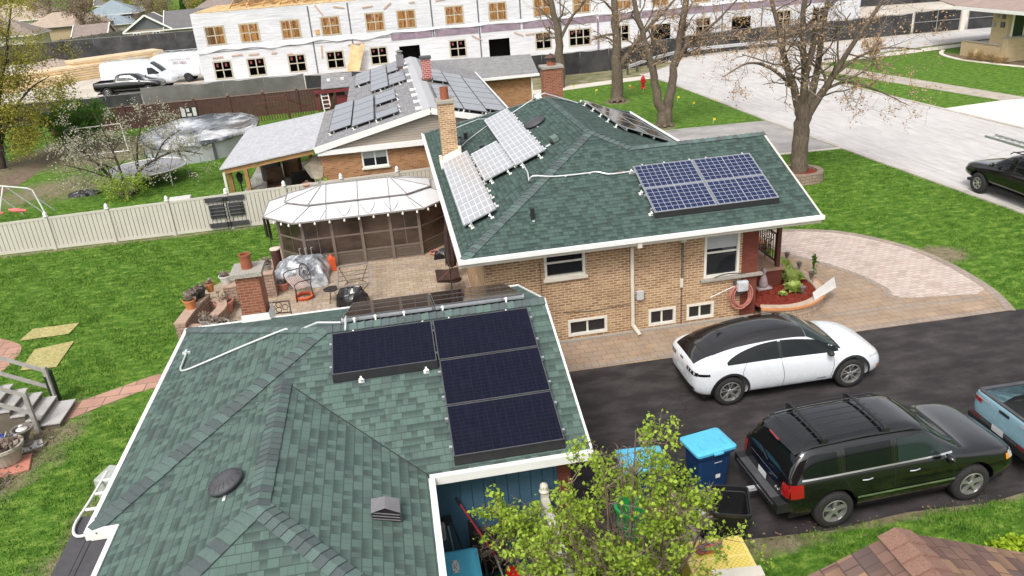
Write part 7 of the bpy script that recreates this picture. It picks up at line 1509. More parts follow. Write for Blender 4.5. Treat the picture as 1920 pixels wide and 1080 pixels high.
WC = thing('wind_chime', 'row of dark tubes hanging from a hook on the lawn behind the drum', 'wind chime', (-5.2, 29.4, 0)); q = MB().m(m_irn); q.tube([(0, .1, 0), (0, .1, 1.5), (0, .05, 1.56), (0, 0, 1.5)], .012, 5); q.build('hook', WC)
for i in range(6): a = i*1.05; q = MB().m(m_irn); q.tube([(.09*math.cos(a), .09*math.sin(a), .45+.06*i), (.09*math.cos(a), .09*math.sin(a), 1.4)], .025, 8); q.build('tube', WC)
# block walls, steps and pots
def blockwall(label, pts, h, wdt=.3, name='garden_wall'):
    t = wthing(name, label, 'wall', (pts[0][0], pts[0][1], 0)); o = strip('blocks', pts, wdt, 0, h, m_brickwall); o.pop('kind'); o.parent = t; o.matrix_parent_inverse = Matrix.Translation((-pts[0][0], -pts[0][1], 0)); cp_ = strip('coping', pts, wdt+.05, h, h+.05, plain('buff_coping', (.40, .28, .21), .85)); cp_.pop('kind'); cp_.parent = t; cp_.matrix_parent_inverse = o.matrix_parent_inverse; return t
blockwall('low curved block wall crowded with flower pots left of the garage chimney', [(-6.95, 22.1), (-6.85, 23.0), (-6.75, 23.6), (-6.6, 24.2)], .6); blockwall('curved inner block wall beside the pink bowl', smooth_line([(-6.5, 24.2), (-6.15, 24.0), (-6.0, 23.4), (-6.15, 22.8)], 3), .42, .26)
blockwall('square block pillar carrying a white pot, left of the garage chimney', [(-6.05, 24.5), (-5.6, 24.5)], .72, .45); blockwall('square block pillar right behind the garage chimney', [(-4.9, 24.9), (-4.5, 24.9)], .85, .42); blockwall('low block wall hidden behind the garage chimney', [(-5.5, 24.7), (-5.0, 24.9)], .42, .3)
blockwall('near end of the block wall lined with grey pots by the garage eave', [(-6.8, 22.2), (-6.1, 22.0), (-5.4, 21.9)], .4, .4)
pot('orange clay pot with yellow flowers at the near end of the block wall', -6.82, 23.15, .65, .19, .3, m_opot); pot('black pot behind the orange clay one on the block wall', -6.85, 23.65, .65, .18, .26, m_dkplas); pot('larger black pot in the middle of the block wall', -6.72, 24.0, .65, .22, .3, m_dkplas); pot('narrow orange pot farthest back on the block wall', -6.45, 24.35, .65, .14, .3, m_opot, n=30); pot('slender dark pot with grey stems at the outside of the block wall', -6.98, 23.9, .6, .14, .24, m_dkplas, n=60)
pot('wide pink clay bowl planted with grey stems on the patio floor', -6.05, 24.0, .02, .30, .40, m_ppot, n=60, ph=.25); pot('white pot on the left square block pillar', -5.98, 24.6, .77, .19, .28, m_wpot, n=40); pot('small grey pot with dry plants on the pillar behind the chimney', -4.7, 25.05, .9, .17, .2, m_gpot, n=90, ph=.2)
pot('grey pot of dry stems, first of the line along the garage eave', -6.2, 22.1, .45, .19, .24, m_gpot, n=70, ph=.25); pot('round grey pot, second of the line along the garage eave', -5.93, 21.9, .45, .19, .24, m_gpot, n=40); pot('white handled pot in the line along the garage eave', -5.68, 21.85, .35, .18, .28, m_wpot, n=20); pot('black bucket pot between the white pot and the chimney', -5.45, 22.05, .2, .19, .24, m_dkplas, n=12); pot('black pot closest to the garage chimney', -5.15, 22.1, .15, .20, .22, m_dkplas, n=12)
# closed umbrella and hammock by the house corner
PU = wthing('patio_umbrella', 'closed dark brown patio umbrella at the brick house corner', 'umbrella', (1.35, 24.2, 0)); q = MB().m(plain('dark_brown_cloth', (.045, .022, .018), .9, var=.3)); pf = [(.12, .55), (.17, .8), (.15, 1.3), (.12, 1.8), (.06, 2.1), (.02, 2.25)]; o_ = []; nn_ = 16
for rr, z in pf:
    for j in range(nn_): a = 2*PI*j/nn_; r2 = rr*(1+.28*(j % 2)); o_.append((1.35+r2*math.cos(a), 24.2+r2*math.sin(a), z))
q.add(o_, [(i*nn_+j, i*nn_+(j+1) % nn_, (i+1)*nn_+(j+1) % nn_, (i+1)*nn_+j) for i in range(len(pf)-1) for j in range(nn_)]); q.build('canopy', PU); q = MB().m(m_irn); q.tube([(1.35, 24.2, 0), (1.35, 24.2, 2.3)], .025, 8); q.lathe([(.28, 0), (.25, .08), (.05, .1)], 16, (1.35, 24.2, .02)); q.build('pole', PU)
HM = wthing('hammock', 'dark fringed hammock hanging near the brick house corner', 'hammock', (1.0, 22.3, 0)); q = MB().m(plain('dark_brown_cloth', (.045, .022, .018), .9, var=.3)); q.grid(lambda u, v: (.75+.75*u, 22.5+.9*v, .75-.25*math.sin(PI*v)+.1*abs(u-.5)), 8, 10); q.build('cloth', HM); q = MB().m(plain('hammock_cord', (.28, .14, .11), .8))
for i in range(9): q.tube([(.75+.75*i/8, 22.5, .75), (1.15, 21.9, 1.35)], .007, 4)
q.build('strings', HM); q = MB().m(m_irn); q.tube([(1.15, 21.9, 0), (1.15, 21.9, 1.4), (1.12, 22.9, 1.7), (1.12, 23.4, .9)], .02, 6); q.build('stand', HM)
q = MB().m(plain('white_board', (.6, .58, .56), .6)); q.cbox((-2.75, 19.8, .45), (1.5, .5, .05), M=Matrix.Rotation(R(8), 3, 'Z')); q.cbox((-3.45, 19.7, .22), (.05, .4, .4)); q.cbox((-2.05, 19.9, .22), (.05, .4, .4)); tag(q.build('low_bench'), 'low white board bench peeking over the garage ridge', 'bench')

# ------------------------------------------------------------------ along the vinyl fence
FT = wthing('folding_table', 'black folding picnic table leaning upright on the beige fence', 'table', (-7.3, 32.85, 0)); q = MB().m(plain('charcoal_plastic', (.045, .045, .05), .6, var=.15)); y = 32.86
for x0, x1, z0, z1 in ((-8.1, -6.5, 1.24, 1.44), (-8.0, -7.4, .55, 1.12), (-7.2, -6.6, .58, 1.14), (-8.1, -6.5, .14, .34)): q.cbox(((x0+x1)/2, y+.02+.04*(z0+z1)/2, (z0+z1)/2), (x1-x0, .05, z1-z0))
q.build('boards', FT, bevel=.01); q = MB().m(m_black)
for x in (-7.36, -7.24): q.tube([(x, y-.04, .1), (x, y, 1.42)], .02, 6)
for z in (.7, .85, 1.0): q.tube([(-7.95, y-.03, z), (-6.65, y-.03, z)], .013, 5)
q.tube([(-8.0, y-.03, 1.2), (-7.3, y-.03, 1.42), (-6.6, y-.03, 1.2)], .013, 5); q.tube([(-7.9, y-.03, .5), (-7.9, y-.03, 1.1)], .013, 5); q.tube([(-6.7, y-.03, .5), (-6.7, y-.03, 1.1)], .013, 5); q.build('folding_frame', FT)
pot('salmon pot hung on the beige fence beside the gazebo roof', -3.9, 33.15, 1.28, .22, .26, m_ppot, n=10, cat='flower pot'); pot('grey woven basket hooked on the beige fence near the salmon pot', -3.35, 33.15, 1.25, .18, .34, m_gpot, n=10, cat='basket'); pot('small red pot on the far side of the beige fence', -5.0, 33.3, 1.3, .14, .2, plain('red_pot', (.35, .03, .04), .6), n=0)
# ------------------------------------------------------------------ neighbour's yard
PO = wthing('swimming_pool', 'oval above ground pool under a sagging dark cover', 'pool', (-11.7, 50.9, 0)); q = MB().m(plain('grey_pool_wall', (.42, .44, .45), .5, var=.12, nscale=.6)); n_ = 44; ring = [(-11.7+3.35*math.cos(2*PI*i/n_)*(1+.0), 50.9+4.5*math.sin(2*PI*i/n_)) for i in range(n_)]
q.add([(x, y, z) for z in (0, 1.18) for x, y in ring], [(i, (i+1) % n_, n_+(i+1) % n_, n_+i) for i in range(n_)]); q.build('pool_wall', PO, smooth=True)
m_cover, nt, b = mat('wet_cover_painted_glints'); p = coords(nt); nz_ = noise(nt, p, .45, 4); L(nt, ramp(nt, nz_, [(.44, (.045, .05, .06)), (.52, (.30, .31, .33)), (.6, (.62, .62, .62))]), b.inputs['Base Color']); setb(b, .12, 0, .7)  # pale blotches are highlights on the standing water, painted into the colour
q = MB().m(m_cover); o_ = []; rr_ = random.Random(2)
for k_, (s_, z) in enumerate(((1.03, .98), (1.03, 1.2), (.9, 1.08), (.7, .98), (.4, .96), (.02, .97))): o_ += [(-11.7+(x+11.7)*s_, 50.9+(y-50.9)*s_, z+(rr_.uniform(-.07, .05) if 0 < k_ < 5 else rr_.uniform(-.12, .06))) for x, y in ring]
q.add(o_, [(k_*n_+i, k_*n_+(i+1) % n_, (k_+1)*n_+(i+1) % n_, (k_+1)*n_+i) for k_ in range(5) for i in range(n_)]); q.build('cover', PO, smooth=True)
for i in range(0, n_, 4): x, y = ring[i]; q = MB().m(m_dkgrey); q.box(x-.07, y-.05, 0, x+.07, y+.05, 1.16); q.build('post', PO)
TR = wthing('trampoline', 'round trampoline with grey mat on the back lawn', 'trampoline', (-13.05, 43, 0)); q = MB().m(plain('grey_mesh_mat', (.27, .27, .29), .7)); q.lathe([(1.9, .80), (.001, .77)], 32, (-13.05, 43, 0), cap=False); q.build('mat', TR); q = MB().m(plain('white_rim', (.62, .61, .58), .5)); q.tube([(-13.05+1.98*math.cos(a), 43+1.98*math.sin(a), .8) for a in [2*PI*i/36 for i in range(36)]], .045, 6, closed=True); q.build('rim', TR)
for i in range(6): a = 2*PI*i/6+.3; q = MB().m(m_galv); x, y = -13.05+1.95*math.cos(a), 43+1.95*math.sin(a); q.tube([(x, y, 0), (x, y, .8)], .025, 6); q.build('leg', TR)
GL = wthing('goal_frame', 'white tubular goal frame at the dirt corner of the lawn', 'goal', (-18.5, 53, 0)); q = MB().m(m_white)
for pts in (([(-20.3, 53, 0), (-20.45, 53.0, 1.4), (-20.3, 53, 1.52), (-17.0, 53, 1.58)]), ([(-20.4, 53, 1.4), (-19.4, 52.0, .02), (-20.1, 52.6, .0), (-20.3, 53, 0)]), ([(-19.4, 52.0, .03), (-16.6, 52.0, .03)]), ([(-17.0, 53, 1.58), (-16.6, 52, 0)])): q.tube(pts, .03, 6)
q.build('frame', GL)
SWG = wthing('swing_set', 'white metal swing set with pink seats behind the beige fence', 'swing', (-17.6, 38.4, 0)); q = MB().m(plain('chalky_white_tube', (.62, .64, .60), .5)); q.tube([(-20.0, 38.4, 1.75), (-18.2, 38.4, 1.66), (-17.1, 38.4, 1.42), (-16.9, 38.4, 1.3), (-16.55, 38.2, 0)], .035, 7); q.build('top_bar', SWG)
for pts in ([(-17.3, 38.4, 1.45), (-16.6, 39.3, 0)], [(-18.1, 38.4, 1.62), (-18.5, 37.6, 0)], [(-18.0, 38.4, 1.6), (-17.1, 39.2, 0)], [(-19.0, 38.4, 1.68), (-19.3, 37.6, 0)], [(-18.8, 38.4, 1.68), (-18.0, 39.2, 0)]): q = MB().m(plain('chalky_white_tube', (.62, .64, .60), .5)); q.tube(pts, .032, 6); q.build('leg', SWG)
for x in (-17.75, -18.75):
    q = MB().m(plain('pink_plastic', (.72, .16, .16), .5)); q.tube([(x-.35, 38.2, .55), (x, 38.2, .48), (x+.4, 38.2, .42)], [.06, .11, .05], 8); q.build('swing_seat', SWG)
crumple('cover_heap', 'dark crumpled cover lying on the neighbour lawn', 'cover', (-16.0, 41.8, 0), 1.5, .8, .25, m_bbag, 12, 18, .2)
BD = wthing('notice_board', 'black framed board with white squares on the brown fence', 'board', (-13.9, 58, .6)); q = MB().m(m_black); q.box(-14.5, 58, .66, -13.3, 58.06, 1.46); q.build('frame', BD); q = MB().m(m_wpot)
for x0, x1, z0, z1 in ((-14.42, -14.15, .8, 1.36), (-14.05, -13.85, 1.1, 1.36), (-14.05, -13.75, .8, 1.0), (-13.65, -13.4, .8, 1.38)): q.box(x0, 57.985, z0, x1, 57.999, z1)
q.build('panel', BD); q = MB().m(m_black); q.tube([(-13.9, 58.03, 0), (-13.9, 58.03, .7)], .03, 5); q.build('post', BD)
SH = wthing('play_shed', 'small red open shed with a grey roof beside the board fence', 'shed', (-3.6, 60, 0)); q = MB().m(m_gshg); q.slab([(-4.75, 59.2, 1.62), (-2.5, 59.2, 1.62), (-2.5, 61.2, 2.35), (-4.75, 61.2, 2.35)], .06); q.build('roof', SH); q = MB().m(plain('barn_red_wood', (.16, .02, .025), .7)); q.box(-5.3, 59.1, 1.3, -2.6, 59.25, 1.5); q.box(-4.6, 59.4, 0, -2.6, 59.45, 1.0); q.box(-5.2, 59.3, 0, -5.05, 59.4, 1.4); q.box(-2.75, 59.3, 0, -2.6, 59.4, 1.4); q.build('frame', SH)
q = MB().m(m_white); q.beam((-4.75, 59.0, 0), (-4.85, 59.3, 1.4), .07); q.beam((-4.25, 59.0, 0), (-4.35, 59.3, 1.4), .07); [q.beam((-4.78, 59.05+i*.06, .25+i*.28), (-4.28, 59.05+i*.06, .25+i*.28), .05) for i in range(4)]; q.build('ladder', SH)
for (x, y, z, lb_) in ((1.0, .9, 1.05, 'white roof vent'),):
    for vx in (-4.2, -3.2): q = MB().m(m_white); q.box(vx-.12, 60.2, 1.98, vx+.12, 60.45, 2.14); q.build('roof_vent', SH)
DK = wthing('railing', 'reddish brown wooden deck railing between pool and shed', 'railing', (-7.5, 56, 0)); q = MB().m(plain('red_brown_rail', (.10, .038, .026), .8)); q.box(-9.0, 55.8, 1.5, -7.4, 55.9, 1.58); q.box(-8.6, 56.8, 1.7, -7.0, 56.9, 1.78)
for i in range(22): q.box(-8.9+i*.17, 55.3+i*.06, .4, -8.84+i*.17, 55.35+i*.06, 1.05)
q.beam((-9, 55.3, 1.05), (-5.2, 56.6, 1.05), .06); q.box(-7.05, 56.8, 0, -6.95, 56.9, 2.0); q.beam((-6.9, 56, 1.6), (-5.8, 57, .9), .06); q.build('rails', DK)
# carport contents
def softbox(name, label, cat, c, size, material, rz=0, bev=.04): t = thing(name, label, cat, c, rz); q = MB().m(material); q.box(-size[0]/2, -size[1]/2, 0, size[0]/2, size[1]/2, size[2]); q.build('body', t, bevel=bev); return t
m_cardb = plain('brown_cardboard', (.26, .155, .085), .85, var=.2); m_dkcl = plain('dark_upholstery', (.035, .03, .03), .9, var=.3)
AC = thing('armchair', 'brown high backed garden armchair under the carport', 'chair', (-5.9, 38.0, .02), R(10)); q = MB().m(plain('brown_wicker', (.14, .085, .05), .8, var=.3)); q.box(-.4, -.35, .2, .4, .35, .45); q.build('seat', AC, bevel=.04); q = MB().m(plain('brown_wicker', (.14, .085, .05), .8)); q.box(-.42, .28, .3, .42, .42, 1.15); q.build('backrest', AC, bevel=.05); 
for sx__ in (-.43, .37): q = MB().m(plain('brown_wicker', (.14, .085, .05), .8)); q.box(sx__, -.35, .1, sx__+.07, .35, .65); q.build('armrest', AC)
softbox('garden_sofa', 'dark upholstered sofa in the shade of the carport', 'sofa', (-4.6, 38.6, .02), (1.2, .8, .7), m_dkcl, R(15), .08); softbox('cardboard_box', 'brown cardboard box on the carport floor near the fence', 'box', (-4.8, 36.3, .02), (.7, .6, .45), m_cardb, R(20), .01); softbox('plastic_sled', 'yellow plastic sled lying beside the brown armchair', 'sled', (-5.9, 36.6, .3), (1.1, .35, .12), plain('yellow_plastic', (.62, .36, .05), .5), R(12), .05); softbox('storage_tub', 'dark blue storage tub close to the beige fence under the carport', 'tub', (-4.4, 35.3, .02), (.9, .5, .5), plain('navy_plastic', (.02, .05, .12), .5), 0, .04)
softbox('storage_bench', 'grey cushioned bench between the timber carport posts', 'bench', (-6.6, 36.0, .02), (.9, .5, .5), m_gpot, R(8), .05); softbox('barbecue', 'covered dark barbecue at the back of the carport', 'barbecue', (-6.4, 40.6, .02), (1.0, .6, .95), m_dkgrey, R(5), .1); softbox('cardboard_box', 'stack of brown boxes against the far carport post', 'box', (-5.4, 41.2, .02), (.8, .7, .8), m_cardb, R(-8), .01)
q = MB().m(plain('cream_canvas', (.70, .61, .48), .8)); o_ = [(-3.62+.62*math.cos(a), 35.9+.5*math.sin(a), 1.75+.12*math.cos(3*a)) for a in [2*PI*i/6 for i in range(6)]]; o2 = [(-3.62+.35*math.cos(a), 35.9+.3*math.sin(a), 1.05) for a in [2*PI*i/6 for i in range(6)]]; q.add(o_+o2+[(-3.62, 35.9, 2.1)], [(i, 6+i, 6+(i+1) % 6, (i+1) % 6) for i in range(6)]+[(i, (i+1) % 6, 12) for i in range(6)]); UM = thing('patio_umbrella', 'cream canvas umbrella tucked against the brick gable under the carport', 'umbrella'); UM.location = (0, 0, 0); q.build('canopy', UM); q = MB().m(m_alu); q.tube([(-3.62, 35.9, 0), (-3.62, 35.9, 2.1)], .025, 6); q.build('pole', UM)
HB = thing('hanging_plant', 'green trailing plant on a white stand at the corner of the brick gable', 'plant', (-3.38, 34.75, .9)); r = np.random.default_rng(3); n = 160; leaves('foliage', np.stack([r.normal(0, .12, n), r.normal(0, .1, n), r.uniform(-.1, .4, n)], 1), m_leaf_spring, 1, .03, .1, HB); n = 140; leaves('blossom', np.stack([r.normal(0, .12, n), r.normal(0, .1, n), r.uniform(-.9, -.05, n)], 1), plain('white_petals', (.7, .7, .72), .6), 1, .03, .06, HB)
LP = thing('garden_lamp', 'black lantern post just inside the carport corner', 'lamp', (-7.0, 35.4, .02)); q = MB().m(m_black); q.tube([(0,0,0), (0,0,1.3)], .03, 8); q.lathe([(.05, 1.3), (.12, 1.4), (.15, 1.65), (.17, 1.67), (.02, 1.8)], 6); q.build('post', LP)
softbox('white_box', 'flat white plastic lid lying on the lawn beyond the fence', 'lid', (-10.5, 38.3, .02), (1.0, .6, .2), m_wpot, R(6)); 

# ------------------------------------------------------------------ front porch and mulch bed
PC = wthing('porch', 'small brick porch with a brown railing and post at the front door', 'porch', (10.3, 22, 0)); q = MB().m(m_redbrick); q.box(9.5, 19.9, 0, 10.85, 25.2, .82); q.m(plain('porch_slab', (.42, .26, .18), .8)); q.box(9.5, 19.85, .82, 10.92, 25.25, .90); q.build('platform', PC)
q = MB().m(plain('brown_red_post', (.10, .035, .025), .6)); q.box(10.66, 19.92, .9, 10.78, 20.04, ZE-.18); q.build('post', PC, bevel=.01); q = MB().m(m_irn); q.box(10.7, 20.05, 1.0, 10.74, 22.9, 1.04); q.box(10.7, 20.05, 1.84, 10.74, 22.9, 1.88)
for i in range(20): q.box(10.71, 20.15+i*.14, 1.04, 10.73, 20.17+i*.14, 1.84)
q.build('railing', PC)
for i in range(3): q = MB().m(m_brickwall); q.box(10.93, 22.9, 0, 11.2+.3*(3-i), 24.9, .22*(i+1)); q.m(plain('step_tread', (.45, .22, .12), .8)).box(10.93, 22.88, .22*(i+1), 11.22+.3*(3-i), 24.92, .22*(i+1)+.05); q.build('step', PC) if i == 0 else q.build('step', PC)
bedo = smooth_line([(9.5, 18.42), (10.2, 18.2), (10.9, 18.28), (11.45, 18.62), (11.72, 19.0), (11.84, 19.5), (11.88, 20.2), (11.9, 21.2), (11.92, 22.2), (11.93, 22.75)], 4)
BW = wthing('bed_wall', 'curved block retaining wall with an orange edge round the mulch bed', 'wall', (10.9, 18.4, 0))
m_bw = brick('cream_wall_block', (.50, .39, .29), (.36, .27, .20), (.20, .15, .12), .22, .11, .008, var=(.58, .49, .40)); q = MB().m(m_bw)
def offl(line, d_): 
    P = [Vector(p) for p in line]; out = []
    for i in range(len(P)): t_ = (P[min(i+1, len(P)-1)]-P[max(i-1, 0)]).normalized(); out.append((P[i].x+t_.y*d_, P[i].y-t_.x*d_))
    return out
inn = offl(bedo, -.22); n_ = len(bedo)
q.add([(x, y, 0) for x, y in bedo]+[(x, y, .34) for x, y in bedo], [(i, i+1, n_+i+1, n_+i) for i in range(n_-1)]); q.build('blocks', BW)
q = MB().m(plain('orange_coping_edge', (.55, .24, .10), .7)); oo = offl(bedo, .05); q.add([(x, y, .34) for x, y in oo]+[(x, y, .40) for x, y in oo]+[(x, y, .405) for x, y in bedo]+[(x, y, .405) for x, y in inn]+[(x, y, .32) for x, y in inn], [(k_*n_+i, k_*n_+i+1, (k_+1)*n_+i+1, (k_+1)*n_+i) for k_ in (0, 1) for i in range(n_-1)]); q.m(plain('buff_coping_top', (.50, .38, .29), .8)); q.cur = q.mats.index(q.mats[-1]); q.add([(x, y, .406) for x, y in bedo]+[(x, y, .406) for x, y in inn]+[(x, y, .30) for x, y in inn], [(k_*n_+i, k_*n_+i+1, (k_+1)*n_+i+1, (k_+1)*n_+i) for k_ in (0, 1) for i in range(n_-1)]); q.build('coping', BW)
flat_sheet('garden_bed', [(9.5, 18.62)]+inn+[(10.93, 22.7), (10.93, 19.85), (9.5, 19.85)], .34, m_mulch)
r = np.random.default_rng(77); n = 5000; x = r.uniform(9.5, 11.75, n); y = r.uniform(18.4, 22.7, n); k_ = inside(x, y, inn+[(10.93, 22.7), (10.93, 19.85), (9.5, 19.85), (9.5, 18.6)]); P = np.stack([x[k_], y[k_], np.full(k_.sum(), .352)], 1); o = leaves('mulch_chips', P, plain('mulch_chip', (.26, .035, .015), .9, var=.6, nscale=40), 1, .004, .05, None, aspect=.35, flat=.8); tag(o, kind='stuff')
def path_light(label, x, y, z=.405): t = thing('path_light', label, 'garden light', (x, y, z)); q = MB().m(plain('pewter_metal', (.22, .19, .17), .5, .3)); q.tube([(0,0,0), (0,0,.10)], .02, 6); q.lathe([(.05, .10), (.075, .22), (.085, .23), (.085, .26), (.001, .28)], 12); q.build('lantern', t)
path_light('pewter path light on the bed coping nearest the porch', 11.8, 21.4); path_light('pewter path light halfway along the bed coping', 11.76, 20.55); path_light('pewter path light on the coping beside the climbing stake', 11.72, 19.75); path_light('black path light inside the curved corner of the bed', 11.05, 19.0, .34)
SK = thing('climbing_plant', 'thin leafy rose climbing a stake at the corner of the mulch bed', 'plant', (11.66, 19.55, .34)); q = MB().m(m_bark2); q.tube([(0,0,0), (.02, 0, .9)], .012, 5); q.build('stake', SK); r = np.random.default_rng(5); n = 60; leaves('foliage', np.concatenate([np.stack([r.normal(0, .05, n), r.normal(0, .05, n), r.uniform(.6, 1.0, n)], 1), np.stack([r.normal(0, .03, 15), r.normal(0, .03, 15), r.uniform(.2, .6, 15)], 1)]), m_leaf_dark, 1, .01, .09, SK)
TL = thing('trellis', 'dark ladder trellis with a climbing plant beside the porch', 'trellis', (10.75, 20.9-.2, .34)); q = MB().m(m_irn); q.tube([(-.07, 0, 0), (-.07, 0, 1.15)], .009, 5); q.tube([(.07, 0, 0), (.07, 0, 1.15)], .009, 5)
for i in range(9): q.tube([(-.07, 0, .35+i*.09), (.07, 0, .35+i*.09)], .008, 4)
q.build('ladder', TL); n = 90; leaves('foliage', np.stack([r.normal(0, .12, n), r.normal(0, .08, n), r.uniform(.85, 1.45, n)], 1), m_leaf_dark, 1, .01, .07, TL)
AG = thing('garden_statue', 'pale stone figure on a flat rock against the red brick corner', 'statue', (10.2, 19.75, .34)); q = MB().m(plain('lilac_grey_stone', (.40, .33, .33), .9, var=.2)); q.lathe([(.12, .05), (.14, .15), (.10, .32), (.07, .42), (.04, .47), (.07, .52), (.075, .58), (.05, .64), (.001, .66)], 12); q.box(-.22, -.16, 0, .22, .16, .06); q.build('figure', AG, smooth=True)
PS = thing('plastic_sheet', 'curled white plastic sheet resting on the bed corner', 'sheet', (11.55, 18.75, .41)); q = MB().m(m_wpot); q.grid(lambda u, v: (-.45+1.0*u, -.35+1.1*u*.55+(.16-.3*v*0)*v, .01+.16*v*math.sin(PI*.5*v)+.12*u*v), 10, 6); q.build('sheet', PS)
HR = wthing('hose_reel', 'grey hose hanger with a thick coil of red garden hose on the house wall', 'hose reel', (8.95, 18.6, .7)); q = MB().m(plain('grey_box_paint', (.50, .52, .53), .5)); q.box(8.83, 18.50, .93, 9.14, 18.66, 1.24); q.m(m_dkgrey).box(8.78, 18.62, .80, 9.05, 18.77, 1.2); q.build('holder', HR, bevel=.04); q = MB().m(m_pinkh); P = []
for i in range(9*20): a = 2*PI*i/20; rr = .30+.05*math.sin(i*.13)+.02*math.sin(i*.5); P.append((8.98+rr*math.sin(a)*.93, 18.66-.012*(i//20)+.01*math.sin(i), .78+.02*math.sin(i*.2)+rr*math.cos(a)*1.15))
q.tube(P, .013, 6); q.build('hose', HR, smooth=True)
q = MB().m(m_white); q.tube([(8.05, 18.6, .85), (8.75, 18.6, 1.1)], .012, 6); q.build('lance', HR)
q = MB().m(m_black); q.tube([(8.2, 18.68, 1.40), (8.35, 18.66, 1.45), (8.6, 18.68, 1.47), (8.9, 18.68, 1.44), (9.1, 18.66, 1.42)], .014, 6); tag(q.build('cable'), 'short black cable lying on the stone window sill', 'cable')

# ------------------------------------------------------------------ street furniture
HY = thing('fire_hydrant', 'red fire hydrant on the lawn corner', 'hydrant', (18.35, 55.6, 0)); m_hyd = plain('hydrant_red', (.50, .01, .015), .45, var=.1); q = MB().m(m_hyd); q.lathe([(.2, 0), (.2, .06), (.13, .07), (.13, .62), (.17, .63), (.17, .68), (.14, .72), (.11, .82), (.04, .88), (.04, .93), (.001, .94)], 16); q.build('barrel', HY, smooth=False); q = MB().m(m_hyd); q.tube([(-.24, 0, .5), (.24, 0, .5)], .065, 10); q.tube([(0, -.26, .48), (0, 0, .48)], .08, 10); q.build('outlet', HY)
m_flag = plain('yellow_marker_flag', (.80, .66, .02), .6); m_flag2 = plain('orange_marker_flag', (.75, .16, .04), .6)
for i, (x, y, m_, lb_) in enumerate(((13.68, 57.9, m_flag, 'yellow marker flag at the far left end of the lawn'), (14.7, 55.3, m_flag, 'yellow marker flag left of the middle bare tree'), (17.3, 55.6, m_flag, 'yellow marker flag close to the hydrant'), (17.2, 54.9, m_flag2, 'orange marker flag low in the grass before the hydrant'), (17.9, 54.2, m_flag2, 'small red marker flag in front of the hydrant'), (18.75, 49.7, m_flag, 'yellow marker flag right of the twin trunked tree'), (18.92, 47.4, m_flag, 'larger yellow marker flag near the kerb'), (20.5, 47.7, m_flag, 'yellow marker flag at the street kerb'), (18.17, 42.4, m_flag, 'yellow marker flag at the driveway edge of the lawn'), (16.6, 56.2, m_flag, 'yellow marker flag between the middle tree and the hydrant'))):
    t = thing('marker_flag', lb_, 'flag', (x, y, 0)); q = MB().m(m_galv); q.tube([(0,0,0), (0,0,.3)], .008, 4); q.build('wire', t); q = MB().m(m_); q.cbox((.07, 0, .26), (.14, .02, .12)); q.build('flag', t)
# lot stacks
m_lumst = plain('fresh_lumber_stack', (.66, .50, .32), .8, var=.2, nscale=.8)
for (x, y, w_, l_, h, rz, lb_) in ((-31.0, 84, 12, 3.2, 1.3, R(38), 'long tan lumber stack nearest the far left of the lot'), (-27.2, 88, 9, 3.0, 1.7, R(35), 'tallest tan lumber stack behind the vans'), (-34.5, 80.5, 9, 3.5, .8, R(30), 'low spread of tan boards at the lot edge'), (-29.0, 94, 10, 2.5, 1.2, R(25), 'pale lumber bundle below the back fence')):
    t = thing('lumber_stack', lb_, 'lumber', (x, y, lot_h(x, y)), rz); r_ = random.Random(int(x*10)); n_ = 6
    for j in range(n_):
        q = MB().m(m_lumst if j % 2 else m_lum2); dx = r_.uniform(-.5, .5); q.box(-w_/2+dx, -l_/2+j*.0, h*j/n_+.03, w_/2+dx*.4, l_/2-r_.uniform(0, .5), h*(j+1)/n_); q.build('board_layer', t)
q = MB().m(plain('mulch_mound', (.34, .27, .22), .95, var=.3)); MD = thing('earth_mound', 'brown earth mound beside the stacked boards', 'mound', (-34.5, 92, lot_h(-34, 92))); q.grid(lambda u, v: ((u-.5)*7, (v-.5)*6, 1.6*max(0, 1-((u-.5)**2+(v-.5)**2)*4)**.8+.08*math.sin(u*17)*math.sin(v*13)), 18, 18); q.build('heap', MD, smooth=True)
q = MB().m(plain('faded_red_drape', (.55, .13, .10), .8)); q.cbox((0, 0, .5), (1.8, 1.2, 1.0), .3); t = thing('covered_pallet', 'red wrapped pallet in front of the earth mound', 'pallet', (-33.2, 86.5, lot_h(-33, 86))); q.build('load', t, bevel=.1)
q = MB().m(m_lum2); q.beam((-3.2, 71.2, 0), (-2.2, 71.6, 3.2), .9, .08, up=(0, 1, 0)); q.beam((-2.8, 71.0, 0), (-1.6, 71.5, 3.3), .35, .08, up=(0, 1, 0)); tag(q.build('leaning_sheet'), 'plywood sheet leaning on the white building', 'plywood')
t = thing('play_slide', 'turquoise plastic play slide lying beside the tan brick house', 'toy', (-39.3, 133.0, 0)); q = MB().m(plain('turquoise_plastic', (.02, .42, .62), .4)); q.cbox((0, 0, .35), (2.4, 1.2, .5), .15); q.cbox((0, 0, .7), (1.8, .8, .3), .15); q.build('tub', t, bevel=.1)
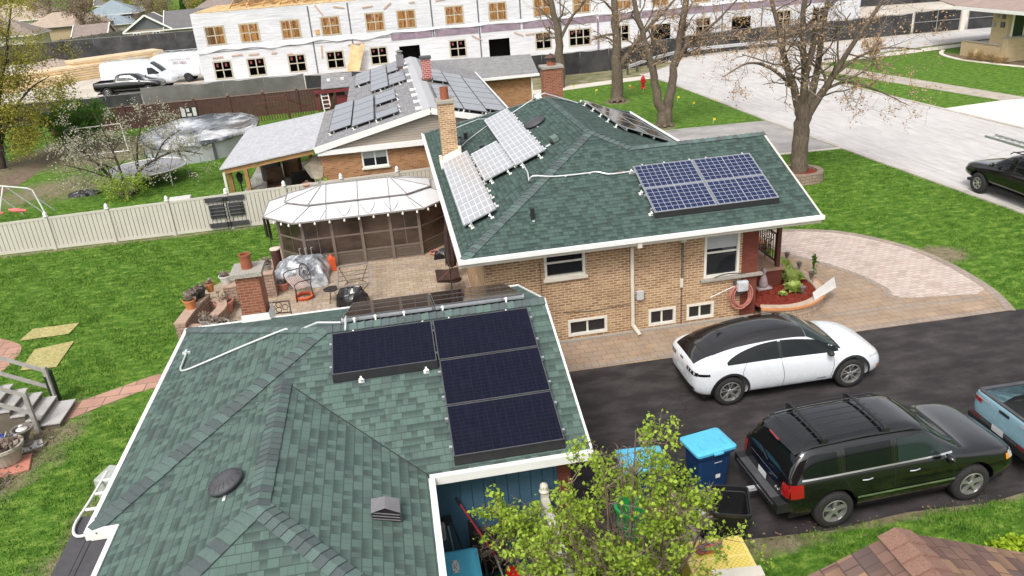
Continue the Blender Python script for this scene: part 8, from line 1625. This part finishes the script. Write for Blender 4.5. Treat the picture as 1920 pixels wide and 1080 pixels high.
# ------------------------------------------------------------------ bins and boxes beside the garage
m_binb = plain('navy_bin_body', (.012, .045, .13), .45, var=.1); m_lidb = plain('sky_blue_bin_lid', (.10, .48, .70), .42, var=.08); m_bink = plain('black_bin_body', (.015, .015, .016), .45, var=.2); m_ing = plain('green_bin_body', (.02, .30, .07), .5)
def wheelie(label, x, y, rz, lid=True, body=None, lidm=None, z=.01, sc_=1.):
    t = thing('wheeled_bin', label, 'bin', (x, y, z), rz); q = MB().m(body or m_binb); n_ = 12
    def rect(hx, hy, zz, c=.06): return [(sx_*(hx-c) if k_ else sx_*hx, sy_*hy if k_ else sy_*(hy-c), zz) for sx_, sy_, ks in ((1, -1, (0, 0)), ) for k_ in ks] 
    def ring(hx, hy, zz, r_=.07): return [(cx2+r_*math.cos(a), cy2+r_*math.sin(a), zz) for cx2, cy2, a0 in ((hx-r_, hy-r_, 0), (-hx+r_, hy-r_, PI/2), (-hx+r_, -hy+r_, PI), (hx-r_, -hy+r_, 1.5*PI)) for a in (a0, a0+PI/6, a0+PI/3, a0+PI/2)]
    rs = [ring(.25, .30, .05), ring(.29, .36, .9), ring(.34, .41, .93), ring(.34, .41, 1.0)]+([ring(.31, .38, 1.0), ring(.27, .33, .4)] if not lid else []); v = [p for r_ in rs for p in r_]; m16 = 16
    q.add(v, [(i*m16+j, i*m16+(j+1) % m16, (i+1)*m16+(j+1) % m16, (i+1)*m16+j) for i in range(len(rs)-1) for j in range(m16)]+[tuple(range(m16))[::-1]]+([tuple((len(rs)-1)*m16+j for j in range(m16))] if not lid else [])); q.build('body', t, smooth=False)
    if lid:
        q = MB().m(lidm or m_lidb); rl = [ring(.36, .44, 1.0), ring(.36, .44, 1.05), ring(.30, .36, 1.09, .09), ring(.1, .1, 1.10, .05)]; v = [p for r_ in rl for p in r_]; q.add(v, [(i*m16+j, i*m16+(j+1) % m16, (i+1)*m16+(j+1) % m16, (i+1)*m16+j) for i in range(3) for j in range(m16)]+[tuple(3*m16+j for j in range(m16))]); 
        for yy in (-.25, .25): q.box(.05, yy-.03, 1.085, .24, yy+.03, 1.115)
        q.box(-.30, -.28, 1.082, .0, .28, 1.094); q.box(.36, -.1, 1.0, .41, .1, 1.04); q.build('lid', t, bevel=.006)
    for yy in (-.24, .24): q = MB().m(m_bink); q.tube([(-.30, yy-.04, .12), (-.30, yy+.04, .12)], .12, 14); q.build('wheel', t)
    q = MB().m(m_bink if lid else (body or m_binb)); q.tube([(-.34, -.3, .95), (-.44, -.3, 1.0), (-.44, .3, 1.0), (-.34, .3, .95)], .02, 6); q.build('handle', t); t.scale = (sc_,)*3; return t
bl = wheelie('navy bin with a sky blue lid standing in the open driveway', 5.25, 11.98, R(-80)); q = MB().m(m_plate); q.box(.335, -.02, .42, .342, .08, .50); q.build('sticker', bl)
q = MB().m(m_plate); [q.box(.343, -.06+i*.028, .78, .346, -.044+i*.028, .80) for i in range(6)]; q.build('lettering', bl)
wheelie('sky blue lidded bin half hidden by the leafy bush', 3.85, 11.8, R(-95))
b3 = wheelie('sky blue lidded bin in the corner below the garage eave', .12, 9.75, R(180))
q = MB().m(m_plate); q.box(-.02, -.14, 1.112, .09, .14, 1.118); st_ = q.build('label_sticker', b3); q = MB().m(m_seam)
for a_ in (-.12, .10):
    for c_ in (-.01, .07): q.box(c_-.008, a_, 1.118, c_+.016, a_+.022, 1.120)
q.tube([(.0, -.07, 1.12), (.03, -.04, 1.12), (.02, -.01, 1.12), (.05, .02, 1.12), (.02, .05, 1.12), (.04, .08, 1.12)], .004, 4); q.tube([(.055, -.06, 1.12), (.065, .0, 1.12), (.055, .06, 1.12)], .003, 4); q.build('printing', st_)
wheelie('open topped black bin behind the tow hitch of the black car', 5.0, 10.35, R(-20), lid=False, body=m_bink, sc_=.98)
GB = lathe_thing('ribbed_bucket', 'bright green ribbed tub under the leafy bush', 'tub', (3.4, 11.0, .01), [(.24, 0), (.27, .3), (.29, .31), (.29, .36), (.28, .37), (.30, .6), (.33, .62), (.33, .68), (.27, .68), (.24, .1)], m_ing, 24, smooth=False)
RB2 = wthing('raised_bed', 'weathered wooden frame bed holding cardboard and scraps behind the bush', 'planter', (4.3, 11.0, 0)); q = MB().m(plain('weathered_plank', (.33, .27, .21), .9, var=.25))
for z in (.12, .34): q.box(3.65, 10.62, z-.1, 4.95, 10.66, z+.09); q.box(3.65, 11.36, z-.1, 4.95, 11.40, z+.09); q.box(3.65, 10.662, z-.1, 3.69, 11.358, z+.09); q.box(4.91, 10.662, z-.1, 4.95, 11.358, z+.09)
q.box(4.28, 10.3, .44, 4.36, 11.5, .48); q.build('planks', RB2); q = MB().m(m_potsoil); q.box(3.69, 10.66, .05, 4.91, 11.36, .25); q.build('filling', RB2)
softbox('cardboard_box', 'flattened brown cardboard box inside the wooden frame bed', 'box', (4.0, 11.05, .26), (.55, .4, .16), plain('tan_cardboard', (.48, .33, .18), .85), R(12), .01); q = MB().m(m_wpot); q.cbox((4.6, 10.9, .33), (.22, .3, .1), .5); tag(q.build('paper_bag'), 'crumpled white paper bag in the wooden frame bed', 'bag')
softbox('metal_box', 'grey metal box between the wooden bed and the yellow lid', 'box', (4.15, 10.25, .01), (.5, .4, .4), m_gpot, R(5), .03); crumple('rubbish_bag', 'black sack slumped beside the open black bin', 'bag', (4.6, 10.3, .01), .5, .45, .45, m_bbag, 22, 16, .2)
softbox('dark_crate', 'dark crate with a pink label behind the blue lidded bins', 'crate', (4.55, 12.2, .01), (.5, .4, .6), m_bink, 0, .02)
YB2 = thing('storage_box', 'yellow plastic storage chest with a lattice patterned lid', 'storage box', (4.38, 9.30, .0), R(-4)); m_yel, nt, b = mat('yellow_lattice_plastic'); setb(b, .5); uvn = coords(nt, 'Object'); uvn.node.inputs['Rotation'].default_value = (0, 0, R(45)); t_ = N(nt, 'ShaderNodeTexBrick'); t_.offset = 0; L(nt, uvn, t_.inputs['Vector'])
for k_, v in (('Scale', 1.), ('Mortar Size', .004), ('Brick Width', .06), ('Row Height', .06)): t_.inputs[k_].default_value = v
t_.inputs['Color1'].default_value = (.78, .62, .14, 1); t_.inputs['Color2'].default_value = (.80, .65, .17, 1); t_.inputs['Mortar'].default_value = (.50, .36, .06, 1); L(nt, t_.outputs[0], b.inputs['Base Color'])
q = MB().m(plain('yellow_plastic_body', (.72, .52, .10), .5)); q.box(-.5, -.55, 0, .5, .5, .62); q.build('chest', YB2, bevel=.03); q = MB().m(plain('yellow_rim', (.82, .66, .22), .45)); q.box(-.54, -.58, .62, .54, .54, .70); lid_ = q.build('lid', YB2, bevel=.035)
q = MB().m(m_yel); q.box(-.47, .10, .70, .47, .46, .706); q.box(-.47, -.46, .70, .47, .04, .706); q.build('lattice', lid_)
cc = thing('jumper_cables', 'tangled orange and brown cords heaped on the yellow chest', 'cord', (4.30, 9.58, .715)); r_ = random.Random(6)
for k_, m_ in enumerate((m_orange, plain('rust_brown_cord', (.22, .09, .05), .7), plain('pink_cord', (.5, .17, .12), .6), plain('grey_cord', (.2, .18, .16), .7))):
    P = [(0.19*math.cos(i*.7+k_)*(1+.35*math.sin(i*1.3))+r_.uniform(-.03, .03), .085*math.sin(i*.7+k_*2)*(1+.3*math.cos(i))+r_.uniform(-.02, .02), .012+.004*(i % 9)+.01*k_) for i in range(44)]; q = MB().m(m_); q.tube(smooth_line(P, 3), .009, 5); q.build('cord', cc, smooth=True)
softbox('white_board_scrap', 'cream board lying across the near end of the yellow chest', 'board', (4.52, 8.95, .71), (.8, .22, .03), m_cream, R(-6), .005)
# short vinyl fence with round post cap
VG = wthing('vinyl_gate', 'short cream vinyl fence running from the garage corner past the bush', 'fence', (1.7, 9.6, 0)); q = MB().m(m_vinyl); q.box(1.66, 7.9, .1, 1.72, 10.3, 1.66); q.box(1.62, 7.9, 1.66, 1.76, 10.3, 1.74); q.build('panel', VG, bevel=.008)
for y in (10.35, 8.2): q = MB().m(m_vinyl); q.box(1.63, y-.065, 0, 1.76, y+.065, 1.84); po = q.build('post', VG); q = MB().m(m_cream); q.lathe([(.09, 0), (.09, .02), (.05, .03), (.075, .08), (.06, .14), (.001, .17)], 14, (1.695, y, 1.84)); q.build('post_cap', po, smooth=True)
# tools and clutter beside the blue wall
def tool(name, label, cat, a, b_, r_, m_, extra=None):
    t = wthing(name, label, cat, a); q = MB().m(m_); q.tube([a, b_], r_, 8); q.build('shaft', t)
    if extra: extra(t)
    return t
def rakeh(t): q = MB().m(m_black); q.tube([(.24, 10.52, 1.86), (.29, 10.5, 1.72)], .024, 8); q.build('grip', t); q = MB().m(m_alu); q.tube([(.75, 10.05, .95), (.86, 9.8, .55)], .016, 6); q.build('tube', t)
tool('pole_pruner', 'long red handled pole with a black grip against the blue wall', 'tool', (.29, 10.5, 1.74), (.75, 10.05, .95), .017, plain('crimson_handle', (.36, .03, .05), .45), rakeh)
def shovh(t): q = MB().m(m_black); q.add([(-.06, 10.54, 1.36), (.13, 10.54, 1.36), (.12, 10.54, 1.52), (-.04, 10.54, 1.50), (.06, 10.52, 1.30)], [(0,1,2,3), (0,4,1)]); q.build('blade', t)
tool('snow_shovel', 'black headed shovel with a grey shaft near the garage corner', 'tool', (.05, 10.48, 1.34), (.12, 10.35, .5), .014, m_alu, shovh)
tool('garden_broom', 'dark thin handled broom beside the shovel on the blue wall', 'tool', (.13, 10.55, 1.3), (.3, 10.4, .6), .011, m_black)
softbox('leaf_blower', 'white and grey garden blower hanging on the blue wall corner', 'tool', (-.08, 10.35, 1.2), (.16, .14, .32), m_gpot, 0, .04); q = MB().m(m_bink); q.box(.42, 10.42, .25, .95, 10.50, 1.18); q.box(.38, 10.44, .5, .46, 10.52, 1.36); tag(q.build('folded_chair'), 'folded black chair leaning on the blue wall', 'chair')
softbox('fuel_can', 'bright red fuel can standing in the tool clutter', 'can', (1.02, 9.95, .35), (.18, .26, .30), plain('fuel_red', (.55, .01, .01), .4), R(20), .03); softbox('fuel_can', 'dark red crate at the foot of the red pole', 'crate', (.72, 9.95, .1), (.25, .25, .3), plain('dull_red', (.30, .02, .03), .5), R(-20), .02)
lathe_thing('bucket', 'green plastic bucket behind the pinkish tray', 'bucket', (1.2, 10.15, .1), [(.11, 0), (.15, .35), (.13, .35), (.1, .05)], m_ing, 16); lathe_thing('plastic_tray', 'pinkish grey oval tray in the tool clutter', 'tray', (1.25, 9.85, .45), [(.05, 0), (.17, .05), (.16, .06), (.001, .03)], plain('pinkish_tray', (.42, .30, .28), .6), 18)
LM = thing('lawn_mower', 'white and dark lawn mower under the bush beside the cream fence', 'mower', (1.48-.1, 9.35, .0), R(15)); q = MB().m(m_bink); q.lathe([(.26, .15), (.27, .25), (.18, .32), (.001, .34)], 18); q.build('deck', LM); q = MB().m(plain('white_engine', (.62, .64, .66), .4)); q.box(-.14, -.12, .34, .12, .14, .52); q.box(-.08, .2, .5, .14, .42, .56); q.build('engine', LM, bevel=.03)
for x, y in ((-.22, -.2), (.22, -.2), (-.22, .22), (.22, .22)): q = MB().m(m_bink); q.tube([(x-.03, y, .1), (x+.03, y, .1)], .1, 12); q.build('wheel', LM)
lathe_thing('plant_tub', 'large empty black tub at the bottom of the tool corner', 'tub', (1.35, 8.75, .0), [(.2, 0), (.28, .42), (.31, .43), (.31, .46), (.26, .46), (.2, .1)], m_bink, 24); coil('power_cord', 'yellow and lime cord looped at the foot of the tools', 'cord', (.82, 9.1, .35), .11, plain('lime_yellow_cord', (.70, .75, .05), .5), 3, .01)
softbox('yellow_crate', 'mustard yellow tool tray next to the blue bin lid', 'tray', (.58, 9.75, .45), (.1, .36, .12), plain('mustard', (.50, .30, .03), .5), R(25), .01); softbox('dark_crate', 'low dark green crate filling the floor of the tool corner', 'crate', (.95, 9.3, .0), (.8, .7, .32), plain('dark_green_crate', (.015, .06, .04), .6), R(8), .03)
crumple('rubbish_bag', 'black sack wedged between the blue bin and the folded chair', 'bag', (.6, 10.0, .0), .5, .5, .4, m_bbag, 31, 16, .2)
q = MB().m(m_bark2); q.tube([(0,0,0), (.1, 0, .4)], .01, 4)
T = Tree(71)
for k_ in range(5): T.limb([(1.15, 9.75, .9), (1.0-.06*k_, 9.8+.05*k_, 1.15), (.75+.02*k_, 9.85+.1*k_, 1.35-.06*k_)], .012, .004, 7, .3, 2, n=4, kids=(2, 3), t0=.2)
T.done('dead_branch', 'bare grey twigs reaching left in front of the blue wall', 'branch', (1.15, 9.75, .9), m_barkp, m_barkp, None, 0, 0, 0)
T = Tree(72)
for k_ in range(6): T.limb([(1.55, 9.0, .9), (1.35-.05*k_, 9.3+.08*k_, 1.5), (1.25-.13*k_, 9.6+.05*k_, 1.95+.05*k_)], .014, .005, 6, .34, 1, n=4, kids=(2, 3), t0=.3)
T.done('leafy_bush', 'smaller leafy shoots in front of the blue garage wall', 'bush', (1.55, 9.0, .9), m_barkp, m_barkp, m_leaf_spring, 6, .04, .065, crown='foliage')

# ------------------------------------------------------------------ left of the garage
SL = wthing('hot_tub_cover', 'dark folded spa cover under the garage eave at the bottom left', 'cover', (-6.6, 12.3, 0)); q = MB().m(plain('charcoal_spa_cover', (.07, .066, .07), .55, var=.15)); q.box(-7.05, 11.0, .0, -6.1, 13.6, .45); q.m(m_seam).box(-6.62, 11.02, .451, -6.60, 13.5, .455); q.m(m_seam).box(-6.72, 11.02, .451, -6.71, 13.3, .455); q.build('panel', SL, bevel=.06)
LF = wthing('pool_ladder', 'white tubular pool ladder lying beside the spa cover', 'ladder', (-6.8, 14, 0)); q = MB().m(m_white); q.tube(smooth_line([(-6.95, 15.0, .5), (-7.0, 14.0, .5), (-7.05, 13.3, .5), (-6.9, 12.95, .5), (-6.6, 13.0, .5), (-6.4, 13.3, .5), (-6.4, 13.6, .5)], 5), .028, 8); q.tube([(-6.55, 15.0, .5), (-6.55, 13.7, .5)], .028, 8); q.build('rail', LF)
for y in (13.75, 14.25, 14.7): q = MB().m(m_white); q.box(-6.99, y-.03, .48, -6.5, y+.03, .51); q.build('rung', LF)
softbox('utility_lid', 'pale green grey lid beside the garage eave', 'lid', (-6.75, 14.9, .0), (.7, .55, .5), plain('sage_lid', (.40, .42, .38), .6), R(-20), .03); softbox('dark_crate', 'black crate seen through the rungs of the pool ladder', 'crate', (-6.65, 14.2, .0), (.4, .7, .35), m_bink, 0, .03)
SP = wthing('stairs', 'grey porch stairs with weathered handrails at the left edge', 'stairs', (-10, 18.6, 0)); m_tread = plain('pale_grey_tread', (.46, .44, .42), .7, var=.08); m_riser = plain('dark_riser', (.16, .13, .10), .8); m_hand = plain('weathered_grey_rail', (.33, .31, .28), .8, var=.2)
for i in range(6):
    x1 = -9.05-i*.30-(.12 if i else 0); x0 = x1-(.46 if i == 0 else .34); z = .15+i*.17; q = MB().m(m_tread); q.box(x0, 18.05, z-.03, x1, 19.2, z); q.build('tread', SP); q = MB().m(m_riser); q.box(x0, 18.09, 0, x1-.04, 19.16, z-.032); q.build('riser', SP)
for y in (18.0, 19.25):
    q = MB().m(m_hand); q.box(-9.62, y-.05, 0, -9.52, y+.05, 1.15); q.build('newel_post', SP, bevel=.01)
    for dz, z0 in ((.0, 1.05), (0, .55)): q = MB().m(m_hand); q.beam((-9.57, y, z0), (-11.6, y, z0+1.15), .05, .09); q.build('handrail', SP)
q = MB().m(plain('dark_green_trellis', (.012, .03, .02), .7)); q.box(-9.75, 19.5, 0, -9.6, 19.62, .9); q.cbox((-9.6, 19.4, .45), (.06, .4, .9)); tag(q.build('garden_screen'), 'dark green screen standing behind the stair newel', 'screen')
UR = lathe_thing('flower_pot', 'grey pedestal urn beside the foot of the stairs', 'urn', (-9.62, 17.45, .0), [(.14, 0), (.14, .06), (.08, .12), (.09, .2), (.17, .36), (.24, .44), (.25, .48), (.2, .48), (.15, .36), (.001, .34)], plain('weathered_urn', (.17, .15, .13), .85, var=.2), 20, smooth=False); q = MB().m(m_wpot); q.lathe([(.10, .42), (.13, .46), (.04, .52), (.05, .56), (.001, .58)], 10); q.build('lantern', UR)
softbox('stone_slab', 'flat pale stone slab under the pedestal urn', 'slab', (-9.5, 17.35, .0), (.5, .4, .03), m_wpot, R(25), .01)
BP = pot('large cream planter of dry soil with a blue watering can', -9.75, 16.75, .06, .40, .45, plain('cream_planter', (.40, .36, .29), .75, var=.1), n=120, cat='planter', ph=.1, ps=.12); softbox('paving_brick', 'pink paving slab beneath the cream planter', 'slab', (-9.6, 16.55, .0), (.75, .7, .05), m_ppot, R(15), .01)
WCN = thing('watering_can', 'small cobalt blue watering can standing in the cream planter', 'watering can', (-9.85, 16.95, .48)); q = MB().m(plain('cobalt_glaze', (.01, .04, .32), .25)); q.lathe([(.09, 0), (.13, .07), (.11, .15), (.04, .18)], 16); q.tube([(.1, 0, .08), (.2, .02, .08), (.27, .02, .14)], .018, 6); q.build('body', WCN, smooth=True)
pot('terracotta and straw basket on the lattice behind the cream planter', -10.35, 17.35, .35, .2, .25, plain('straw_basket', (.50, .30, .12), .8), n=20); q = MB().m(m_wpot)
for i in range(7): q.beam((-10.9+i*.14, 16.9, .0), (-10.5+i*.14, 16.9, .75), .02, up=(0,1,0)); q.beam((-10.5+i*.14, 16.92, .0), (-10.9+i*.14, 16.92, .75), .02, up=(0,1,0))
tag(q.build('lattice_panel'), 'white diagonal lattice scrap at the left edge behind the planter', 'lattice')
ST2 = thing('garden_statue', 'broken white stone ornaments heaped at the left edge', 'ornament', (-9.95, 15.6, 0)); r_ = random.Random(14); q = MB().m(plain('whitewashed_stone', (.55, .56, .57), .8, var=.25))
for k_ in range(12): c = (r_.uniform(-.35, .3), r_.uniform(-.4, .4), r_.uniform(.08, .4)); M_ = Matrix.Rotation(r_.uniform(0, 3), 3, 'X')@Matrix.Rotation(r_.uniform(0, 3), 3, 'Z'); rr = r_.uniform(.08, .16); q.lathe([(.001, -rr*1.6), (rr*.7, -rr), (rr, 0), (rr*.6, rr), (.001, rr*1.7)], 7, c, M_, cap=False)
q.build('stones', ST2)
r = np.random.default_rng(12); n = 500; x = r.uniform(-10.6, -9.0, n); y = r.uniform(15.0, 18.0, n); k_ = inside(x, y, [(-10.6, 15), (-9.6, 15), (-9.0, 17.9), (-10.6, 18)]); o = leaves('dry_leaves', np.stack([x[k_], y[k_], np.full(k_.sum(), .04)], 1), m_dead, 2, .03, .09, None, flat=.5); tag(o, kind='stuff')
# scattered dry twigs and fallen leaves along the garage edge and driveway
x = np.concatenate([r.uniform(-6.9, -5.5, 500), r.uniform(4.8, 10.5, 120)]); y = np.concatenate([r.uniform(9.5, 17, 500), 10.25+r.normal(0, .12, 120)]); o = leaves('leaf_litter', np.stack([x, y, np.full(len(x), .03)], 1), plain('brown_leaf_litter', (.16, .11, .07), .9, var=.5, nscale=20), 1, .01, .05, None, flat=.8); tag(o, kind='stuff')
